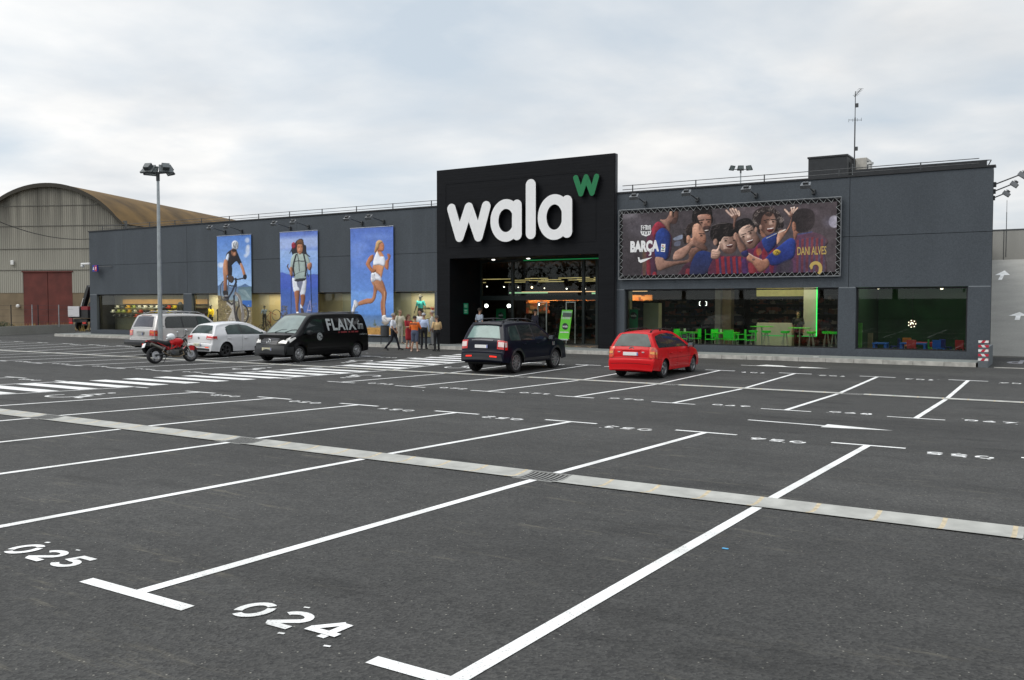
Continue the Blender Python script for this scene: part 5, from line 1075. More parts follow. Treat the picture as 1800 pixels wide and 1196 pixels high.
# barrel-roofed warehouse --------------------------------------------------
hd = empty('warehouse', (0, 0, 0), 0, 'big grey corrugated warehouse with barrel roof and red sliding doors', 'warehouse')
TH = .415; A_ = Vector((-sin(TH), cos(TH), 0)); R_ = Vector((cos(TH), sin(TH), 0))
D0 = 80.0; r0 = ray(88, 534); c0 = CP + r0 * (D0 / r0.dot(Vector((-sin(YAW), cos(YAW), 0)))); c0.z = 0
hd.location = (c0.x, c0.y, 0)
def HP(x, d, z): p = R_ * x + A_ * d; return Vector((c0.x + p.x, c0.y + p.y, z))
hw_ = 7.25; ze = 9.35; za_ = 12.95; sag = za_ - ze; Rr = (hw_ ** 2 + sag ** 2) / (2 * sag); zc_ = za_ - Rr
def corr_mat():
    m = bpy.data.materials.new('fibre_cement_sheet'); m.use_nodes = True; t = m.node_tree; b = t.nodes['Principled BSDF']; n = t.nodes.new; l = t.links.new; b.inputs['Roughness'].default_value = .9
    g = n('ShaderNodeTexCoord')
    w = n('ShaderNodeTexWave'); w.wave_type = 'BANDS'; w.bands_direction = 'X'; w.inputs['Scale'].default_value = 1.55; l(g.outputs['Object'], w.inputs['Vector'])
    mp = n('ShaderNodeMapping'); mp.inputs['Scale'].default_value = (1.1, 1.1, .06); l(g.outputs['Object'], mp.inputs[0])
    a = n('ShaderNodeTexNoise'); a.inputs['Scale'].default_value = 1.0; a.inputs['Detail'].default_value = 6; a.inputs['Roughness'].default_value = .65; l(mp.outputs[0], a.inputs['Vector'])
    r = n('ShaderNodeValToRGB'); e = r.color_ramp.elements; e[0].position = .32; e[0].color = (.085, .08, .068, 1); e[1].position = .62; e[1].color = (.29, .275, .23, 1); l(a.outputs[0], r.inputs[0])
    sp_ = n('ShaderNodeSeparateXYZ'); l(g.outputs['Object'], sp_.inputs[0])
    hz = n('ShaderNodeMapRange'); hz.inputs[1].default_value = 5; hz.inputs[2].default_value = 11; l(sp_.outputs[2], hz.inputs[0])   # staining is worse towards the roof
    mx_ = n('ShaderNodeMix'); mx_.data_type = 'RGBA'; l(hz.outputs[0], mx_.inputs[0]); mx_.inputs[6].default_value = (.33, .32, .275, 1); l(r.outputs[0], mx_.inputs[7])
    mr = n('ShaderNodeMapRange'); mr.inputs[3].default_value = .82; mr.inputs[4].default_value = 1.08; l(w.outputs['Fac'], mr.inputs[0])
    v = n('ShaderNodeVectorMath'); v.operation = 'SCALE'; l(mx_.outputs[2], v.inputs[0]); l(mr.outputs[0], v.inputs['Scale']); l(v.outputs[0], b.inputs['Base Color'])
    bp = n('ShaderNodeBump'); bp.inputs['Strength'].default_value = .8; bp.inputs['Distance'].default_value = .04; l(w.outputs['Fac'], bp.inputs['Height']); l(bp.outputs[0], b.inputs['Normal']); return m
CORR = corr_mat(); DOORX = ((37 - 88) / FPX * D0, (131 - 88) / FPX * D0); DZT = 2.3 + (534 - 477) / FPX * D0
loc = MB()                                    # gable built in local coordinates so that the corrugation follows it
arcp = [(hw_ * cos(a) / cos(0), 0) for a in ()]
def arch(x): return zc_ + sqrt(max(0, Rr ** 2 - x * x))
def gable_piece(x0, x1, z0, top=True, z1=None):
    n = max(2, int((x1 - x0) / .35)); P = []
    for i in range(n + 1):
        x = x0 + (x1 - x0) * i / n; P.append([(x, 0, z0), (x, 0, arch(x) if z1 is None else z1)])
    loc.grid(P, CORR)
gable_piece(-hw_, DOORX[0], 3.3); gable_piece(DOORX[0], DOORX[1], DZT); gable_piece(DOORX[1], hw_, 3.3)
TANB = mat('tan_block_base', (.20, .155, .10), .9, var=.25, scale=.7)
loc.box((-hw_, .03, 0), (DOORX[0], .2, 3.3), TANB); loc.box((DOORX[1], .03, 0), (hw_, .2, 3.3), TANB)
for zz in (5.35, 7.25, 9.3, 11.1):
    xm = hw_ if zz < ze else sqrt(max(0, Rr ** 2 - (zz - zc_) ** 2))
    for a, b in (((-xm, xm),) if zz > DZT else ((-xm, DOORX[0]), (DOORX[1], xm))): loc.box((a, -.035, zz - .03), (b, -.001, zz + .03), mat('lap_shadow', (.12, .115, .10), .9))
o = loc.build('gable_wall'); o.parent = hd; o.rotation_euler = (0, 0, TH)
m = MB(); DR = mat('rusty_red_door', (.115, .026, .02), .75, var=.28, scale=.9); xm = (DOORX[0] + DOORX[1]) / 2
m.box((DOORX[0], .02, 0), (xm - .03, .1, DZT - .05), DR); m.box((xm + .03, .02, 0), (DOORX[1], .1, DZT - .05), DR); m.box((DOORX[0] - .1, -.06, DZT - .05), (DOORX[1] + .1, .02, DZT + .05), DR)
o = m.build('sliding_door'); o.parent = hd; o.rotation_euler = (0, 0, TH)
m = MB(); RUST = mat('rust_lichen_roof', (.125, .072, .02), .9, var=.5, scale=.35, bump=.4, bscale=3); P = []
for i in range(29):
    x = -hw_ - .15 + (2 * hw_ + .3) * i / 28; P.append([(x, d, arch(max(-hw_, min(hw_, x))) + .12 - (0 if abs(x) < hw_ else .1)) for d in (-.35, 15, 30, 46)])
m.grid(P, RUST); o = m.build('barrel_roof', smooth=60); o.parent = hd; o.rotation_euler = (0, 0, TH)
m = MB(); FAS = mat('dark_verge', (.05, .045, .035), .9)
for i in range(28):
    q = [(-hw_ - .15 + (2 * hw_ + .3) * (i + k) / 28) for k in (0, 1)]; z = [arch(max(-hw_, min(hw_, x))) for x in q]
    m.face([(q[0], -.36, z[0] - .22), (q[1], -.36, z[1] - .22), (q[1], -.36, z[1] + .14), (q[0], -.36, z[0] + .14)], FAS); m.face([(q[0], -.36, z[0] - .22), (q[1], -.36, z[1] - .22), (q[1], 0, z[1] - .1), (q[0], 0, z[0] - .1)], FAS)
o = m.build('verge'); o.parent = hd; o.rotation_euler = (0, 0, TH)
m = MB(); m.box((-hw_, .1, 0), (-hw_ + .2, 46, ze), CORR); m.box((hw_ - .2, .1, 0), (hw_, 46, ze), CORR); m.box((-hw_, 45.8, 0), (hw_, 46, ze), CORR); m.box((hw_ - .02, -.05, 0), (hw_ + .25, .2, ze + .3), mat('verge_post', (.13, .13, .12), .9))
o = m.build('side_wall'); o.parent = hd; o.rotation_euler = (0, 0, TH)
m = MB(); x = (18.5 - 88) / FPX * D0; z = 2.3 + (534 - 461) / FPX * D0; m.bbox((x - .14, -.2, z - .2), (x + .14, -.04, z + .2), WHITEP, .03); o = m.build('wall_lamp'); o.parent = hd; o.rotation_euler = (0, 0, TH)
m = MB(); x = (28 - 88) / FPX * D0; z = 2.3 + (534 - 537.5) / FPX * D0; m.ball((x, -.15, z), .17, WHITEP, 10); o = m.build('wall_fitting'); o.parent = hd; o.rotation_euler = (0, 0, TH)
o = bpy.data.objects.new('x', None)
# overhead cable
a = CP + ray(-60, 362) * 50; b = pv(157.5, 420.5, FV + .1); b = Vector((UL, FV + .1, b.z)); pts = []
for i in range(25):
    t = i / 24; p = a.lerp(b, t); p.z -= 5.2 * t * (1 - t) * .45; pts.append(p)
m = MB(); m.tube(pts, .022, BLACK, 6); tag(m.build('overhead_cable'), 'thin black cable sagging across the warehouse gable', 'cable')

# lamp posts ----------------------------------------------------------------
def lamp_post(u, v, zbase, ztop, heads, label, rot=0):
    t = empty('lamp_post', (u, v, zbase), rot, label, 'lamp post', 'tall floodlight poles'); H = ztop - zbase
    m = MB(); m.tube([(0, 0, 0), (0, 0, H * .45), (0, 0, H)], [.105, .085, .055], GALV, 16); o = m.build('pole', smooth=50); o.parent = t
    m = MB(); m.box((-.17, -.17, 0), (.17, .17, .02), GALV); o = m.build('base_plate'); o.parent = t
    m = MB()
    for k in range(-1, 2): m.tube([(0, 0, H - .03), (k * .42, 0, H)], .03, DKMETAL, 8)
    m.tube([(-.62, 0, H), (.62, 0, H)], .035, DKMETAL, 8); m.tube([(0, 0, H - .35), (0, 0, H + .03)], .075, DKMETAL, 10); o = m.build('crossbar'); o.parent = t
    HM = mat('charcoal_floodlight', (.085, .095, .097), .45, .4); GLm = mat('floodlight_glass', (.28, .33, .33), .12)
    for hx, hy, yaw_, tl in heads:
        M = Matrix.Translation((hx, hy, H + .12)) @ Matrix.Rotation(yaw_, 4, 'Z') @ Matrix.Rotation(tl, 4, 'X')
        m = MB(); m.prism([(-.25, -.22), (.25, -.22), (.3, .24), (-.3, .24)], .0, .05, HM, M); m.prism([(-.16, -.16), (.16, -.16), (.13, .12), (-.13, .12)], .051, .2, HM, M)
        m.box((-.28, .22, -.02), (.28, .25, .05), HM, M); o = m.build('flood_head'); o.parent = t
        m = MB(); m.box((-.22, -.18, -.012), (.22, .2, -.001), GLm, M); m2 = m.build('lens'); m2.parent = o
lv = 24.3; Pt = pv(277.5, 304, lv); lamp_post(Pt.x, lv, gh(lv), Pt.z, [(-.36, .22, .75, -.85), (-.30, -.22, 2.9, .9 - 1.7), (.34, .2, -.7, -.85), (.42, -.22, -2.6, -.8)], 'tall galvanised pole with four floodlights in front of silver off-roader', .55)
P2 = pv(1302, 298, 78); lamp_post(P2.x, 78, .2, P2.z, [(-.72, 0, .6, -.9), (0, .0, 0, -1.0), (.72, 0, -.6, -.9)], 'distant pole with three floodlights behind the right wing roof', .5)
# aerials
def aerial(px, top, bot, v, label, yagi):
    a = pv(px, bot, v); b = pv(px, top, v); t = empty('antenna_mast', (a.x, v, a.z - 2), 0, label, 'antenna')
    m = MB(); m.tube([(a.x, v, a.z - 2), (a.x, v, a.z + (b.z - a.z) * .6)], .03, DKMETAL, 6); m.tube([(a.x, v, a.z + (b.z - a.z) * .6), (a.x, v, b.z)], .018, DKMETAL, 6); onto(m.build('mast'), t)
    if yagi:
        m = MB(); H = b.z
        m.tube([(a.x - .05, v, H - .25), (a.x + .32, v - .3, H + .02)], .014, DKMETAL, 5)
        for k in range(6): q = Vector((a.x + .0 + k * .06, v - k * .058, H - .2 + k * .045)); m.tube([q + Vector((-.09, -.1, 0)), q + Vector((.09, .1, 0))], .008, DKMETAL, 4)
        onto(m.build('directional_aerial'), t)
        m = MB(); z3 = pv(px, 212, v).z; m.tube([(a.x - .28, v, z3 + .05), (a.x + .28, v + .1, z3 + .0)], .01, DKMETAL, 4)
        for s_ in (-.28, -.1, .1, .28): m.tube([(a.x + s_, v, z3 - .06), (a.x + s_, v, z3 + .09)], .008, DKMETAL, 4)
        onto(m.build('dipole_aerial'), t)
        for yy in (186, 262):
            m = MB(); z4 = pv(px, yy, v).z; m.bbox((a.x + .02, v - .06, z4 - .09), (a.x + .14, v + .04, z4 + .09), DKMETAL, .01); onto(m.build('junction_box'), t)
aerial(1502, 161, 276, 44, 'tall television aerial mast beside the rooftop plant room', True)
aerial(1769, 352, 405, 76, 'thin bare aerial rod standing behind the ramp wall', False)

# litter bin -----------------------------------------------------------------
P = pg(676.5, 606.5, .13); P = Vector((P.x, min(P.y, 35.4), PZ)); r = ray(676.5, 590); P.x = CP.x + r.x * (P.y / r.y)
lb = empty('litter_bin', P, .35, 'dark grey litter bin on two posts beneath the runner banner', 'bin')
m = MB()
for s in (-1, 1): m.tube([(s * .21, 0, 0), (s * .21, 0, .95)], .022, DKMETAL, 8)
o = m.build('post_pair'); o.parent = lb
m = MB(); m.prism([(.19 * cos(a), .15 * sin(a)) for a in np.linspace(0, 2 * pi, 17)[:-1]], .42, .93, DKMETAL); o = m.build('bin_body', smooth=40); o.parent = lb
m = MB(); m.prism([(.2 * cos(a), .16 * sin(a)) for a in np.linspace(0, 2 * pi, 17)[:-1]], .931, .955, BLACK); o = m.build('rim'); o.parent = lb

# crane truck parked behind the left corner ------------------------------------
tk = empty('crane_truck', (-66.4, 41.2, gh(40)), pi / 2 + .03, 'rear of a dark flatbed truck with folded black crane, beyond left corner', 'truck')
TB = mat('truck_black', (.012, .012, .013), .5); TR = mat('truck_red', (.22, .012, .018), .45); CRN = mat('crane_black_paint', (.02, .021, .022), .4, .2)
def tkp(m, name, sm=None): o = m.build(name, smooth=sm); o.parent = tk; return o
m = MB(); m.box((0.0, -.42, .75), (7.5, .42, 1.0), TB); m.box((0, -1.15, .72), (.12, 1.15, .95), TB); m.box((.0, -1.15, .5), (.1, -.5, .6), DKMETAL); tkp(m, 'chassis')
m = MB(); m.bbox((.05, -1.22, 1.05), (6.0, 1.22, 1.95), TB, .02); m.box((.03, -1.24, 1.7), (6.0, -.4, 1.98), TR); tkp(m, 'flatbed')
m = MB(); m.bbox((6.1, -1.2, .6), (8.0, 1.2, 2.9), TR, .1); tkp(m, 'cab')
m = MB(); m.bbox((-.06, -.28, 1.16), (-.02, 1.16, 1.98), mat('blank_pale_board', (.55, .54, .56), .6, var=.03), .005); tkp(m, 'blank_board')
for s in (-1, 1):
    for x in (.95, 6.6):
        M = Matrix.Translation((x, s * .95, .5)) @ Matrix.Rotation(pi / 2, 4, 'X'); m = MB(); m.lathe([(.26, -.14), (.47, -.14), (.5, -.1), (.5, .1), (.47, .14), (.26, .14)], BLACK, 24, M); o = tkp(m, 'wheel', 40)
        m = MB(); m.lathe([(.0, -.08), (.26, -.1), (.26, .1), (0, .08)], DKMETAL, 20, M); r = m.build('rim'); r.parent = o
m = MB(); m.box((-.03, .68, .42), (.0, 1.12, 1.05), TR); tkp(m, 'mudflap')
for s, y0 in ((1, -1.1), (-1, .6)):
    m = MB(); m.bbox((-.06, y0, .6), (0, y0 + .42, .74), mat('tail_lamp_red', (.55, .02, .01), .3), .01); tkp(m, 'taillight')
def beam(a, b, w, name='crane_arm'):
    a, b = Vector(a), Vector(b); d = b - a; M = Matrix.Translation(a) @ d.to_track_quat('X', 'Z').to_matrix().to_4x4(); m = MB(); m.bbox((0, -w / 2, -w / 2), (d.length, w / 2, w / 2), CRN, .02, M); return tkp(m, name)
beam((1.2, 1.0, 1.9), (1.2, .15, 3.6), .34); beam((1.6, .5, 1.9), (1.6, -.1, 3.65), .3); beam((1.3, .3, 2.0), (1.3, -.75, 2.95), .28); beam((1.1, .0, 1.95), (1.1, -.9, 2.6), .24); beam((1.5, .1, 1.9), (1.5, -.85, 3.15), .2)
m = MB(); m.tube([(1.0, 1.02, 1.98), (1.0, .72, 2.6)], .04, WHITEP, 6); tkp(m, 'hose')
m = MB(); m.ball((1.3, -1.0, 2.95), .17, mat('brass_valve', (.2, .17, .1), .5, .4), 8); tkp(m, 'joint_cap')
# ================================================================ INTERIOR seen through the glass
FZ = .28
ic = MB(); IW = mat('dark_interior_wall', (.035, .032, .03), .85, var=.3, scale=1.2); IFL = mat('interior_floor', (.11, .10, .09), .35, var=.15, scale=1.5); ICE = mat('dark_ceiling', (.02, .02, .021), .8)
ic.face([(UL + .3, FV + .3, FZ), (UR - .3, FV + .3, FZ), (-3.9, 52, FZ), (UL + .3, 52, FZ)], IFL); part(ic, 'interior_floor')
ic = MB(); ic.face([(UL + .3, FV + .3, 4.7), (UR - .3, FV + .3, 4.7), (-3.9, 52, 4.7), (UL + .3, 52, 4.7)], ICE); part(ic, 'interior_ceiling')
ic = MB(); ic.box((UL + .3, 52, FZ), (-3.9, 52.2, 4.7), IW); ic.box((UL + .2, FV + .3, FZ), (UL + .3, 52, 4.7), IW); part(ic, 'interior_wall')
def goods_mat(name, cols, scale, k=1.0, ysc=1.0):
    m = bpy.data.materials.new(name); m.use_nodes = True; t = m.node_tree; b = t.nodes['Principled BSDF']; n = t.nodes.new; l = t.links.new; b.inputs['Roughness'].default_value = .6
    g = n('ShaderNodeNewGeometry'); mp = n('ShaderNodeMapping'); mp.inputs['Scale'].default_value = (scale, scale * .01, scale * ysc); l(g.outputs['Position'], mp.inputs[0])
    v = n('ShaderNodeTexVoronoi'); v.distance = 'CHEBYCHEV'; v.inputs['Scale'].default_value = 1; l(mp.outputs[0], v.inputs['Vector']); s = n('ShaderNodeSeparateColor'); l(v.outputs['Color'], s.inputs[0])
    r = n('ShaderNodeValToRGB'); r.color_ramp.interpolation = 'CONSTANT'; e = r.color_ramp.elements
    e[0].position = 0; e[0].color = (*cols[0], 1); e[1].position = 1 / len(cols); e[1].color = (*cols[1], 1)
    for i in range(2, len(cols)): q = e.new(i / len(cols)); q.color = (*cols[i], 1)
    l(s.outputs[0], r.inputs[0]); l(r.outputs[0], b.inputs['Base Color']); return m
GOODS = goods_mat('stacked_goods', [(.02, .02, .02), (.10, .03, .02), (.03, .03, .035), (.16, .11, .07), (.02, .04, .03), (.05, .03, .02), (.2, .06, .04), (.03, .03, .06), (.25, .22, .2)], 3.2, 1, 1.6)
def shelf_unit(u0, u1, v, z1, label, m_=None, backm=None):
    t = empty('shelf_unit', ((u0 + u1) / 2, v, FZ), 0, label, 'shelves', 'stocked shelves inside the shop')
    m = MB(); m.box((u0, v + .3, FZ), (u1, v + .4, z1), backm or IW); onto(m.build('back_panel'), t)
    n = int((z1 - FZ) / .45)
    for k in range(n + 1):
        z = FZ + k * (z1 - FZ) / n; m = MB(); m.box((u0, v, z - .02), (u1, v + .299, z), DKMETAL); onto(m.build('shelf'), t)
    m = MB()
    for k in range(n):
        z = FZ + k * (z1 - FZ) / n; u = u0 + .05
        while u < u1 - .2:
            w = rng.uniform(.12, .4); h = rng.uniform(.15, .38); m.box((u, v + .03, z + .001), (min(u + w, u1) - .02, v + .28, z + h), m_ or GOODS); u += w
    o = m.build('goods'); o['kind'] = 'stuff'; onto(o, t)
def lit_fixture(name, a, b, col, s, label, cat, group=None, area=0, acol=(1, .85, .6)):
    """lamp with its own light below"""
    m = MB(); m.box(a, b, emat('lamp_%s' % name, col, s)); o = m.build(name); 
    t = empty(name, ((a[0] + b[0]) / 2, (a[1] + b[1]) / 2, b[2]), 0, label, cat, group); o.name = 'tube'; onto(o, t)
    m = MB(); m.box((a[0], a[1], b[2] + .001), (b[0], b[1], b[2] + .06), DKMETAL); onto(m.build('housing'), t)
    if area:
        la = bpy.data.lights.new('lamp_light', 'AREA'); la.shape = 'RECTANGLE'; la.size = abs(b[0] - a[0]); la.size_y = max(.1, abs(b[1] - a[1])); la.energy = area; la.color = acol
        lo = bpy.data.objects.new('lamp_light', la); COL.objects.link(lo); lo.location = (0, 0, -.12); lo.parent = t
# --- left display windows: pale panels set behind the glass, lit from above
PAN = [(-46.9, -44.9, (.56, .50, .38)), (-44.88, -44.0, (.48, .42, .31)), (-43.98, -41.4, (.42, .36, .25)), (-41.38, -38.9, (.48, .38, .22)), (-38.88, -35.4, (.42, .36, .25)), (-35.38, -33.3, (.33, .32, .26)), (-33.28, -30.4, (.36, .35, .29)), (-30.38, -27.9, (.46, .41, .31))]
bd = empty('display_backdrop', (-37, FV + 1.25, FZ), 0, 'row of pale ochre panels behind the left display window', 'backdrop')
for i, (a, b, c) in enumerate(PAN):
    m = MB(); m.box((a, FV + 1.25, FZ), (b, FV + 1.3, 3.2), mat('ochre_panel_%d' % i, c, .8, var=.06, scale=1.2)); onto(m.build('panel'), bd)
fb = MB(); fb.box((-47, FV + .31, FZ), (-27.9, FV + 1.24, .62), mat('display_plinth', (.35, .3, .2), .8)); onto(fb.build('plinth'), bd)
for i, (a, b, e_) in enumerate(((-46.6, -44.2, 60), (-41.6, -38.9, 50), (-35.3, -33.4, 14), (-30.3, -28.1, 50))):
    lit_fixture('display_fill_lamp', (a, FV + .55, 2.98), (b, FV + .65, 3.02), (1, .85, .6), 2, ('unseen lamp added above the yellow-jersey mannequin', 'unseen lamp added above the ochre panel with the small cyclist', 'unseen lamp added above the dim olive panel', 'unseen lamp added above the turquoise-shirt mannequin')[i], 'lamp', 'unseen strip lamps added above the display windows', e_)  # added lamps, hidden by the window head, to brighten the backdrop panels
m = MB(); m.box((-30.9, FV + 1.23, 1.15), (-28.0, FV + 1.249, 1.17), mat('thin_frame_line', (.2, .16, .1), .7)); m.box((-29.9, FV + 1.2, .9), (-29.88, FV + 1.249, 2.1), mat('thin_frame_line', (.2, .16, .1), .7)); m.box((-29.9, FV + 1.2, 2.09), (-28.0, FV + 1.249, 2.11), mat('thin_frame_line', (.2, .16, .1), .7)); onto(m.build('frame_lines'), bd)
# --- first window: helmet wall
hb = empty('helmet_display', (-52, 38.4, FZ), 0, 'grey display wall with a warm lit band behind first window', 'display')
m = MB(); m.box((-57.45, 38.45, FZ), (-47.3, 38.5, 3.3), mat('greige_panel', (.20, .18, .13), .8, var=.1)); onto(m.build('back_wall'), hb)
m = MB(); m.box((-56.3, 38.3, 2.30), (-47.4, 38.449, 2.62), mat('orange_lit_band', (.55, .30, .09), .6, var=.12, scale=2)); onto(m.build('lit_band'), hb)  # orange lamplight on the band is put into its colour
m = MB(); m.box((-56.9, 38.25, FZ), (-54.0, 38.449, 1.3), mat('greige_counter', (.3, .28, .22), .8)); onto(m.build('counter'), hb)
for k, z in enumerate((1.42, 1.72, 2.05)):
    m = MB(); m.box((-53.0 if k else -54, 38.1, z - .03), (-47.5, 38.449, z), mat('red_brown_rail', (.12, .03, .02), .6)); onto(m.build('shelf'), hb)
lit_fixture('display_fill_lamp', (-56.5, 37.4, 3.0), (-47.9, 37.5, 3.04), (1, .8, .5), 2, 'long unseen lamp added above the helmet display', 'lamp', 'unseen strip lamps added above the display windows', 95)  # hidden lamp put in to brighten the helmet wall
HC = [(.75, .75, .72), (.03, .03, .035), (.65, .5, .02), (.5, .05, .02), (.1, .13, .2), (.55, .55, .5), (.06, .07, .08), (.6, .35, .04), (.35, .4, .1)]
hn = 0
rows_ = ((2.02, -56.4, 14), (1.72, -56.9, 15), (1.42, -56.7, 11))
HN = ['white', 'black', 'yellow', 'red', 'slate blue', 'cream', 'charcoal', 'orange', 'lime green']; ORDN = ['first', 'second', 'third', 'fourth', 'fifth', 'sixth', 'seventh', 'eighth', 'ninth', 'tenth', 'eleventh', 'twelfth', 'thirteenth', 'fourteenth', 'fifteenth']
for ri, (z, u_s, n_) in enumerate(rows_):
    for k in range(n_):
        c = HC[int(rng.integers(0, len(HC)))]; u = u_s + k * .62 + rng.uniform(-.04, .04); m = MB()
        hm = mat('helmet_%d' % HC.index(c), c, .35)
        m.lathe([(.0, .19), (.09, .175), (.15, .12), (.17, .03), (.165, .0), (.14, -.01)], hm, 12, Matrix.Translation((u, 37.95, z)) @ Matrix.Diagonal((1.05, 1.3, 1.05, 1)))
        for q in range(3): m.box((u - .1 + q * .08, 37.73, z + .08), (u - .06 + q * .08, 37.78, z + .15), BLACK)
        o = m.build('bicycle_helmet', smooth=50); tag(o, '%s bicycle helmet, %s from the left in the %s row of the first window' % (HN[HC.index(c)], ORDN[k], ('top', 'middle', 'bottom')[ri]), 'helmet', 'bicycle helmets on the first window display')
m = MB(); u = pv(317, 545, 37.7).x
m.tube([(u, 37.7, FZ), (u, 37.7, 1.3)], .16, BLACK, 12); m.lathe([(.0, 1.2), (.2, 1.2), (.24, 1.6), (.2, 2.2), (.1, 2.42), (0, 2.45)], BLACK, 14, Matrix.Translation((u, 37.7, 0))); tag(m.build('dress_form', smooth=50), 'black rounded dress form at the right end of first window', 'dress form')

# --- sales floor behind the entrance
for i, (a, b, v) in enumerate(((-27, -23.6, 47), (-23.2, -20, 47.4), (-19.4, -16, 47))):
    shelf_unit(a, b, v, 2.5, ('stocked shelves at the far left of the sales floor', 'stocked shelves in the middle behind the sliding doors', 'stocked shelves at the right behind the green roll-up')[i])
WARM = goods_mat('warm_lit_goods', [(.45, .18, .06), (.6, .3, .1), (.3, .1, .05), (.5, .28, .12), (.12, .05, .03)], 4, 1, 1.2)
m = MB(); m.box((-30, 49.5, 2.35), (-21.2, 49.7, 2.85), WARM); m.box((-30, 49.48, 1.7), (-21.2, 49.68, 2.3), GOODS); tag(m.build('lit_shelf_band'), 'warm lit band of goods high on the back wall inside', 'display')
lit_fixture('shelf_lamp', (-30, 48.9, 3.05), (-21.3, 49.0, 3.09), (1, .6, .3), 1.5, 'long warm lamp above the back wall goods', 'lamp', None, 230, (1, .55, .25))
k = 0
LROW = ['second nearest', 'middle', 'second farthest', 'farthest', 'nearest']
for li, (v, z) in enumerate(((43, 3.72), (45, 3.78), (47, 3.76), (49.5, 3.8), (42, 3.5))):
    u = -30.0 + rng.uniform(0, 1); lk = 0
    while u < -15:
        if k < 30: 
            l_ = rng.uniform(1.0, 1.7); t = MB(); t.box((u, v, z), (u + l_, v + .07, z + .035), emat('lamp_bar', (1, .80, .34), 1.5 if rng.random() < .6 else .5)); t.box((u, v, z + .036), (u + l_, v + .07, z + .07), DKMETAL)
            tag(t.build('ceiling_light'), '%s slim yellow light bar from the left in the %s hanging row' % (ORDN[lk], LROW[li]), 'ceiling light', 'slim light bars over the sales floor'); k += 1; lk += 1
        u += l_ + rng.uniform(.7, 1.9)
for i, (px, py, r_, c) in enumerate(((856, 504, .035, (1, .95, .8)), (886, 505, .035, (1, .95, .8)), (911, 505.5, .03, (1, .9, .7)), (935, 505.5, .06, (1, .7, .4)), (957, 507, .03, (1, .9, .7)), (996, 508, .04, (1, .95, .85)), (1029, 508, .03, (1, .9, .8)))):
    P = pv(px, py, 44); m = MB(); m.ball(P, r_, emat('spot_%d' % i, c, 6), 8); m.tube([(P.x, P.y, P.z + r_), (P.x, P.y, 4.68)], .008, BLACK, 4); tag(m.build('spotlight'), ('leftmost small spotlight in the entrance', 'second small spotlight in the entrance', 'third small spotlight in the entrance', 'orange glowing spotlight in the entrance', 'fifth small spotlight in the entrance', 'sixth small spotlight, right part of entrance', 'rightmost small spotlight in the entrance')[i], 'spotlight', 'spotlights over the entrance hall')
for i, (px, py) in enumerate(((855, 538), (894.5, 538), (947, 535.5))):
    P = pv(px, py, 43.0); m = MB(); m.ball(P, .11 if i < 2 else .06, emat('bright_lamp', (1, 1, .92), 7), 10); m.tube([(P.x, P.y, P.z), (P.x, P.y, 4.68)], .01, BLACK, 4); tag(m.build('pendant_lamp'), ('left bright round pendant inside the entrance', 'right bright round pendant above dark green roll-up', 'small pendant beside the sliding door')[i], 'lamp', 'bright pendants inside the entrance')
P = pv(895, 515, 41); Q = pv(962, 515.5, 41); m = MB(); m.box((P.x, 41, P.z - .04), (Q.x, 41.06, P.z + .03), emat('green_tube', (.45, .8, .45), .7)); tag(m.build('light_tube'), 'long green-white tube above the sliding doors', 'lamp')
P = pv(1040, 515.5, 41); m = MB(); m.box((P.x, 41, P.z - .05), (P.x + .9, 41.06, P.z + .03), emat('green_tube', (.45, .8, .45), .7)); tag(m.build('light_tube'), 'short green-white tube at the right of entrance', 'lamp')
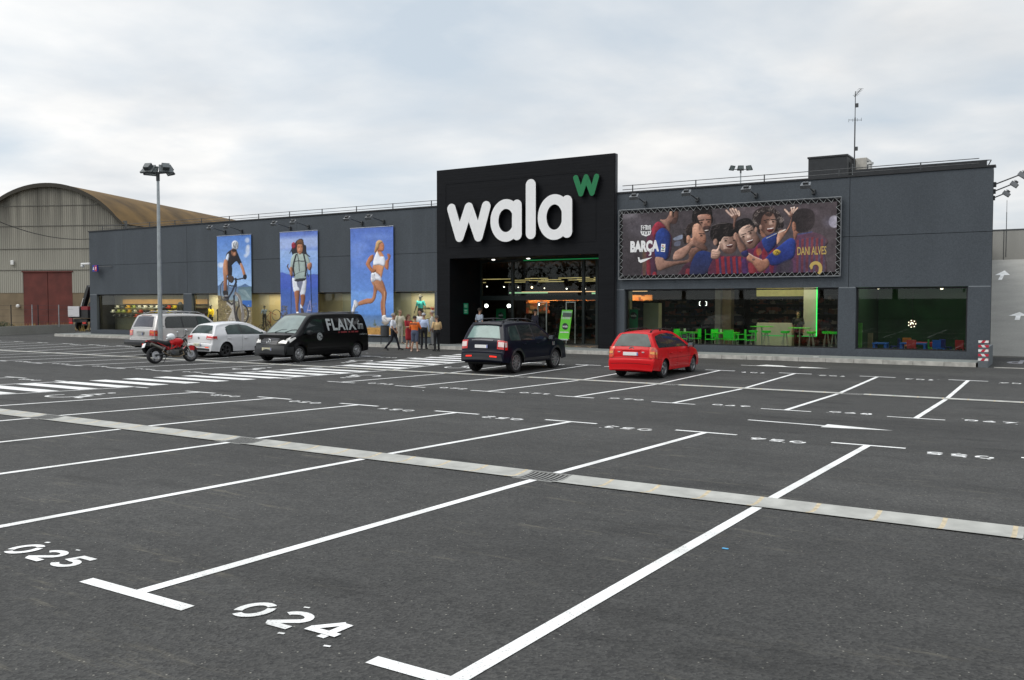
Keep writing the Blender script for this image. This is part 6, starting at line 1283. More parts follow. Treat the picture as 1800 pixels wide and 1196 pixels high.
def rollup(x0, x1, yt, yb, v, col, label, lean, deco):
    a = pv(x0, yt, v); b = pv(x1, yt, v); c = pv((x0 + x1) / 2, yb, v); w = b.x - a.x; z0 = max(FZ, c.z); h = a.z - z0
    t = empty('rollup_banner', ((a.x + b.x) / 2, v, z0), 0, label, 'banner'); BM = mat('rollup_' + deco, col, .5, var=.05); L_ = lean
    m = MB(); m.add([(-w / 2 - L_, 0, 0), (w / 2 - L_, 0, 0), (w / 2, 0, h), (-w / 2, 0, h), (-w / 2 - L_, .02, 0), (w / 2 - L_, .02, 0), (w / 2, .02, h), (-w / 2, .02, h)], [(0, 1, 2, 3), (4, 7, 6, 5), (0, 4, 5, 1), (3, 2, 6, 7)], BM); o = m.build('banner_sheet'); o.parent = t
    m = MB(); zc = h * .52
    def at(x, z): return (x - L_ * (1 - z / h), z)
    cx_, cz_ = at(0, h * .45 if deco == 'bright' else h * .8); m.face([(cx_ + .17 * cos(q), -.006, cz_ + .17 * sin(q)) for q in np.linspace(0, 2 * pi, 17)[:-1]], mat('logo_dark_disc', (.03, .04, .04), .5)); o = m.build('round_logo'); o.parent = t
    m = MB(); vs, fs = text_mesh('wala', .3, .12, .03); m.add([(cx_ - .15 + q.x, -.012, cz_ - .05 + q.y) for q in vs], fs, WHITEP); o = m.build('logo_text'); o.parent = t
    if deco == 'bright':
        m = MB(); xx, zz = at(0, h * .87); m.add([(xx - w * .46, -.004, zz - .06), (xx + w * .46, -.004, zz - .06), (xx + w * .49, -.004, h * .96), (xx - w * .43, -.004, h * .96)], [(0, 1, 2, 3)], mat('pale_green_head', (.35, .65, .38), .5)); m.face([(xx - .25, -.008, zz - .16), (xx + .27, -.008, zz - .16), (xx + .29, -.008, zz + .03), (xx - .2, -.008, zz + .06)], mat('photo_patch', (.10, .12, .11), .5)); o = m.build('header_print'); o.parent = t
        m = MB(); xx, zz = at(0, h * .69); vs, fs = text_mesh('10.000', w * .8, .12, .02); m.add([(xx - w * .4 + q.x, -.006, zz + q.y) for q in vs], fs, WHITEP); o = m.build('price_text'); o.parent = t
        m = MB(); xx, zz = at(0, h * .24); m.face([(xx - w * .42, -.006, zz), (xx + w * .42, -.006, zz), (xx + w * .42, -.006, zz + .05), (xx - w * .42, -.006, zz + .05)], WHITEP); o = m.build('white_bar'); o.parent = t
    m = MB(); m.bbox((-w / 2 - L_ - .02, -.1, -.02), (w / 2 - L_ + .02, .12, .05), GALV, .01); o = m.build('base'); o.parent = t
rollup(988, 1006.5, 545, 598, GP - .6, (.16, .68, .05), 'bright green roll-up banner leaning beside the entrance doors', .22, 'bright')
rollup(872, 889, 543, 600, GP + 1.2, (.01, .22, .08), 'dark green banner with round logo inside the left door', 0, 'dark')
rollup(1106.5, 1121, 544, 600, FV + 1.0, (.01, .25, .10), 'green banner at the left end of the cafe window', 0, 'cafe')

# --- cafe
CW = mat('cafe_beige_panel', (.42, .41, .31), .7, var=.05); CWW = mat('cafe_pale_panel', (.50, .50, .42), .7, var=.05)
def px_box(name, x0, x1, y0, y1, v, d, m_, label, cat, zmin=None):
    a = pv(x0, y0, v); b = pv(x1, y1, v); z0 = max(FZ, b.z) if zmin is None else zmin
    m = MB(); m.bbox((a.x, v, z0), (b.x, v + d, a.z), m_, .006); return tag(m.build(name), label, cat)
px_box('pillar', 1131, 1157, 533, 640, 39.5, .4, CW, 'beige block pillar at the left of cafe', 'pillar')
px_box('pillar', 1097, 1106, 512, 640, 38.3, .3, CW, 'narrow beige pillar at the left jamb of cafe', 'pillar', FZ)
px_box('pillar', 1257, 1266, 500, 560, 42, .3, mat('cafe_grey_column', (.22, .21, .22), .7), 'grey square column in the middle of cafe', 'pillar', FZ)
px_box('pillar', 1270, 1284, 500, 640, 42.5, .5, mat('cafe_brown_column', (.24, .19, .14), .7), 'wide brownish column in the middle of cafe', 'pillar', FZ)
px_box('bar_counter', 1330, 1391, 568, 640, 40.5, .8, CWW, 'pale bar counter at the right of cafe', 'counter', FZ)
px_box('fascia_panel', 1330, 1414, 500, 521, 40.6, .2, mat('cafe_olive_fascia', (.32, .30, .12), .7), 'olive fascia panel above the bar', 'panel')
px_box('partition_panel', 1413, 1435, 500, 591, 40.4, .12, CWW, 'pale upright panel edged by the green neon line', 'panel')
shelf_unit(-19.0, -14.6, 46, 2.6, 'dark stocked shelves behind the left of cafe'); shelf_unit(-14.4, -9.4, 46.5, 2.8, 'dark stocked shelves behind the bar')
NE = emat('green_neon', (.05, 1, .18), 1.3); P = pv(1435.5, 506, 40.3); Q = pv(1435.5, 591, 40.3); S_ = pv(1340, 590.5, 40.3)
m = MB(); m.box((P.x, 40.28, Q.z), (P.x + .035, 40.32, P.z), NE); m.box((S_.x, 40.28, Q.z - .036), (P.x + .035, 40.32, Q.z - .001), mat('neon_dim', (.02, .3, .08), .5, emit=(.02, .6, .12), estr=.6)); tag(m.build('neon_line'), 'green neon line running down and along the bar panel', 'neon light')
for i, x in enumerate((1229.5, 1242)):
    P = pv(x, 534, 42); m = MB(); s = 1 if i == 0 else -1; m.tube([(P.x + s * .05, 42, P.z + .1), (P.x, 42, P.z + .08), (P.x, 42, P.z - .08), (P.x + s * .05, 42, P.z - .1)], .014, emat('white_bracket_lamp', (1, 1, .95), 4), 6); tag(m.build('wall_lamp'), ('left white bracket-shaped lamp in the cafe', 'right white bracket-shaped lamp in the cafe')[i], 'lamp', 'bracket-shaped lamps in the cafe')
GC = mat('lime_plastic_glow', (.05, .70, .06), .35, emit=(.02, .55, .03), estr=.22, var=.03); GT = mat('lime_top_glow', (.12, .72, .05), .35, var=.03, emit=(.05, .5, .02), estr=.2); LEG = mat('chair_leg_white', (.5, .5, .46), .5)  # chairs, stool seats and table tops glow faintly themselves, though no lamps
def cafe_chair(u, v, rz_, label):
    t = empty('cafe_chair', (u, v, FZ), rz_, label, 'chair', 'lime green cafe chairs')
    def k(m, nme): o = m.build(nme); o.parent = t
    m = MB(); m.bbox((-.22, -.22, .43), (.22, .22, .46), GC, .01); k(m, 'seat')
    m = MB(); m.bbox((-.22, .19, .50), (.22, .215, .86), GC, .008); k(m, 'backrest')
    m = MB(); m.tube([(-.24, .2, .46), (-.24, .2, .88), (.24, .2, .88), (.24, .2, .46)], .014, GC, 6); m.tube([(-.24, .2, .68), (-.25, -.2, .66), (-.25, -.2, .45)], .012, GC, 6); m.tube([(.24, .2, .68), (.25, -.2, .66), (.25, -.2, .45)], .012, GC, 6); k(m, 'frame')
    for a in (-1, 1):
        for b in (-1, 1): m = MB(); m.tube([(a * .2, b * .2, .43), (a * .23, b * .23, 0)], .014, LEG, 6); k(m, 'leg')
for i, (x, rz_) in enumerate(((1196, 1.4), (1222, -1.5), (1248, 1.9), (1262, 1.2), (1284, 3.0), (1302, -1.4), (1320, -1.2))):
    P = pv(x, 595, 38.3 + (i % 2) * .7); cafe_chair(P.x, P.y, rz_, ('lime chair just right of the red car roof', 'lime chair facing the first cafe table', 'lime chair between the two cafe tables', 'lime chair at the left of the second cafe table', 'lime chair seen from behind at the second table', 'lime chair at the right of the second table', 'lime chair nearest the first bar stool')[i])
def cafe_table(u, v, h, w, label, grp='lime topped cafe tables'):
    t = empty('cafe_table', (u, v, FZ), 0, label, 'table', grp)
    m = MB(); m.bbox((-w, -.35, h - .03), (w, .35, h), GT, .008); o = m.build('table_top'); o.parent = t
    if h > .9:
        m = MB(); m.tube([(0, 0, 0), (0, 0, h - .03)], .03, LEG, 8); o = m.build('leg'); o.parent = t; m = MB(); m.lathe([(0, .02), (.25, .015), (.26, 0)], LEG, 16); o = m.build('base'); o.parent = t
    else:
        for a in (-1, 1):
            for b in (-1, 1): m = MB(); m.tube([(a * (w - .05), b * .3, h - .03), (a * (w - .05), b * .3, 0)], .018, LEG, 6); o = m.build('leg'); o.parent = t
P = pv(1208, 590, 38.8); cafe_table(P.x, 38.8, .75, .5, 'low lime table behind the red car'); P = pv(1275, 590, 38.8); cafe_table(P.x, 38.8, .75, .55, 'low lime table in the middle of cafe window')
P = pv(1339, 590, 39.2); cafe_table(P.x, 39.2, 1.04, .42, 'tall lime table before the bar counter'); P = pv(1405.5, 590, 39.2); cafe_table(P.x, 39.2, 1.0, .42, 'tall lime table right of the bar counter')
for i, (x, v) in enumerate(((1324, 38.1), (1347, 38.1), (1380, 38.0), (1426, 38.0), (1453, 38.4), (1466, 38.0))):
    P = pv(x, 600, v); t = empty('bar_stool', (P.x, v, FZ), 0, 'bar stool with lime seat, number %s from the left in the cafe window' % ('one', 'two', 'three', 'four', 'five', 'six')[i], 'stool', 'lime bar stools in the cafe window')
    m = MB(); m.lathe([(0, .8), (.17, .79), (.19, .83), (.2, .88), (.185, .84), (0, .82)], GC, 14); o = m.build('seat', smooth=50); o.parent = t
    for a in range(4): m = MB(); q = pi / 4 + a * pi / 2; m.tube([(.06 * cos(q), .06 * sin(q), .79), (.2 * cos(q), .2 * sin(q), 0)], .014, LEG, 6); o = m.build('leg'); o.parent = t
for i, x in enumerate((1203.5, 1225, 1267, 1287)):
    P = pv(x, 584, 38.8); m = MB(); m.lathe([(0, 0), (.05, 0), (.05, .15), (0, .15)], (WHITEP, mat('paper_cup_tan', (.4, .28, .2), .6))[i % 2], 10, Matrix.Translation((P.x, 38.8, FZ + .75))); tag(m.build('menu_cup'), ('white cup on the low table by red car', 'tan cup on the low table by red car', 'white cup on the middle cafe table', 'tan cup on the middle cafe table')[i], 'cup', 'cups on the cafe tables')
lit_fixture('cafe_fill_lamp', (-14, 39.3, 4.0), (-8.2, 39.45, 4.04), (1, .85, .6), 1.0, 'long unseen lamp added above the cafe bar', 'lamp', None, 130, (1, .84, .6))  # unseen lamp added in front of the pale panels to brighten them
# --- children's corner
part(MB().box((-7.6, FV + .31, FZ), (-7.45, 46, 4.7), mat('dark_green_partition', (.015, .05, .02), .8)), 'partition')
DG = mat('dark_green_wall', (.012, .06, .018), .8, var=.5, scale=.8)
m = MB(); m.box((-7.4, 43, FZ), (-3.1, 43.1, 4.7), DG); part(m, 'play_area_wall')
m = MB(); P = pv(1511, 568, 38.3); m.box((P.x - .05, 38.3, FZ), (P.x + .09, 38.4, P.z), mat('lime_post', (.18, .6, .08), .5)); tag(m.build('lime_post'), 'lime green post at left edge of the play area window', 'post')
m = MB(); P = pv(1529, 586, 38.6); m.box((P.x - .08, 38.6, FZ), (P.x + .1, 38.75, P.z), mat('wood_post', (.3, .22, .12), .6)); tag(m.build('wooden_post'), 'short wooden post in the play area', 'post')
P = pv(1604, 569.5, 40); t = empty('cluster_lamp', P, 0, 'round cluster of small bulbs hanging in the play area', 'lamp')
m = MB(); m.tube([(0, 0, 0), (0, 0, 4.68 - P.z)], .01, BLACK, 4); o = m.build('cord'); o.parent = t
m = MB(); m.ball((0, 0, 0), .17, mat('dark_red_core', (.10, .02, .015), .5), 12); o = m.build('core'); o.parent = t
for k in range(12):
    q = 2 * pi * k / 7; rr = .14 if k < 7 else .05; m = MB(); m.ball((rr * cos(q), -.13 if k < 7 else -.17, rr * sin(q)), .022, emat('small_bulb', (1, .9, .7), 3), 8); o = m.build('bulb'); o.parent = t
for i, (x, y) in enumerate(((1544, 507.5), (1655.5, 508))):
    P = pv(x, y, 38.4); m = MB(); m.ball((P.x, 38.4, P.z), .045, emat('ceiling_spot_warm', (1, .85, .6), 5), 8, (1.3, 1, .6)); tag(m.build('ceiling_spot'), ('left ceiling spot in the play area', 'right warm ceiling spot in the play area')[i], 'spotlight', 'ceiling spots in the play area')
TC = {'blue': (.03, .18, .75), 'red': (.7, .03, .03), 'green': (.05, .5, .06), 'orange': (.8, .25, .02), 'navy': (.03, .05, .3)}
TM = {k_: mat('toy_' + k_, c, .35, var=.04) for k_, c in TC.items()}
def kid_table(u, v, c, label, w=.4):
    t = empty('childrens_table', (u, v, FZ), 0, label, 'table', "children's tables in the play area"); m = MB(); m.bbox((-w, -.3, .42), (w, .3, .48), TM[c], .02); o = m.build('table_top'); o.parent = t
    for a in (-1, 1):
        for b in (-1, 1): m = MB(); m.bbox((a * (w - .07) - .05, b * .22 - .05, 0), (a * (w - .07) + .05, b * .22 + .05, .42), TM[c], .015); o = m.build('leg'); o.parent = t
def kid_chair(u, v, c, r_, label):
    t = empty('childrens_chair', (u, v, FZ), r_, label, 'chair', "children's chairs in the play area"); m = MB(); m.bbox((-.17, -.17, .28), (.17, .17, .32), TM[c], .02); o = m.build('seat'); o.parent = t
    m = MB(); m.bbox((-.17, .13, .32), (.17, .18, .62), TM[c], .02); o = m.build('backrest'); o.parent = t
    for a in (-1, 1):
        for b in (-1, 1): m = MB(); m.bbox((a * .13 - .03, b * .13 - .03, 0), (a * .13 + .03, b * .13 + .03, .28), TM[c], .01); o = m.build('leg'); o.parent = t
def U(x, v): return pv(x, 605, v).x
kid_table(U(1606, 38.4), 38.4, 'blue', 'blue play table in the middle of the play area', .5); kid_table(U(1548, 38.0), 38.0, 'blue', 'blue play table at the left of the play area', .28); kid_table(U(1618, 39.3), 39.3, 'red', 'red play table behind the blue one', .5)
for i, (x, v, c, r_, lb_) in enumerate(((1603, 37.9, 'red', pi, 'bright red small chair in front of the blue play table'), (1640, 38.2, 'green', 1.6, 'green small chair right of the blue play table'), (1573, 38.9, 'navy', -1.2, 'navy small chair left of the tables'), (1662, 39.2, 'navy', 2.4, 'navy small chair at the right'), (1595, 39.8, 'orange', .3, 'orange small chair behind the tables'), (1690, 38.6, 'red', 2.8, 'dark red small chair by the right jamb'), (1650, 38.0, 'blue', .6, 'blue small chair beside the green one'))): kid_chair(U(x, v), v, c, r_, lb_)
lit_fixture('play_area_lamp', (-6.6, 39.6, 4.2), (-4.2, 39.75, 4.24), (1, .9, .7), .8, 'lamp above the play area', 'lamp', None, 50, (.9, 1, .75))
# ================================================================ VEHICLES
CARGL = mat('car_window_glass', (.016, .021, .021), .04, 0, var=.1, spec=.6); CARGL2 = mat('car_window_green', (.028, .045, .042), .07, 0, var=.6, scale=2.5, spec=.28)
TRIM = mat('black_car_trim', (.014, .014, .015), .5); PLATE = mat('white_number_plate', (.8, .8, .8), .4, var=.02); UNDER = mat('wheel_well_black', (.004, .004, .004), .95)
RIMS = mat('alloy_silver', (.38, .38, .39), .35, .8, var=.08); RIMD = mat('dark_alloy', (.10, .10, .105), .35, .6); TAIL = mat('tail_lamp', (.55, .02, .015), .15, coat=1, spec=.8); TAILW = mat('clear_lamp', (.72, .70, .66), .12, coat=1); CHR = mat('chrome_trim', (.6, .6, .6), .15, .95)
TYRE = mat('tyre_rubber', (.013, .013, .014), .8)
class Car:
    def __init__(s, name, L, W, prof, belt, wheels, R, Ra, tum=.28, rr=.07, crown=.035, zb=.24, bowR=.09, bowF=.16, planR=.07, planF=.13, paint=None):
        s.__dict__.update(L=L, W=W, belt_=belt, wheels=wheels, R=R, Ra=Ra, tum=tum, rr=rr, crown=crown, zb=zb, bowR=bowR, bowF=bowF, planR=planR, planF=planF, paint=paint)
        # smooth profile by arc length (Catmull-Rom)
        q = []; n = len(prof)
        for i in range(n - 1):
            p0, p1, p2, p3 = [np.array(prof[min(max(i + j, 0), n - 1)], float) for j in (-1, 0, 1, 2)]
            for t in np.linspace(0, 1, 9)[:-1]: q.append(.5 * (2 * p1 + (p2 - p0) * t + (2 * p0 - 5 * p1 + 4 * p2 - p3) * t * t + (3 * p1 - p0 - 3 * p2 + p3) * t ** 3))
        q.append(np.array(prof[-1], float)); q = np.array(q)
        for i in range(1, len(q)): q[i, 0] = max(q[i, 0], q[i - 1, 0] + .0008)
        s.q = q; s.al = np.concatenate([[0], np.cumsum(np.hypot(*np.diff(q, axis=0).T))]); s.name = name
    def zt(s, x): return float(np.interp(x, s.q[:, 0], s.q[:, 1]))
    def bz(s, x): return float(np.interp(x, [b[0] for b in s.belt_], [b[1] for b in s.belt_]))
    def at(s, t): return np.interp(t, s.al, s.q[:, 0]), np.interp(t, s.al, s.q[:, 1])
    def t_rear(s, z):                                   # arc length where the tail reaches height z
        i = next(i for i in range(len(s.q)) if s.q[i, 1] >= z); return s.al[i]
    def t_front(s, z):
        i = next(i for i in range(len(s.q) - 1, 0, -1) if s.q[i, 1] >= z); return s.al[i]
    def t_x(s, x): return float(np.interp(x, s.q[:, 0], s.al))
    def zbot(s, x):
        z = s.zb + .05 * max(0, 1 - x / .5) + .03 * max(0, (x - s.L + .5) / .5)
        for w in s.wheels:
            d = abs(x - w)
            if d < s.Ra: z = max(z, s.R - .01 + sqrt(s.Ra ** 2 - d * d))
        return z
    def hw(s, x, z):
        w = s.W * (1 - s.planR * max(0, 1 - x / .7) ** 2 - s.planF * max(0, (x - s.L + 1.1) / 1.1) ** 2); b = s.bz(x)
        if z > b: w -= s.tum * (z - b)
        w -= .05 * max(0, (.52 - z) / .3) ** 1.5 + .018 * max(0, (z - .72) / max(.05, b - .72)) ** 2 * (1 if z <= b else 1 * 1)
        for c in s.wheels:
            d = sqrt((x - c) ** 2 + (z - s.R) ** 2)
            if z < b and d < s.Ra + .12: w += .022 * max(0, 1 - (d - s.Ra) / .12)
        return w
    def warp(s, x, y):
        k = (y / s.W) ** 2; return x + s.bowR * k * max(0, 1 - x / .9) - s.bowF * k * max(0, (x - s.L + .9) / .9)
    def sec(s, x):
        zt = s.zt(x); zb = min(s.zbot(x), zt - .02); rr = min(s.rr, (zt - zb) * .3); z1 = min(s.bz(x), zt - rr); z1 = max(z1, zb + .01); P = []
        for i in range(9): z = zb + (z1 - zb) * i / 8; P.append((s.hw(x, z), z))
        for i in range(1, 7): z = z1 + (zt - rr - z1) * i / 6; P.append((s.hw(x, z), z))
        w = P[-1][0]
        for i in range(1, 5): a = i / 4 * pi / 2; P.append((w - rr * (1 - cos(a)), zt - rr + rr * sin(a)))
        wt = w - rr
        for i in range(1, 8): y = wt * (1 - i / 7); P.append((y, zt + s.crown * (1 - (y / wt) ** 2) * min(1, 1.0)))
        return P, wt
    def skin(s, t0, t1, k0, k1, off=.007, n=10, m_=12, kb0=None, kb1=None):
        """patch on the top/tail/nose skin; k = fractions of the half width at the start/end of the run"""
        G = []
        for i in range(n + 1):
            t = t0 + (t1 - t0) * i / n; x, z = s.at(t); xa, za = s.at(max(t - .03, 0)); xb, zb_ = s.at(min(t + .03, s.al[-1])); d = Vector((xb - xa, 0, zb_ - za)).normalized(); nn = Vector((-d.z, 0, d.x)); _, wt = s.sec(x); f = i / n
            a = k0 + ((kb0 if kb0 is not None else k0) - k0) * f; b = k1 + ((kb1 if kb1 is not None else k1) - k1) * f
            row = []
            for j in range(m_ + 1):
                y = wt * (a + (b - a) * j / m_); zz = z + s.crown * (1 - (y / wt) ** 2); p = Vector((x, y, zz)) + nn * off; row.append((s.warp(p.x, y), p.y, p.z))
            G.append(row)
        return G
    def side(s, lo, hi, x0, x1, sgn, off=.007, n=16, m_=5):
        """patch on the flank between curves lo(x) and hi(x)"""
        G = []
        for i in range(n + 1):
            x = x0 + (x1 - x0) * i / n; a, b = lo(x), hi(x); row = []
            for j in range(m_ + 1): z = a + (b - a) * j / m_; y = s.hw(x, z) + off; row.append((s.warp(x, y), sgn * y, z))
            G.append(row)
        return G
    def make(s, loc, rz_, label):
        s.root = empty(s.name, loc, rz_, label, 'car'); xs = list(s.q[::2, 0]) + [s.q[-1, 0]]
        for w in s.wheels: xs += list(np.linspace(w - s.Ra, w + s.Ra, 21)) + [w - s.Ra - .004, w + s.Ra + .004]
        xs += list(np.linspace(.3, s.L - .3, 24)); xs = sorted(x for x in xs if 0 <= x <= s.q[-1, 0]); ys = [xs[0]]
        for x in xs[1:]:
            if x - ys[-1] > .0015: ys.append(x)
        m = MB(); G = []
        for x in ys:
            P, _ = s.sec(x); row = [(s.warp(x, y), y, z) for y, z in P] + [(s.warp(x, -y), -y, z) for y, z in P[-2::-1]]; G.append(row)
        m.grid(G, s.paint); m.face(G[0], s.paint); m.face(G[-1][::-1], s.paint)
        s.part(m, 'body', 38)
        m = MB(); m.box((.25, -s.W + .24, s.zb - .05), (s.L - .3, s.W - .24, s.bz(1) - .05), UNDER); m.box((.12, -s.W + .2, s.zb), (.26, s.W - .2, s.zb + .25), UNDER)
        for w in s.wheels: m.box((w - s.Ra - .02, -s.W + .06, s.R + .0), (w + s.Ra + .02, s.W - .06, s.R + s.Ra - .02 + .015), UNDER) if False else None
        s.part(m, 'underbody'); return s
    def part(s, m, name, sm=None, parent=None):
        o = m.build(name, smooth=sm) if isinstance(m, MB) else m; o.parent = parent or s.root; return o
    def wheelset(s, style, n=5, width=.2, rim=RIMS, rr=.66):
        for x in s.wheels:
            for sg in (-1, 1):
                yo = s.W - .035 + .0; M = Matrix.Translation((x, sg * (yo - width / 2), s.R)) @ Matrix.Rotation(-sg * pi / 2, 4, 'X'); R = s.R; h = width / 2; r = R * rr
                m = MB(); m.lathe([(r, -h), (R * .93, -h), (R * .985, -h * .7), (R, -h * .35), (R, h * .35), (R * .985, h * .7), (R * .93, h), (R * .8, h + .006), (r, h - .004)], TYRE, 36, M); w = s.part(m, 'wheel', 35)
                m = MB(); m.lathe([(r + .003, h - .003), (r - .018, h), (r - .03, h - .03), (r - .035, -h)], rim, 30, M); m.lathe([(0, h - .09), (r - .02, h - .09)], UNDER, 20, M)
                if style == 'spoke':
                    for k in range(n):
                        a = 2 * pi * k / n; 
                        for da in ((-.11, .11) if n <= 5 else (0,)):
                            wd = .022 if n <= 5 else .03; K = M @ Matrix.Rotation(a, 4, 'Z'); m.add([K @ Vector(p) for p in ((.03, -wd, h - .012), (.03, wd, h - .012), (r - .02, wd * .8 + da * r * .8, h - .004), (r - .02, -wd * .8 + da * r * .8, h - .004), (.03, -wd, h - .06), (.03, wd, h - .06), (r - .02, wd * .8 + da * r * .8, h - .06), (r - .02, -wd * .8 + da * r * .8, h - .06))], [(0, 1, 2, 3), (0, 4, 5, 1), (1, 5, 6, 2), (2, 6, 7, 3), (3, 7, 4, 0)], rim)
                else:
                    m.lathe([(0, h + .012), (r * .3, h + .01), (r * .42, h - .01), (r * .6, h + .004), (r * .8, h + .004), (r * .95, h - .004)], rim, 30, M)
                    for k in range(n): a = 2 * pi * k / n; c = Vector((r * .79 * cos(a), r * .79 * sin(a), h + .0)); m.box((c.x - .016, c.y - .016, h + .001), (c.x + .016, c.y + .016, h + .009), UNDER, M)
                m.lathe([(0, h + .004), (r * .17, h + .002), (r * .19, h - .05)], rim, 14, M); s.part(m, 'rim', 35, w)
    def glassband(s, x0, x1, zl, zh, name='side_window', mt=None, off=.009):
        for sg in (-1, 1): m = MB(); m.grid(s.side(zl, zh, x0, x1, sg, off), mt or CARGL); s.part(m, name, 30)
    def seams(s, xs, z0=.32, extra=()):
        m = MB(); SM = mat('panel_gap', (.004, .004, .004), .9)
        for sg in (-1, 1):
            for x in xs: m.grid(s.side(lambda q: z0, lambda q: s.bz(q), x - .004, x + .004, sg, .002, 1, 8), SM)
            for (xa, xb, z) in extra: m.grid(s.side(lambda q: z - .004, lambda q: z + .004, xa, xb, sg, .002, 12, 1), SM)
        s.part(m, 'panel_gaps')
    def tailgate(s, z0, z1, k, zb2=None):
        m = MB(); SM = mat('panel_gap', (.004, .004, .004), .9)
        for z in (z0,) + ((zb2,) if zb2 else ()): t = s.t_rear(z); m.grid(s.skin(t - .006, t + .006, -.97, .97, .003, 1, 14), SM)
        for sg in (-1, 1): m.grid(s.skin(s.t_rear(z0), s.t_rear(z1), sg * k, sg * (k + .008), .003, 10, 1), SM)
        s.part(m, 'tailgate_gap')
    def handles(s, xs, z, mt):
        for sg in (-1, 1):
            for x in xs: y = s.hw(x, z); m = MB(); m.bbox((x - .09, sg * (y + .002), z - .016), (x + .09, sg * (y + .035), z + .016), mt, .012); s.part(m, 'door_handle', 40)
    def mirrors(s, x, z, mt):
        for sg in (-1, 1):
            y = s.hw(x, z); m = MB(); m.bbox((x - .05, sg * (y + .05), z - .07), (x + .12, sg * (y + .25), z + .09), mt, .045); m.box((x, sg * (y - .02), z - .03), (x + .06, sg * (y + .07), z + .0), TRIM); o = s.part(m, 'wing_mirror', 40)
            m = MB(); m.box((x - .054, sg * (y + .07), z - .05), (x - .051, sg * (y + .23), z + .07), mat('mirror_glass', (.5, .55, .55), .05, .9)); s.part(m, 'mirror_glass', None, o)
    def plate(s, z, txt=None, rear=True, mt=None, w=.26, h=.055):
        x = s.at(s.t_rear(z) if rear else s.t_front(z))[0]; x = x - .03 if rear else x + .012; m = MB(); d = -1 if rear else 1
        m.bbox((x, -w, z - h), (x + d * .015, w, z + h), mt or PLATE, .004); m.box((x + d * .016, d * w * .98, z - h * .95), (x + d * .018, d * w * .86, z + h * .95), mat('plate_blue_strip', (.02, .06, .45), .4)); o = s.part(m, 'number_plate')
        if txt:
            m = MB(); GT_ = mat('plate_grey_smudge', (.34, .34, .30), .6)       # blurred characters, as in the photograph
            for q in txt: m.box((x + d * .0165, (q - .05) * w, z - h * .5), (x + d * .019, (q + .05) * w, z + h * .5), GT_)
            s.part(m, 'blurred_characters', None, o)
    def rails(s, x0, x1, k, mt, rise=.07, feet=3):
        for sg in (-1, 1):
            pts = []; 
            for i in range(13):
                x = x0 + (x1 - x0) * i / 12; _, wt = s.sec(x); r_ = rise * min(1, 6 * min(i, 12 - i) / 12); pts.append((x, sg * wt * k, s.zt(x) + r_ + .005))
            m = MB(); m.tube(pts, .016, mt, 8)
            for i in range(feet): x = x0 + .1 + (x1 - x0 - .2) * i / (feet - 1); _, wt = s.sec(x); m.bbox((x - .035, sg * wt * k - .015, s.zt(x) - .01), (x + .035, sg * wt * k + .015, s.zt(x) + rise), mt, .006)
            s.part(m, 'roof_rail', 50)
    def taillight(s, z0, z1, k, xe, m1=None, m2=None, z2=None):
        for sg in (-1, 1):
            m = MB(); t0, t1 = s.t_rear(z0), s.t_rear(z1)
            G = s.skin(t0, t1, sg * k, sg * 1.085, .014, 8, 8); m.grid(G, m1 or TAIL)
            m.grid(s.side(lambda q: z0, lambda q: z1, s.at((t0 + t1) / 2)[0] - .005, xe, sg, .012, 6, 6), m1 or TAIL); o = s.part(m, 'taillight', 40)
            if m2:
                m = MB(); ta, tb = s.t_rear(z2[0]), s.t_rear(z2[1]); m.grid(s.skin(ta, tb, sg * (k + .05), sg * 1.08, .019, 4, 5), m2); m.grid(s.side(lambda q: z2[0], lambda q: z2[1], s.at((ta + tb) / 2)[0], xe - .04, sg, .017, 4, 3), m2); s.part(m, 'clear_lens', 40, o)
    def patch(s, name, G, mt, parent=None): m = MB(); m.grid(G, mt); return s.part(m, name, 35, parent)
def lin(*p): return lambda x: float(np.interp(x, [a for a, b in p], [b for a, b in p]))
def CP_(name, col, **k): return mat(name, col, .3, 0, coat=.16, var=.03, spec=.18, **k)
# --- red estate car
RED = CP_('red_car_paint', (.56, .006, .010))
c = Car('estate_car', 4.41, .848, [(0, .26), (.004, .34), (.012, .50), (.03, .60), (.085, .645), (.10, .76), (.13, .90), (.17, .985), (.30, 1.25), (.39, 1.405), (.50, 1.455), (1.0, 1.492), (1.6, 1.50), (2.2, 1.485), (2.55, 1.43), (2.95, 1.20), (3.28, .985), (3.42, .93), (3.85, .85), (4.15, .74), (4.28, .62), (4.36, .5), (4.40, .38), (4.41, .27)],
        [(0, .96), (4.41, .86)], (.92, 3.52), .305, .355, tum=.26, paint=RED).make((-11.38, 24.85, gh(26)), pi / 2,  'red estate car with dark roof rails and white number plate'); c.root.scale = (.95,) * 3
c.patch('rear_window', c.skin(c.t_rear(1.0), c.t_rear(1.40), -.9, .9, .008, 8, 12, -.84, .84), CARGL2)
zl, zh = lin((0, 1.0), (4, .955)), lin((.40, 1.12), (.50, 1.30), (.62, 1.36), (1.2, 1.42), (1.9, 1.43), (2.35, 1.38), (2.75, 1.16), (3.02, .965))
c.glassband(.42, 3.0, zl, zh, 'window_frame', TRIM, .005); c.glassband(.46, 1.15, zl, zh); c.glassband(1.2, 1.98, zl, zh); c.glassband(2.04, 3.0, zl, zh)
c.patch('windscreen', c.skin(c.t_x(2.55), c.t_x(3.22), -.9, .9, .008, 6, 8), CARGL)
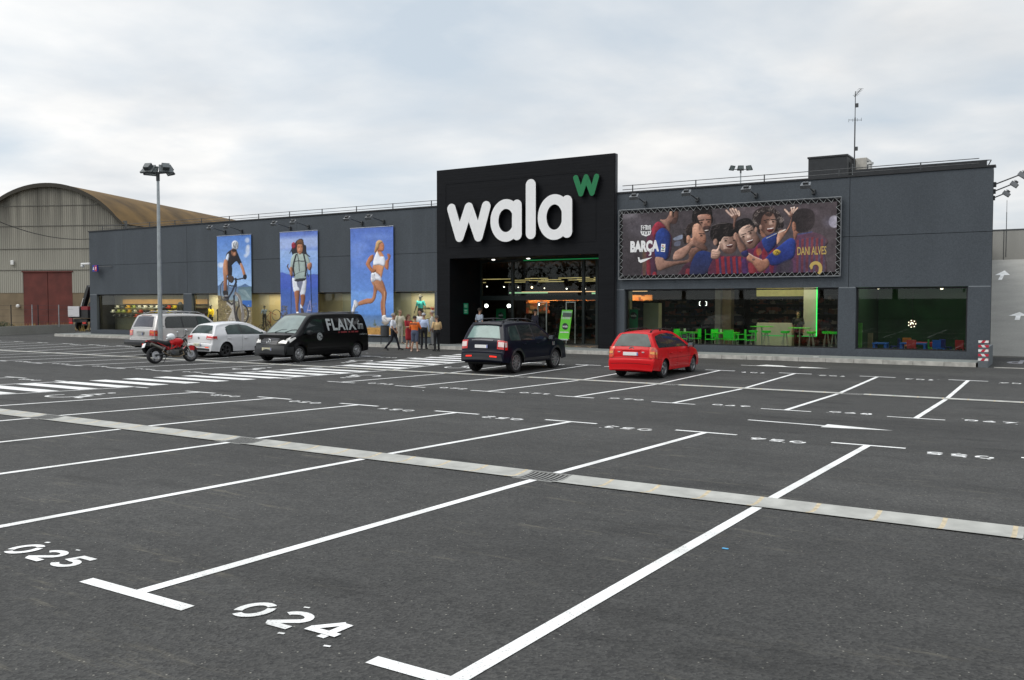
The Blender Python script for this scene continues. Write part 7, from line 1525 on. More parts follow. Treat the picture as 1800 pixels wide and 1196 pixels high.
c.tailgate(.632, 1.42, .93, .46); c.taillight(.66, 1.0, .84, .26, mat('red_amber_lamp', (.62, .06, .02), .15, coat=1, var=.6, scale=9), mat('amber_lens', (.75, .30, .05), .15, coat=1), (.78, .86)); c.plate(.80); c.wheelset('spoke', 5); c.rails(.55, 2.5, .93, BLACK, .075); c.seams((1.17, 2.01, 3.02), .34, ((.3, 4.0, .62),)); c.handles((1.42, 2.25), .80, RED); c.mirrors(2.98, .99, TRIM)
m = MB(); x = c.at(c.t_rear(.92))[0]; m.bbox((x - .035, -.33, .895), (x, .33, .93), RED, .01); c.part(m, 'boot_trim'); m = MB()
q = [(-.1, .0), (-.03, .035), (.05, .05), (.1, .03), (.08, 0), (0, -.02)]; x = c.at(c.t_rear(.975))[0]; m.lathe([(.03, 0), (.055, .004), (.06, .012), (.028, .012)], CHR, 18, Matrix.Translation((x - .02, 0, .975)) @ Matrix.Rotation(-pi / 2, 4, 'Y') @ Matrix.Diagonal((1, 1.4, 1, 1))); c.part(m, 'badge')
m = MB(); x = c.at(c.t_rear(1.03))[0]; m.tube([(x - .03, -.05, .985), (x - .02, -.08, 1.01), (x - .01, .1, 1.03), (x + .0, .38, 1.04)], .012, BLACK, 6); c.part(m, 'rear_wiper')
for y in (-.42, .42): m = MB(); x = c.at(c.t_rear(.86))[0]; m.bbox((x - .02, y - .045, .835), (x - .005, y + .045, .87), mat('worn_silver_badge', (.6, .5, .5), .4, .4), .006); c.part(m, 'boot_badge')
# --- dark blue off-roader
NAVY = CP_('dark_navy_paint', (.0025, .004, .013)); GREYC = mat('grey_plastic_cladding', (.014, .015, .019), .4, coat=.4)
c = Car('off_roader', 4.50, .93, [(0, .42), (.004, .50), (.01, .62), (.02, .72), (.06, .76), (.09, .95), (.12, 1.08), (.2, 1.25), (.33, 1.52), (.40, 1.62), (.47, 1.69), (.9, 1.725), (1.6, 1.735), (2.3, 1.70), (2.62, 1.62), (3.05, 1.34), (3.3, 1.17), (3.42, 1.12), (3.9, 1.07), (4.22, 1.0), (4.36, .86), (4.44, .7), (4.49, .5), (4.5, .38)],
        [(0, 1.08), (4.5, 1.03)], (.86, 3.52), .36, .42, tum=.24, rr=.08, zb=.34, planF=.09, bowF=.12, paint=NAVY).make((-16.37, 24.1, gh(26)), pi / 2 - .01, 'dark blue off-road car with silver wheels and blank white plate'); c.root.scale = (.97,) * 3
c.patch('rear_window', c.skin(c.t_rear(1.17), c.t_rear(1.58), -.86, .86, .008, 8, 12, -.8, .8), mat('milky_rear_glass', (.15, .24, .22), .12, var=.2, scale=2.5, spec=.5))
m = MB(); m.grid(c.skin(c.t_rear(1.60), c.t_rear(1.66), -.93, .93, .07, 3, 10), NAVY); m.grid(c.skin(c.t_rear(1.59), c.t_rear(1.61), -.93, .93, .06, 3, 10), BLACK); c.part(m, 'spoiler', 40)
zl, zh = lin((0, 1.12), (4.5, 1.08)), lin((.42, 1.35), (.6, 1.58), (1.2, 1.63), (2.1, 1.63), (2.5, 1.56), (2.85, 1.34), (3.16, 1.10))
c.glassband(.46, 3.12, zl, zh, 'window_frame', TRIM, .005); c.glassband(.50, 1.10, zl, zh, mt=CARGL2); c.glassband(1.17, 2.0, zl, zh); c.glassband(2.07, 3.12, zl, zh); c.patch('windscreen', c.skin(c.t_x(2.6), c.t_x(3.28), -.9, .9, .008, 6, 8), CARGL)
m = MB()
c.tailgate(.745, 1.62, .93); c.taillight(.80, 1.10, .76, .24, TAIL, mat('lamp_rings_pale', (.75, .62, .58), .12, coat=1), (.90, 1.05)); c.plate(.92); c.wheelset('spoke', 10, .22, CHR if False else RIMS, .7); c.rails(.5, 2.6, .9, GREYC, .1); c.seams((1.14, 2.04, 3.15), .5, ()); c.handles((1.35, 2.2), .98, NAVY); c.mirrors(3.0, 1.14, NAVY)
m = MB(); m.grid(c.skin(c.t_rear(1.07), c.t_rear(1.115), -.55, .55, .02, 2, 8), mat('brushed_trim', (.09, .09, .10), .35, .6)); c.part(m, 'boot_trim', 40)
m = MB(); m.grid(c.skin(c.t_rear(.44), c.t_rear(.66), -1.0, 1.0, .012, 4, 12), GREYC)
for sg in (-1, 1): m.grid(c.side(lambda q: .40, lambda q: .50, 1.36, 3.02, sg, .02, 8, 3), GREYC)
c.part(m, 'lower_cladding', 40)
for sg in (-1, 1):
    for w in c.wheels:
        G = []
        for i in range(17):
            a = -.12 + (pi + .24) * i / 16; row = []
            for rr in (c.Ra - .005, c.Ra + .07): x = w + rr * cos(a); z = c.R + rr * sin(a); y = c.hw(x, min(z, 1.0)) + .018; row.append((c.warp(x, y), sg * y, max(z, .36)))
            G.append(row)
        c.patch('wheel_arch_trim', G, GREYC)
    m = MB(); t = c.t_rear(.62); m.grid(c.skin(c.t_rear(.53), c.t_rear(.58), sg * .45, sg * .78, .02, 2, 4), mat('lit_fog_lamp', (.8, .02, .01), .3, emit=(1, .03, .01), estr=.8)); c.part(m, 'fog_lamp')
    m = MB(); y = c.hw(3.3, .93) + .012; m.bbox((3.22, sg * y, .86), (3.4, sg * (y + .008), 1.0), CHR, .003); c.part(m, 'side_vent')
# --- white hatchback
WHT = CP_('white_car_paint', (.70, .70, .71))
c = Car('hatchback', 4.20, .89, [(0, .27), (.003, .34), (.01, .47), (.03, .56), (.07, .62), (.085, .78), (.11, .89), (.16, .955), (.30, 1.16), (.44, 1.33), (.56, 1.39), (.9, 1.44), (1.5, 1.475), (2.0, 1.465), (2.35, 1.40), (2.75, 1.19), (3.08, 1.0), (3.22, .95), (3.7, .87), (3.98, .76), (4.1, .62), (4.17, .45), (4.2, .3)],
        [(0, .94), (4.2, .88)], (.80, 3.38), .315, .37, tum=.30, rr=.08, paint=WHT).make((-31.55, 24.95, gh(26.5)), pi / 2 - .03, 'white five-door hatchback with dark alloy wheels')
c.patch('rear_window', c.skin(c.t_rear(.99), c.t_rear(1.32), -.90, .90, .008, 8, 12, -.82, .82), CARGL2)
zl, zh = lin((0, .985), (4, .93)), lin((.86, 1.12), (.92, 1.28), (1.2, 1.37), (1.7, 1.395), (2.15, 1.33), (2.6, 1.10), (2.86, .945))
c.glassband(.88, 2.84, zl, zh, 'window_frame', TRIM, .005); c.glassband(.92, 1.64, zl, zh, mt=CARGL2); c.glassband(1.70, 2.84, zl, zh, mt=CARGL2); c.patch('windscreen', c.skin(c.t_x(2.35), c.t_x(3.02), -.9, .9, .008, 6, 8), CARGL)
c.tailgate(.605, 1.36, .93, .45); c.taillight(.76, .91, .62, .30, TAIL, TAILW, (.765, .80)); c.plate(.55, (-.6, -.45, -.1, .35, .55), w=.24, mt=mat('cream_plate', (.62, .60, .45), .5)); c.wheelset('spoke', 5, .2, RIMD, .7); c.seams((.84, 1.66, 2.72), .30, ()); c.handles((.98, 1.85), .80, WHT); c.mirrors(2.72, .98, WHT)
m = MB(); m.grid(c.skin(c.t_rear(.275), c.t_rear(.36), -.92, .92, .008, 3, 10), TRIM); c.part(m, 'rear_skirt')
for sg in (-1, 1): m = MB(); m.grid(c.skin(c.t_rear(.395), c.t_rear(.43), sg * .62, sg * .88, .012, 2, 4), mat('lit_fog_lamp_orange', (.8, .06, .02), .3, emit=(1, .12, .03), estr=.5)); c.part(m, 'fog_lamp')
m = MB(); x = c.at(c.t_rear(.83))[0]; m.lathe([(0, .004), (.045, .004), (.055, 0)], CHR, 18, Matrix.Translation((x - .02, 0, .83)) @ Matrix.Rotation(-pi / 2, 4, 'Y')); c.part(m, 'badge')
m = MB(); x = c.at(c.t_rear(1.02))[0]; m.tube([(x - .03, -.0, 1.0), (x + .02, .4, 1.03)], .011, BLACK, 6); c.part(m, 'rear_wiper')
# --- silver off-roader
SILV = mat('silver_beige_paint', (.50, .48, .46), .3, .35, coat=1, var=.03); GBUMP = mat('dark_bumper', (.03, .032, .034), .5)
c = Car('off_roader', 4.85, .96, [(0, .50), (.004, .58), (.01, .70), (.02, .74), (.055, .77), (.065, .95), (.08, 1.10), (.12, 1.20), (.24, 1.48), (.34, 1.68), (.44, 1.79), (.9, 1.835), (1.7, 1.85), (2.5, 1.82), (2.9, 1.74), (3.3, 1.42), (3.52, 1.23), (3.62, 1.17), (4.2, 1.11), (4.6, 1.02), (4.75, .85), (4.83, .65), (4.85, .45)],
        [(0, 1.20), (4.85, 1.13)], (1.05, 3.9), .385, .44, tum=.22, rr=.09, zb=.42, planF=.08, bowF=.1, paint=SILV).make((-34.3, 24.1, gh(26)), pi / 2 - .03, 'silver beige off-road car with roof rack, behind the red motorcycle')
c.patch('rear_window', c.skin(c.t_rear(1.25), c.t_rear(1.70), -.86, .86, .008, 8, 12, -.8, .8), mat('dark_mauve_glass', (.05, .045, .055), .06, var=.2, spec=.9))
zl, zh = lin((0, 1.24), (4.8, 1.19)), lin((.62, 1.32), (.66, 1.52), (.76, 1.70), (.9, 1.735), (1.6, 1.745), (2.6, 1.73), (2.85, 1.66), (3.15, 1.40), (3.38, 1.20))
c.glassband(.64, 3.36, zl, zh, 'window_frame', TRIM, .005); c.glassband(.68, 1.52, zl, zh); c.glassband(1.58, 2.32, zl, zh); c.glassband(2.38, 3.36, zl, zh, mt=CARGL2); c.patch('windscreen', c.skin(c.t_x(2.9), c.t_x(3.5), -.9, .9, .008, 6, 8), CARGL)
c.tailgate(.755, 1.76, .92, 1.19); c.taillight(.90, 1.14, .74, .20, TAIL, mat('orange_lens', (.7, .16, .03), .15, coat=1), (1.0, 1.08)); c.wheelset('spoke', 5, .26); c.seams((1.55, 2.35, 3.38), .5, ()); c.handles((1.72, 2.52), 1.08, CHR); c.mirrors(3.2, 1.24, SILV)
m = MB(); m.bbox((-.14, -.95, .50), (.05, .95, .72), GBUMP, .04); m.bbox((-.15, -.9, .62), (-.1, .9, .66), mat('bumper_grey_strip', (.09, .09, .095), .5), .01); c.part(m, 'rear_bumper', 40)
m = MB(); m.grid(c.skin(c.t_rear(.93), c.t_rear(1.04), -.34, .34, .012, 3, 4), mat('plate_recess', (.2, .19, .18), .5)); c.part(m, 'plate_recess'); c.plate(.985, (-.5, -.3, .1, .4), w=.2, mt=mat('grey_plate', (.42, .43, .42), .5))
for sg in (-1,): m = MB(); m.bbox((-.155, sg * .5 - .07, .50), (-.14, sg * .5 + .07, .57), mat('lit_fog_lamp', (.8, .02, .01), .3), .005); c.part(m, 'fog_lamp')
m = MB(); m.bbox((.36, -.36, 1.775), (.44, .36, 1.80), mat('brake_lamp_dull', (.3, .12, .1), .4), .01); c.part(m, 'brake_lamp')
c.rails(.55, 3.0, .88, RIMS, .09, 4)
for x in (1.05, 1.75): _, wt = c.sec(x); m = MB(); m.bbox((x - .03, -wt * .95, 1.955), (x + .03, wt * .95, 1.98), RIMS, .008); c.part(m, 'roof_bar')
m = MB(); m.grid(c.side(lambda q: 1.30, lambda q: 1.33, .42, .58, -1, .01, 3, 1), RIMD); c.part(m, 'pillar_badge')
# --- black van, nose towards the camera
VBL = CP_('black_van_paint', (.003, .003, .0035)); VGREY = mat('van_bumper_black', (.010, .011, .012), .5)
c = Car('van', 5.0, .95, [(0, .33), (.004, .45), (.01, .75), (.02, 1.0), (.05, 1.35), (.10, 1.62), (.16, 1.77), (.28, 1.85), (.8, 1.885), (2.0, 1.90), (3.0, 1.88), (3.3, 1.83), (3.6, 1.66), (3.95, 1.36), (4.2, 1.15), (4.32, 1.08), (4.6, .97), (4.82, .82), (4.9, .70), (4.94, .60), (4.98, .5), (5.0, .36), (5.001, .28)],
        [(0, 1.12), (3.9, 1.10), (4.4, .98), (5, .8)], (.78, 4.16), .33, .385, tum=.17, rr=.10, zb=.26, bowR=.04, planR=.03, bowF=.22, planF=.10, paint=VBL).make((-26.45, 29.05, gh(26.5)), -pi / 2 + .02, 'black van with grey FLAIX fm lettering on its side')
c.root['category'] = 'van'
c.patch('windscreen', c.skin(c.t_x(3.42), c.t_x(4.24), -.93, .93, .008, 8, 12), mat('pale_windscreen', (.16, .21, .20), .08, var=.25, scale=2, spec=.8))
zl, zh = lin((2.6, 1.14), (4.0, 1.10)), lin((2.74, 1.62), (3.0, 1.68), (3.28, 1.66), (3.55, 1.48), (3.85, 1.22), (3.98, 1.11))
c.glassband(2.76, 3.96, zl, zh); c.glassband(.35, 2.68, lambda x: 1.16, lambda x: 1.66, 'dark_side_panel', mat('dark_blanked_glass', (.006, .006, .007), .08, spec=.7))
m = MB(); m.grid(c.skin(c.t_front(.92), c.t_front(.66), -.56, .56, .012, 5, 12), mat('grille_black', (.008, .008, .008), .4)); g = c.part(m, 'grille', 40)
for z in (.70, .76, .82, .88): m = MB(); m.grid(c.skin(c.t_front(z + .008), c.t_front(z - .008), -.54, .54, .022, 1, 12), mat('grille_bar', (.09, .09, .1), .35, .5)); c.part(m, 'grille_bar', 40, g)
m = MB(); x, z = c.at(c.t_front(.79)); M = Matrix.Translation((x + .045, 0, .79 + .03)) @ Matrix.Rotation(pi / 2 - .25, 4, 'Y'); m.lathe([(.088, 0), (.1, .008), (.112, 0), (.1, -.008)], CHR, 26, M, True)
for k in range(3): a = 2 * pi * k / 3 + pi; K = M @ Matrix.Rotation(a, 4, 'Z'); m.add([K @ Vector(p) for p in ((0, -.014, .004), (.095, 0, .004), (0, .014, .004))], [(0, 1, 2)], CHR)
c.part(m, 'star_badge', 40)
for sg in (-1, 1):
    m = MB(); t0, t1 = c.t_front(.96), c.t_front(.74); m.grid(c.skin(t0, t1, sg * .98, sg * 1.04, .012, 6, 6, sg * .60, sg * 1.04), TAILW); m.grid(c.side(lin((4.45, .93), (4.85, .75)), lin((4.3, .95), (4.45, .99), (4.85, .90)), 4.42, 4.80, sg, .012, 8, 4), TAILW); o = c.part(m, 'headlight', 40)
    m = MB(); x = 4.72; y = c.hw(x, .85) ; m.ball((c.warp(x, y) + .03, sg * (y - .06), .85), .055, RIMS, 10); c.part(m, 'reflector', 40, o)
m = MB(); m.grid(c.skin(c.t_front(.64), c.t_front(.32), -1.0, 1.0, .014, 6, 16), VGREY)
for sg in (-1, 1): m.grid(c.side(lambda q: .32, lambda q: .62, 4.58, 4.96, sg, .014, 5, 4), VGREY)
c.part(m, 'front_bumper', 40); c.plate(.53, (-.6, -.42, -.1, .3, .5, .65), False, mat('cream_plate_front', (.62, .58, .40), .5), .25)
c.wheelset('disc', 8, .2, RIMS, .66); c.seams((2.70, 3.98, 1.35), .34, ((.3, 3.9, .62),)); c.handles((2.95,), .95, TRIM); c.mirrors(3.72, 1.14, VGREY)
for y in (-.3, .25): m = MB(); p = [c.at(c.t_x(q)) for q in (4.24, 4.1)]; m.tube([(4.25, y, c.zt(4.25) + .05), (4.12, y + .25, c.zt(4.12) + .045), (4.1, y + .5, c.zt(4.1) + .04)], .011, BLACK, 5); c.part(m, 'wiper')
LG = mat('grey_vinyl_letter', (.33, .35, .35), .4, var=.05); RG = mat('dark_red_vinyl', (.16, .012, .015), .5, var=.1)
def vtext(txt, x0, x1, z0, z1, bold, mt, name, shear=0, sg=1, sp_=1.0):
    """vinyl lettering on the flank; reads left to right from outside (nose at the left)"""
    vs, fs = text_mesh(txt, x1 - x0, z1 - z0, bold, shear=shear, spacing=sp_); m = MB(); P = []
    for v in vs:
        x = (x1 - v.x) if sg > 0 else (x0 + v.x); z = z0 + v.y; y = c.hw(x, z) + .026; P.append((c.warp(x, y), sg * y, z))
    m.add(P, fs, mt); return c.part(m, name)
for sg in (1, -1):
    vtext('FLAIX', .80, 2.55, 1.20, 1.68, .032, LG, 'side_lettering', 0, sg, 1.16); vtext('fm', .32, .70, 1.22, 1.58, .0, LG, 'side_lettering', .35, sg); 
    m = MB()
    for xa, xb in ((1.95, 1.86), (1.80, 1.42), (1.33, 1.22), (1.16, .98), (.94, .72)): m.grid(c.side(lambda q: 1.085, lambda q: 1.15, xb, xa, sg, .014, 3, 2), RG)
    c.part(m, 'red_caption'); vtext('www.flaixfm.cat', .12, .66, .98, 1.04, .0, LG, 'web_address', 0, sg)
    m = MB(); y = c.hw(3.03, 1.0) + .012; cxx = 3.05
    for rr, mt, o_ in ((.155, LG, 0), (.115, VBL, .003), (.10, LG, .006), (.05, VBL, .009)):
        P = [(c.warp(cxx + rr * cos(a), y), sg * (c.hw(cxx + rr * cos(a), 1.0 + rr * sin(a)) + .012 + o_), .98 + rr * sin(a) * (1 if rr != .05 else .6) + (0 if rr != .05 else .03)) for a in np.linspace(0, 2 * pi, 25)[:-1]]; m.face(P, mt)
    c.part(m, 'round_emblem')
m = MB(); vs, fs = text_mesh('FLAIX', .62, .09, .03); m.add([((lambda t: (c.at(t)[0] + .0, (.31 - v.x) * -1 * -1 * 1, c.at(t)[1] + c.crown + .012))(c.t_x(4.62 - v.y * 1.2 + .0)))[:] for v in vs], fs, LG)
o = c.part(m, 'bonnet_lettering'); o.data.transform(Matrix.Scale(-1, 4, (0, 1, 0)))
m = MB(); m.bbox((.3, -.6, 1.91), (.9, .6, 1.95), RIMD, .02); c.part(m, 'roof_vent', 40)

# --- red motorcycle leaning on its side stand
A3 = Vector((-29.42, 21.35, 0)); B3 = Vector((-29.2, 22.88, 0)); rzz = math.atan2(B3.y - A3.y, B3.x - A3.x)
mo = empty('motorcycle', (A3.x, A3.y, gh(21.4)), 0, 'red naked motorcycle leaning on its side stand', 'motorcycle'); mo.rotation_euler = (radians(-9), 0, rzz)
def mp_(m, name, sm=40, parent=None): o = m.build(name, smooth=sm); o.parent = parent or mo; return o
MR = CP_('motorcycle_red', (.50, .012, .014)); ENG = mat('engine_grey', (.09, .088, .08), .45, .6, var=.3, scale=14); GLD = mat('exhaust_bronze', (.22, .17, .11), .4, .8)
for x, w, nm in ((0, .19, 'wheel'), (1.46, .13, 'wheel')):
    R = .315; M = Matrix.Translation((x, 0, R)) @ Matrix.Rotation(pi / 2, 4, 'X'); h = w / 2; m = MB()
    m.lathe([(R * .72, -h * .8), (R * .86, -h), (R * .96, -h * .75), (R, 0), (R * .96, h * .75), (R * .86, h), (R * .72, h * .8)], TYRE, 36, M); o = mp_(m, nm)
    m = MB(); m.lathe([(R * .73, -h * .7), (R * .66, -h * .3), (R * .66, h * .3), (R * .73, h * .7)], RIMD, 30, M); m.lathe([(0, -.05), (.05, -.05), (.05, .05), (0, .05)], RIMS, 14, M)
    for k in range(3): K = M @ Matrix.Rotation(2 * pi * k / 3 + .3, 4, 'Z'); m.box((.03, -.03, -.02), (R * .68, .03, .02), RIMD, K)
    mp_(m, 'rim', 40, o); m = MB(); m.lathe([(.07, h * .8), (.15, h * .8), (.15, h * .8 + .008), (.07, h * .8 + .008)], RIMS, 24, M, True); mp_(m, 'brake_disc', 40, o)
m = MB(); m.tube([(1.46, -.09, .315), (1.22, -.09, .86)], .026, mat('fork_gold_steel', (.5, .48, .42), .25, .9), 10); m.tube([(1.46, .09, .315), (1.22, .09, .86)], .026, MATS['fork_gold_steel'], 10); m.tube([(1.22, -.12, .86), (1.22, .12, .86)], .03, BLACK, 8); mp_(m, 'front_fork')
m = MB(); G = [[(1.46 + .345 * cos(a), y, .315 + .345 * sin(a)) for y in (-.07, -.05, 0, .05, .07)] for a in np.linspace(.5, 2.5, 12)]; m.grid(G, MR); m.box((1.40, -.075, .45), (1.62, -.068, .63), MR); mp_(m, 'front_mudguard')
m = MB(); m.tube([(1.16, -.38, 1.02), (1.2, -.2, .99), (1.18, 0, .95), (1.2, .2, .99), (1.16, .38, 1.02)], .014, BLACK, 8); m.tube([(1.16, -.38, 1.02), (1.15, -.27, 1.01)], .019, BLACK, 8); m.tube([(1.16, .38, 1.02), (1.15, .27, 1.01)], .019, BLACK, 8); mp_(m, 'handlebar')
for s in (-1, 1): m = MB(); m.tube([(1.17, s * .28, 1.0), (1.2, s * .32, 1.18)], .007, BLACK, 6); m.ball((1.19, s * .33, 1.22), .055, mat('chrome_mirror', (.6, .62, .62), .1, .9), 10, (.3, 1.1, .8)); mp_(m, 'mirror')
m = MB(); m.ball((1.30, 0, .86), .095, BLACK, 14, (.8, 1, 1)); m.ball((1.345, 0, .86), .08, TAILW, 14, (.5, 1, 1)); mp_(m, 'headlight')
m = MB(); m.ball((.93, 0, .80), .2, MR, 20, (1.45, .75, .78)); m.ball((.78, 0, .76), .15, MR, 16, (1.2, .8, .7)); mp_(m, 'fuel_tank', 60)
m = MB(); m.tube([(.62, 0, .76), (.45, 0, .74), (.2, 0, .80), (.0, 0, .86), (-.2, 0, .88)], [.10, .11, .10, .085, .04], BLACK, 12); o = mp_(m, 'seat', 60)
m = MB(); m.tube([(.1, 0, .80), (-.1, 0, .84), (-.27, 0, .90)], [.08, .07, .03], mat('dark_red_tail', (.10, .008, .008), .4), 10); mp_(m, 'tail_unit', 60); m = MB(); m.bbox((-.3, -.05, .84), (-.26, .05, .885), TAIL, .01); mp_(m, 'taillight')
m = MB(); m.box((-.26, -.02, .84), (-.36, .02, .72), BLACK); m.tube([(-.2, 0, .85), (-.38, 0, .70)], .02, BLACK, 6); mp_(m, 'plate_holder'); m = MB(); K = Matrix.Translation((-.40, 0, .70)) @ Matrix.Rotation(.45, 4, 'Y'); m.bbox((-.006, -.11, -.09), (.006, .11, .09), PLATE, .004, K); mp_(m, 'number_plate')
m = MB()
for s in (-1, 1):
    for a, b in (((1.15, .06, .82), (.62, .12, .52)), ((1.12, .06, .68), (.62, .12, .52)), ((1.05, .09, .80), (1.0, .1, .58)), ((.9, .1, .72), (1.0, .1, .58)), ((.9, .1, .72), (.78, .11, .58)), ((.62, .12, .52), (.7, .1, .75)), ((.62, .12, .52), (.1, .08, .80))): m.tube([(a[0], s * a[1], a[2]), (b[0], s * b[1], b[2])], .014, MR, 6)
mp_(m, 'trellis_frame')
m = MB(); m.bbox((.55, -.15, .26), (.95, .15, .5), ENG, .05); m.tube([(.85, 0, .42), (1.12, 0, .5)], .09, ENG, 12); m.tube([(.75, 0, .45), (.72, 0, .72)], .085, ENG, 12)
for k in range(5): m.lathe([(0, 0), (.115, 0), (.115, .012), (0, .012)], ENG, 14, Matrix.Translation((.92 + k * .045, 0, .44 + k * .014)) @ Matrix.Rotation(1.28, 4, 'Y'))
m.lathe([(0, 0), (.1, 0), (.085, .04), (0, .045)], DKMETAL, 18, Matrix.Translation((.68, -.15, .38)) @ Matrix.Rotation(pi / 2, 4, 'X')); mp_(m, 'engine')
m = MB(); m.tube([(1.12, -.05, .46), (1.15, -.1, .30), (.95, -.12, .22), (.6, -.14, .24), (.35, -.16, .36), (.2, -.17, .5)], .022, GLD, 8); m.tube([(.25, -.18, .52), (-.22, -.2, .74)], [.055, .06], mat('exhaust_grey', (.16, .15, .13), .4, .7), 12); mp_(m, 'exhaust')
m = MB(); m.tube([(0, -.1, .315), (.5, -.11, .36)], .03, DKMETAL, 8); m.tube([(0, .1, .315), (.5, .11, .36)], .03, DKMETAL, 8); m.tube([(.3, .05, .36), (.5, .05, .66)], .035, mat('spring_steel', (.25, .25, .25), .4, .7), 8); mp_(m, 'swingarm')
m = MB(); m.tube([(.55, .12, .28), (.42, .26, -.02)], .012, BLACK, 6); mp_(m, 'side_stand'); m = MB(); m.tube([(.5, -.14, .3), (.48, -.26, .3)], .012, RIMS, 6); m.tube([(.5, .14, .3), (.48, .26, .3)], .012, RIMS, 6); mp_(m, 'footrest')
# white helmet resting on the tank
Mw = Matrix.Translation(mo.location) @ mo.rotation_euler.to_matrix().to_4x4(); hp = Mw @ Vector((.72, 0, 1.0)); hl = empty('crash_helmet', hp, rzz + 2.6, 'white full-face helmet resting on the motorcycle tank', 'helmet')
m = MB(); m.ball((0, 0, 0), .145, mat('white_helmet_shell', (.72, .74, .75), .2, coat=1), 20, (1.15, .92, 1.0)); m.ball((.07, 0, -.06), .1, MATS['white_helmet_shell'], 14, (1.1, .9, .75)); o = m.build('shell', smooth=60); o.parent = hl
m = MB(); m.ball((.055, 0, .005), .122, mat('smoked_visor', (.02, .025, .03), .08), 16, (1.0, .92, .42)); o = m.build('visor', smooth=60); o.parent = hl
# ================================================================ PEOPLE AND MANNEQUINS
SKN = mat('skin_tanned', (.42, .24, .16), .6, var=.06); SHOE = mat('shoe_black', (.015, .014, .014), .5)
def figure(name, loc, yaw, label, H=1.75, pose=None, top=(.5, .5, .5), sleeve='short', bottom=(.02, .02, .03), btype='long', hair=(.05, .035, .025), hstyle='short', shoe=None, skin=None, cat='person', group=None, build=1.0, voxel=.0125, collar=None):
    """one continuous body grown from tapered limbs; facing +X, left side +Y"""
    k = H / 1.75; J = dict(pelvis=(0, 0, .95), waist=(0, 0, 1.08), chest=(.01, 0, 1.28), neck=(0, 0, 1.46), head=(.03, 0, 1.63),
        lsh=(0, .185, 1.40), rsh=(0, -.185, 1.40), lel=(-.03, .24, 1.13), rel=(-.03, -.24, 1.13), lwr=(.04, .25, .88), rwr=(.04, -.25, .88),
        lhip=(0, .09, .92), rhip=(0, -.09, .92), lkn=(.02, .10, .50), rkn=(.02, -.10, .50), lan=(-.01, .11, .09), ran=(-.01, -.11, .09))
    if pose: J.update({a: b for a, b in pose.items() if a != 'face'})
    J = {a: Vector(b) * k for a, b in J.items()}; B = build; caps = []
    TOP, BOT, SK_, SH = 0, 1, 2, 3
    def cap(a, b, r0, r1, reg, fl=1.0): caps.append((J[a] if isinstance(a, str) else a, J[b] if isinstance(b, str) else b, r0 * k, r1 * k, reg, fl))
    cap('pelvis', 'waist', .125 * B, .115 * B, BOT if btype != 'dress' else TOP, 1.25); cap('waist', 'chest', .115 * B, .135 * B, TOP, 1.3); cap('chest', Vector(J['neck']) - Vector((0, 0, .07 * k)), .13 * B, .07, TOP, 1.4); cap('neck', 'head', .056, .06, SK_)
    ar = SK_ if sleeve == 'short' else (SK_ if sleeve == 'none' else TOP)
    for s in 'lr':
        cap(s + 'sh', 'chest', .062, .09, TOP); m_ = J[s + 'sh'].lerp(J[s + 'el'], .75)
        if sleeve == 'none': cap(s + 'sh', s + 'el', .046, .038, SK_)
        else: cap(s + 'sh', m_, .064, .056, TOP); cap(m_, s + 'el', .042, .038, ar if sleeve == 'short' else TOP)
        cap(s + 'el', s + 'wr', .040 if ar == SK_ else .048, .027 if ar == SK_ else .036, ar)
        wr = J[s + 'wr']; d = (wr - J[s + 'el']).normalized(); sd = Vector((0, 1 if s == 'l' else -1, 0)); fw = d.cross(sd).normalized() * (1 if s == 'l' else -1); fw = fw if fw.x >= 0 else -fw
        palm = wr + d * .075 * k; cap(wr, palm, .026, .032, SK_)
        for i, (o_, ln) in enumerate(((-.027, .07), (-.009, .082), (.009, .078), (.027, .06))): b0 = palm + fw * o_ * -1 * k; m1 = b0 + d * ln * .55 * k - sd * .006; cap(b0, m1, .0105, .0098, SK_); cap(m1, m1 + (d * .8 - sd * .45).normalized() * ln * .5 * k, .0098, .009, SK_)
        t0 = wr + d * .03 * k + fw * .02 * k; cap(t0, t0 + (d * .6 + fw * .8).normalized() * .055 * k, .012, .010, SK_)
        hp, kn, an = J[s + 'hip'], J[s + 'kn'], J[s + 'an']
        if btype == 'long': cap(hp, kn, .088 * B, .064, BOT); cap(kn, an, .062, .052, BOT); cap('pelvis', hp, .11 * B, .09 * B, BOT)
        elif btype == 'short': q = hp.lerp(kn, .85); cap(hp, q, .09 * B, .080, BOT); cap(q, kn, .055, .05, SK_); cap(kn, kn.lerp(an, .35), .05, .054, SK_); cap(kn.lerp(an, .35), an, .054, .034, SK_); cap('pelvis', hp, .11 * B, .09 * B, BOT)
        else: cap(hp, kn, .075, .05, SK_); cap(kn, kn.lerp(an, .35), .048, .052, SK_); cap(kn.lerp(an, .35), an, .05, .032, SK_)
        ft = J.get(s + 'toe', None); td = Vector((.17, .02 if s == 'l' else -.02, -.045)) * k
        if ft is None: ft = an + td
        cap(an, ft, .042, .034, SH); cap(an, an + Vector((-.045, 0, -.045)) * k, .04, .036, SH)
    if btype == 'dress':
        for y in (-.07, 0, .07): cap(J['pelvis'] + Vector((0, y, .03)), Vector((J['lkn'].x * .5 + J['rkn'].x * .5, y * 1.35, J['lkn'].z + .04)), .105, .095, TOP)
    # head: skull, jaw, nose, ears, brow
    h = J['head']; nk = J['neck']; fx = Matrix.Identity(3); 
    if 'face' in (pose or {}): 
        fy_ = pose['face']; fx = Matrix.Rotation(fy_, 3, 'Z')
    def HV(x, y, z): return h + fx @ (Vector((x, y, z)) * k)
    bm = bmesh.new()
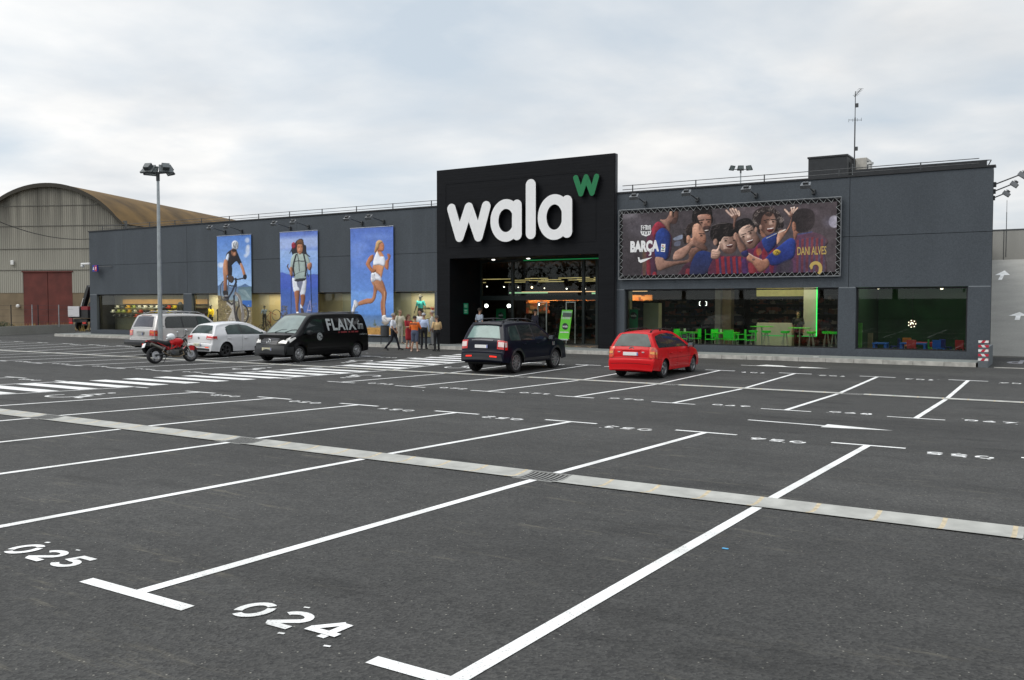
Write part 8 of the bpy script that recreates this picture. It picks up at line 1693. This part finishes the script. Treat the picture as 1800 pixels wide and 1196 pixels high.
    def addcap(a, b, r0, r1, fl=1.0):
        d = b - a; L_ = d.length; n = 10
        if L_ < 1e-5: d = Vector((0, 0, 1))
        q = d.to_track_quat('Z', 'Y').to_matrix(); rings = []
        for (t, rr, off) in [(0, .0, -1), (0, .5, -.866), (0, .866, -.5), (0, 1, 0), (1, 1, 0), (1, .866, .5), (1, .5, .866), (1, 0, 1)]:
            r_ = r0 + (r1 - r0) * t; c_ = a + d.normalized() * (L_ * t + off * r_)
            rings.append([bm.verts.new(c_ + (q @ Vector((rr * r_ * cos(2 * pi * i / n), rr * r_ * sin(2 * pi * i / n), 0))) * 1.0) for i in range(n)] if rr > 0 else [bm.verts.new(c_)])
        if fl != 1.0:
            for R_ in rings:
                for v in R_: v.co.y = (v.co.y - a.y) * fl + a.y
        for A, B_ in zip(rings, rings[1:]):
            if len(A) == 1: [bm.faces.new((A[0], B_[(i + 1) % n], B_[i])) for i in range(n)]
            elif len(B_) == 1: [bm.faces.new((A[i], A[(i + 1) % n], B_[0])) for i in range(n)]
            else: [bm.faces.new((A[i], A[(i + 1) % n], B_[(i + 1) % n], B_[i])) for i in range(n)]
    for a, b, r0, r1, reg, fl in caps: addcap(a, b, r0, r1, fl)
    for a, b, r0, r1 in ((HV(-.02, 0, .03), HV(.015, 0, .02), .092, .082), (HV(.02, 0, -.03), HV(.045, 0, -.075), .066, .045), (HV(.088, 0, .01), HV(.105, 0, -.022), .014, .017), (HV(.06, .03, .03), HV(.06, -.03, .03), .032, .032), (HV(.075, .015, -.055), HV(.075, -.015, -.055), .016, .016)): addcap(a, b, r0 * k, r1 * k)
    for s in (1, -1): addcap(HV(-.005, s * .078, .0), HV(-.01, s * .084, .03), .014 * k, .016 * k)
    me = bpy.data.meshes.new('body'); bm.to_mesh(me); bm.free(); o = bpy.data.objects.new('body', me); COL.objects.link(o)
    rm = o.modifiers.new('r', 'REMESH'); rm.mode = 'VOXEL'; rm.voxel_size = voxel; sm = o.modifiers.new('s', 'SMOOTH'); sm.iterations = 3; sm.factor = .45
    dg = bpy.context.evaluated_depsgraph_get(); nm = bpy.data.meshes.new_from_object(o.evaluated_get(dg)); o.modifiers.clear(); o.data = nm; bpy.data.meshes.remove(me)
    sk = skin or SKN; TM_ = mat('cloth_%s_%s' % (name, label[:22]), top, .85, var=.12, scale=9, bump=.4, bscale=25); BM_ = mat('legs_%s_%s' % (name, label[:22]), bottom, .85, var=.12, scale=9, bump=.4, bscale=25)
    for q in (TM_, BM_, sk, shoe or SHOE): nm.materials.append(q)
    # colour each face by the limb nearest to it
    n = len(nm.polygons); ce = np.zeros(n * 3); nm.polygons.foreach_get('center', ce); ce = ce.reshape(-1, 3); best = np.full(n, 1e9); reg_ = np.zeros(n, int)
    allc = caps + [(HV(0, 0, .02), HV(.02, 0, -.05), .09 * k, .05 * k, SK_, 1)]
    for a, b, r0, r1, rg_, fl in allc:
        a_, b_ = np.array(a), np.array(b); d = b_ - a_; L2 = d @ d + 1e-9; t = np.clip((ce - a_) @ d / L2, 0, 1); df = ce - a_ - t[:, None] * d; df[:, 1] /= fl; dd = np.linalg.norm(df, axis=1) - (r0 + (r1 - r0) * t); 
        up = dd < best; best[up] = dd[up]; reg_[up] = rg_
    nm.polygons.foreach_set('material_index', reg_.astype(np.int32)); nm.polygons.foreach_set('use_smooth', [True] * n)
    root = empty(name, loc, yaw, label, cat, group); o.parent = root
    if hair is not None:
        hm_ = mat('hair_%.2f_%.2f' % (hair[0], hair[1]), hair, .8, var=.3, scale=30, bump=.6, bscale=60); m = MB(); c0_ = HV(-.022, 0, .035)
        for i in range(9):
            pass
        G = []
        for i in range(9):
            th = i / 8 * (1.75 if hstyle == 'short' else 2.1); row = []
            for j in range(21):
                ph = 2 * pi * j / 20; front = max(0, cos(ph)); t_ = th * (1 - .42 * front); rr = .108 * k; p_ = c0_ + fx @ Vector((rr * sin(t_) * cos(ph) * 1.05, rr * sin(t_) * sin(ph) * .93, rr * cos(t_) * (1.0))); row.append(p_ + Vector(rng.normal(0, .002, 3)))
            G.append(row)
        m.grid(G, hm_)
        if hstyle == 'long':
            for j in range(9): y = -.07 + .0175 * j; m.tube([HV(-.09 + .0, y, .03), HV(-.105, y, -.08), HV(-.085, y, -.19)], [.03, .03, .02], hm_, 6)
        q = m.build('hair', smooth=70); q.parent = root
    if cat == 'person':
        m = MB()
        for s in (1, -1): m.ball(HV(.092, s * .032, .022), .009 * k, BLACK, 6)
        q = m.build('eyes'); q.parent = root
    return root
def gp(x, y, dz=0): P = pg(x, y, dz); return P
def at_v(px, v, z):                         # point on photo column px at depth row v
    r = ray(px, 560); return Vector((CP.x + r.x * v / r.y, v, z))
GR_ = 'people standing in front of the entrance'
WALK = dict(lkn=(.16, .10, .53), lan=(.27, .10, .10), rkn=(-.05, -.10, .50), ran=(-.33, -.10, .15), rtoe=(-.22, -.10, .03))
P = gp(694, 616.5); figure('person', (P.x - .1, P.y, gh(P.y)), .45, 'grey-haired man in white short-sleeved shirt and dark trousers, mid-stride', 1.76, dict(WALK, rel=(.0, -.24, 1.13), rwr=(.14, -.2, .93), lel=(.0, .24, 1.14), lwr=(.12, .2, .93), face=.1), (.72, .74, .80), 'short', (.012, .013, .02), 'long', (.25, .24, .23), group=GR_, build=1.08)
P = at_v(703, 35.2, PZ); figure('person', P, -.3, 'man in cream jacket and pale trousers, half hidden behind the white-shirted man', 1.74, dict(lel=(.1, .24, 1.15), lwr=(.28, .12, 1.2)), (.62, .58, .46), 'long', (.55, .52, .45), 'long', (.2, .14, .09), group=GR_, shoe=mat('shoe_brown', (.12, .07, .04), .5))
P = gp(718, 614); figure('person', (P.x, P.y, gh(P.y)), -.2, 'woman in knee-length dark red dress with long brown hair', 1.68, dict(lel=(.06, .2, 1.12), lwr=(.26, .12, 1.16), rel=(.06, -.2, 1.12), rwr=(.26, -.1, 1.14), face=.2), (.34, .02, .03), 'short', (.34, .02, .03), 'dress', (.10, .045, .025), 'long', group=GR_, build=.85, shoe=mat('shoe_red_brown', (.3, .08, .05), .5))
P = gp(729, 619); fo = figure('person', (P.x, P.y, gh(P.y)), 1.9, 'man seen from behind in orange jacket and blue-grey shorts', 1.66, dict(lel=(.10, .27, 1.16), lwr=(.30, .2, 1.17), rel=(.1, -.27, 1.16), rwr=(.3, -.18, 1.18), lan=(-.04, .15, .09), ran=(.05, -.13, .09)), (.80, .16, .02), 'long', (.09, .11, .17), 'short', (.03, .02, .015), group=GR_, build=1.15, shoe=mat('shoe_tan_pink', (.55, .38, .3), .6))
m = MB(); m.grid([[(-.152 - .01 * cos(y * 9), y, z) for y in np.linspace(-.17, .17, 7)] for z in (1.27, 1.33)], mat('charcoal_yoke', (.05, .045, .045), .8)); o = m.build('shoulder_band'); o.parent = fo
P = gp(745, 614.5); figure('person', (P.x, P.y, gh(P.y)), 2.0, 'grey-haired man seen from behind in pale blue shirt and black trousers', 1.76, dict(lel=(.08, .26, 1.15), lwr=(.28, .16, 1.18)), (.42, .50, .68), 'long', (.012, .012, .016), 'long', (.36, .36, .37), group=GR_, build=1.12)
P = at_v(739, 34.9, PZ); figure('person', P, -1.6, 'dark-haired man in white top behind the pale blue shirt', 1.74, None, (.6, .6, .58), 'short', (.05, .05, .06), 'long', (.012, .010, .010), group=GR_)
P = at_v(760, 34.7, PZ); figure('person', P, -2.6, 'grey-haired man in pale jacket, mostly hidden behind the tan shirt', 1.72, None, (.5, .48, .42), 'long', (.3, .3, .3), 'long', (.3, .28, .26), group=GR_)
P = gp(768, 618); figure('person', (P.x, P.y, gh(P.y)), 2.75, 'man in tan shirt and black trousers with hands in front', 1.66, dict(lel=(.02, .26, 1.13), lwr=(.2, .12, 1.0), rel=(.02, -.26, 1.13), rwr=(.2, -.12, 1.0)), (.58, .40, .20), 'short', (.010, .010, .012), 'long', (.06, .05, .045), group=GR_, build=1.15)
P = at_v(843, 37.6, PZ); figure('person', P, 1.3, 'man in pale blue-grey shirt entering the shop beyond the blue off-roader', 1.82, None, (.36, .42, .50), 'short', (.02, .02, .03), 'long', (.03, .025, .02), group='people in the shop doorway')
P = at_v(941, 38.6, PZ); figure('person', P, 1.2, 'person in dark navy jacket walking through the sliding doors', 1.78, WALK, (.012, .012, .025), 'long', (.012, .012, .016), 'long', (.02, .015, .012), group='people in the shop doorway', build=1.1)
P = at_v(1403, 39.9, FZ); figure('person', P, -1.5, 'dark-haired person in black standing behind the cafe bar', 1.70, None, (.02, .02, .022), 'short', (.015, .015, .015), 'long', (.02, .012, .01), 'long')
# mannequins
MS = mat('mannequin_grey', (.05, .05, .052), .4, var=.1); MG = 'dressed mannequins in the display windows'
P = at_v(371, 37.6, .62); figure('mannequin', P, -1.5, 'mannequin in yellow cycling jersey and black shorts', 1.66, dict(lel=(.05, .27, 1.15), lwr=(.1, .24, .95)), (.80, .55, .02), 'long', (.012, .012, .012), 'long', None, skin=MS, cat='mannequin', group=MG)
P = at_v(465, 37.5, .95); figure('mannequin', P, -1.2, 'child-size mannequin in dark cycling kit astride a small bicycle', 1.25, dict(lel=(.16, .2, 1.15), lwr=(.36, .15, 1.08), rel=(.16, -.2, 1.15), rwr=(.36, -.15, 1.08)), (.10, .13, .20), 'long', (.012, .012, .014), 'long', (.02, .02, .02), skin=mat('mannequin_black', (.02, .02, .02), .4), cat='mannequin', group=MG)
P = at_v(739.5, 37.5, 1.0); figure('mannequin', P, -1.5, 'mannequin with sunglasses in turquoise running shirt', 1.78, dict(lel=(-.02, .28, 1.16), lwr=(.06, .32, .92), rel=(-.02, -.28, 1.16), rwr=(.06, -.32, .92)), (.04, .36, .42), 'short', (.02, .02, .02), 'short', (.015, .012, .01), skin=MS, cat='mannequin', group=MG)
def bicycle(loc, yaw, R, wb, frame, label, tilt=0):
    t = empty('bicycle', loc, yaw, label, 'bicycle'); t.rotation_euler = (0, tilt, yaw); FM = mat('bike_' + label[:12], frame, .3, coat=1)
    for x in (0, wb):
        M = Matrix.Translation((x, 0, R)) @ Matrix.Rotation(pi / 2, 4, 'X'); m = MB(); m.lathe([(R - .025, -.02), (R, -.012), (R, .012), (R - .025, .02)], BLACK, 28, M, True); o = m.build('wheel', smooth=40); o.parent = t
        m = MB(); m.lathe([(R - .04, -.008), (R - .026, -.01), (R - .026, .01), (R - .04, .008)], RIMS, 28, M, True)
        for k in range(10): a = 2 * pi * k / 10; m.tube([M @ Vector((0, 0, 0)), M @ Vector(((R - .03) * cos(a), (R - .03) * sin(a), 0))], .003, RIMS, 4)
        q = m.build('rim'); q.parent = o
    m = MB(); s = wb / 1.05; bb_ = (wb * .40, 0, R * .9); st = (wb * .28, 0, R + .42 * s); hd_ = (wb * .80, 0, R + .45 * s)
    for a, b in ((bb_, st), (st, hd_), (bb_, hd_), ((0, 0, R), bb_), ((0, 0, R), st), (hd_, (wb, 0, R))): m.tube([a, b], .018, FM, 8)
    m.tube([st, (wb * .25, 0, R + .55 * s)], .014, BLACK, 6); o = m.build('frame', smooth=40); o.parent = t
    m = MB(); m.bbox((wb * .12, -.06, R + .55 * s), (wb * .36, .06, R + .60 * s), BLACK, .02); o = m.build('saddle'); o.parent = t
    m = MB(); m.tube([hd_, (wb * .78, 0, R + .56 * s)], .015, BLACK, 6); m.tube([(wb * .76, -.27, R + .58 * s), (wb * .8, 0, R + .56 * s), (wb * .76, .27, R + .58 * s)], .013, BLACK, 6); o = m.build('handlebar'); o.parent = t
P = at_v(459, 37.35, .62); bicycle(P, .1, .22, .62, (.03, .03, .035), 'small dark bicycle under the child-size mannequin')
P = at_v(474, 37.7, .7); bicycle(P, .15, .34, 1.0, (.22, .02, .015), 'dark red bicycle rearing up behind the small one', -.75)
P = at_v(763, 37.6, .62); bicycle(P, 2.4, .34, 1.0, (.16, .2, .2), 'grey and white bicycle at the right end of the display window')
P = at_v(760, 37.55, 2.0); m = MB()
for k in range(5): a = .3 + k * .5; m.tube([P, P + Vector((.25 * cos(a), 0, .18 * sin(a)))], [.03, .01], mat('dull_red_toy', (.35, .06, .04), .6), 6)
tag(m.build('red_ornament'), 'spiky dull red ornament hanging in the last display window', 'ornament')
P = at_v(383, 37.5, .62); m = MB(); m.tube([P, P + Vector((0, 0, 1.2))], [.03, .05], BLACK, 8); m.ball(P + Vector((0, 0, 1.28)), .09, BLACK, 10); tag(m.build('display_pump'), 'black upright floor pump beside the cyclist banner', 'pump')
# small litter on the tarmac
for i, (x, y, c_, s_) in enumerate(((1275, 965, (.1, .4, .7), .025), (1572, 696.5, (.2, .4, .4), .05), (744, 687, (.6, .6, .6), .03), (1303, 632, (.6, .6, .6), .05), (1437, 633.5, (.5, .5, .5), .06), (645, 621, (.5, .5, .5), .05), (757, 624, (.5, .5, .5), .04))):
    P = pg(x, y, .005); m = MB(); m.bbox((-s_, -s_ * .35, 0), (s_, s_ * .35, .008), mat('litter_%d' % i, c_, .6), .003, Matrix.Translation((P.x, P.y, gh(P.y) + .003)) @ Matrix.Rotation(i * 1.3, 4, 'Z')) if y != 633.5 else m.lathe([(0, .01), (.11, .008), (.12, 0)], mat('litter_%d' % i, c_, .6), 14, Matrix.Translation((P.x, 35.2, PZ)))
    tag(m.build('paper_scrap' if y != 633.5 else 'manhole_cover'), ('tiny blue scrap on the near tarmac at the right', 'crumpled pale green scrap on the thin far channel', 'small white scrap in the middle lane', 'white scrap by the kerb right of the red car', 'round pale cover in the pavement near the last window', 'white scrap near the litter bin', 'white scrap near the crossing')[i], 'litter' if y != 633.5 else 'cover')

# ================================================================ across the road behind the camera (seen mirrored in the shop windows)
m = MB(); m.box((-120, -38, .5), (90, -37.7, 2.9), wall_mat('boundary_wall', (.24, .24, .22))); tag(m.build('boundary_wall'), 'long grey boundary wall across the road, mirrored in the windows', 'wall')
BKL = mat('dark_hedge_leaf', (.022, .040, .014), .8, var=.6, scale=.8); BKT = mat('tree_bark', (.07, .055, .04), .9)
def tree(u, v, h, r, label):
    t = empty('tree', (u, v, .6), 0, label, 'tree', 'trees behind the boundary wall'); m = MB(); m.tube([(0, 0, 0), (.1, .05, h * .35), (0, 0, h * .7)], [.28, .2, .08], BKT, 8)
    for k in range(5): a = k * 1.3; m.tube([(0, 0, h * (.3 + .07 * k)), (cos(a) * r * .6, sin(a) * r * .6, h * (.5 + .07 * k))], [.1, .03], BKT, 6)
    o = m.build('trunk'); o.parent = t; m = MB(); n = 900; d = rng.normal(0, 1, (n, 3)); d /= np.linalg.norm(d, axis=1)[:, None]; q = d * rng.uniform(.35, 1, (n, 1)) ** .5 * np.array([r, r, h * .38]); q[:, 2] += h * .62; q += .5 * np.sin(q * 1.7)
    for p in q:
        a = Vector(rng.normal(0, 1, 3)).normalized() * rng.uniform(.3, .6); b = Vector(rng.normal(0, 1, 3)).normalized() * rng.uniform(.3, .6); p = Vector(p); m.face([p, p + a, p + a + b * .6, p + b], BKL)
    o = m.build('crown'); o.parent = t; return t
t0 = tree(-112, -44, 15, 4.8, 'first tree of the row behind the boundary wall, counted from its left end')
ORD = ['second', 'third', 'fourth', 'fifth', 'sixth', 'seventh', 'eighth', 'ninth', 'tenth', 'eleventh', 'twelfth', 'thirteenth', 'fourteenth', 'fifteenth', 'sixteenth', 'seventeenth', 'eighteenth', 'nineteenth', 'twentieth']
for i, w in enumerate(ORD):
    c = copy_tree(t0); c.location = (-112 + (i + 1) * 9.4 + rng.uniform(-1, 1), -44 + rng.uniform(-2, 2), .6); c.rotation_euler = (0, 0, i * 1.1); k = rng.uniform(.8, 1.15); c.scale = (k * 1.15, k * 1.15, k); c['label'] = w + ' tree of the row behind the boundary wall, counted from its left end'
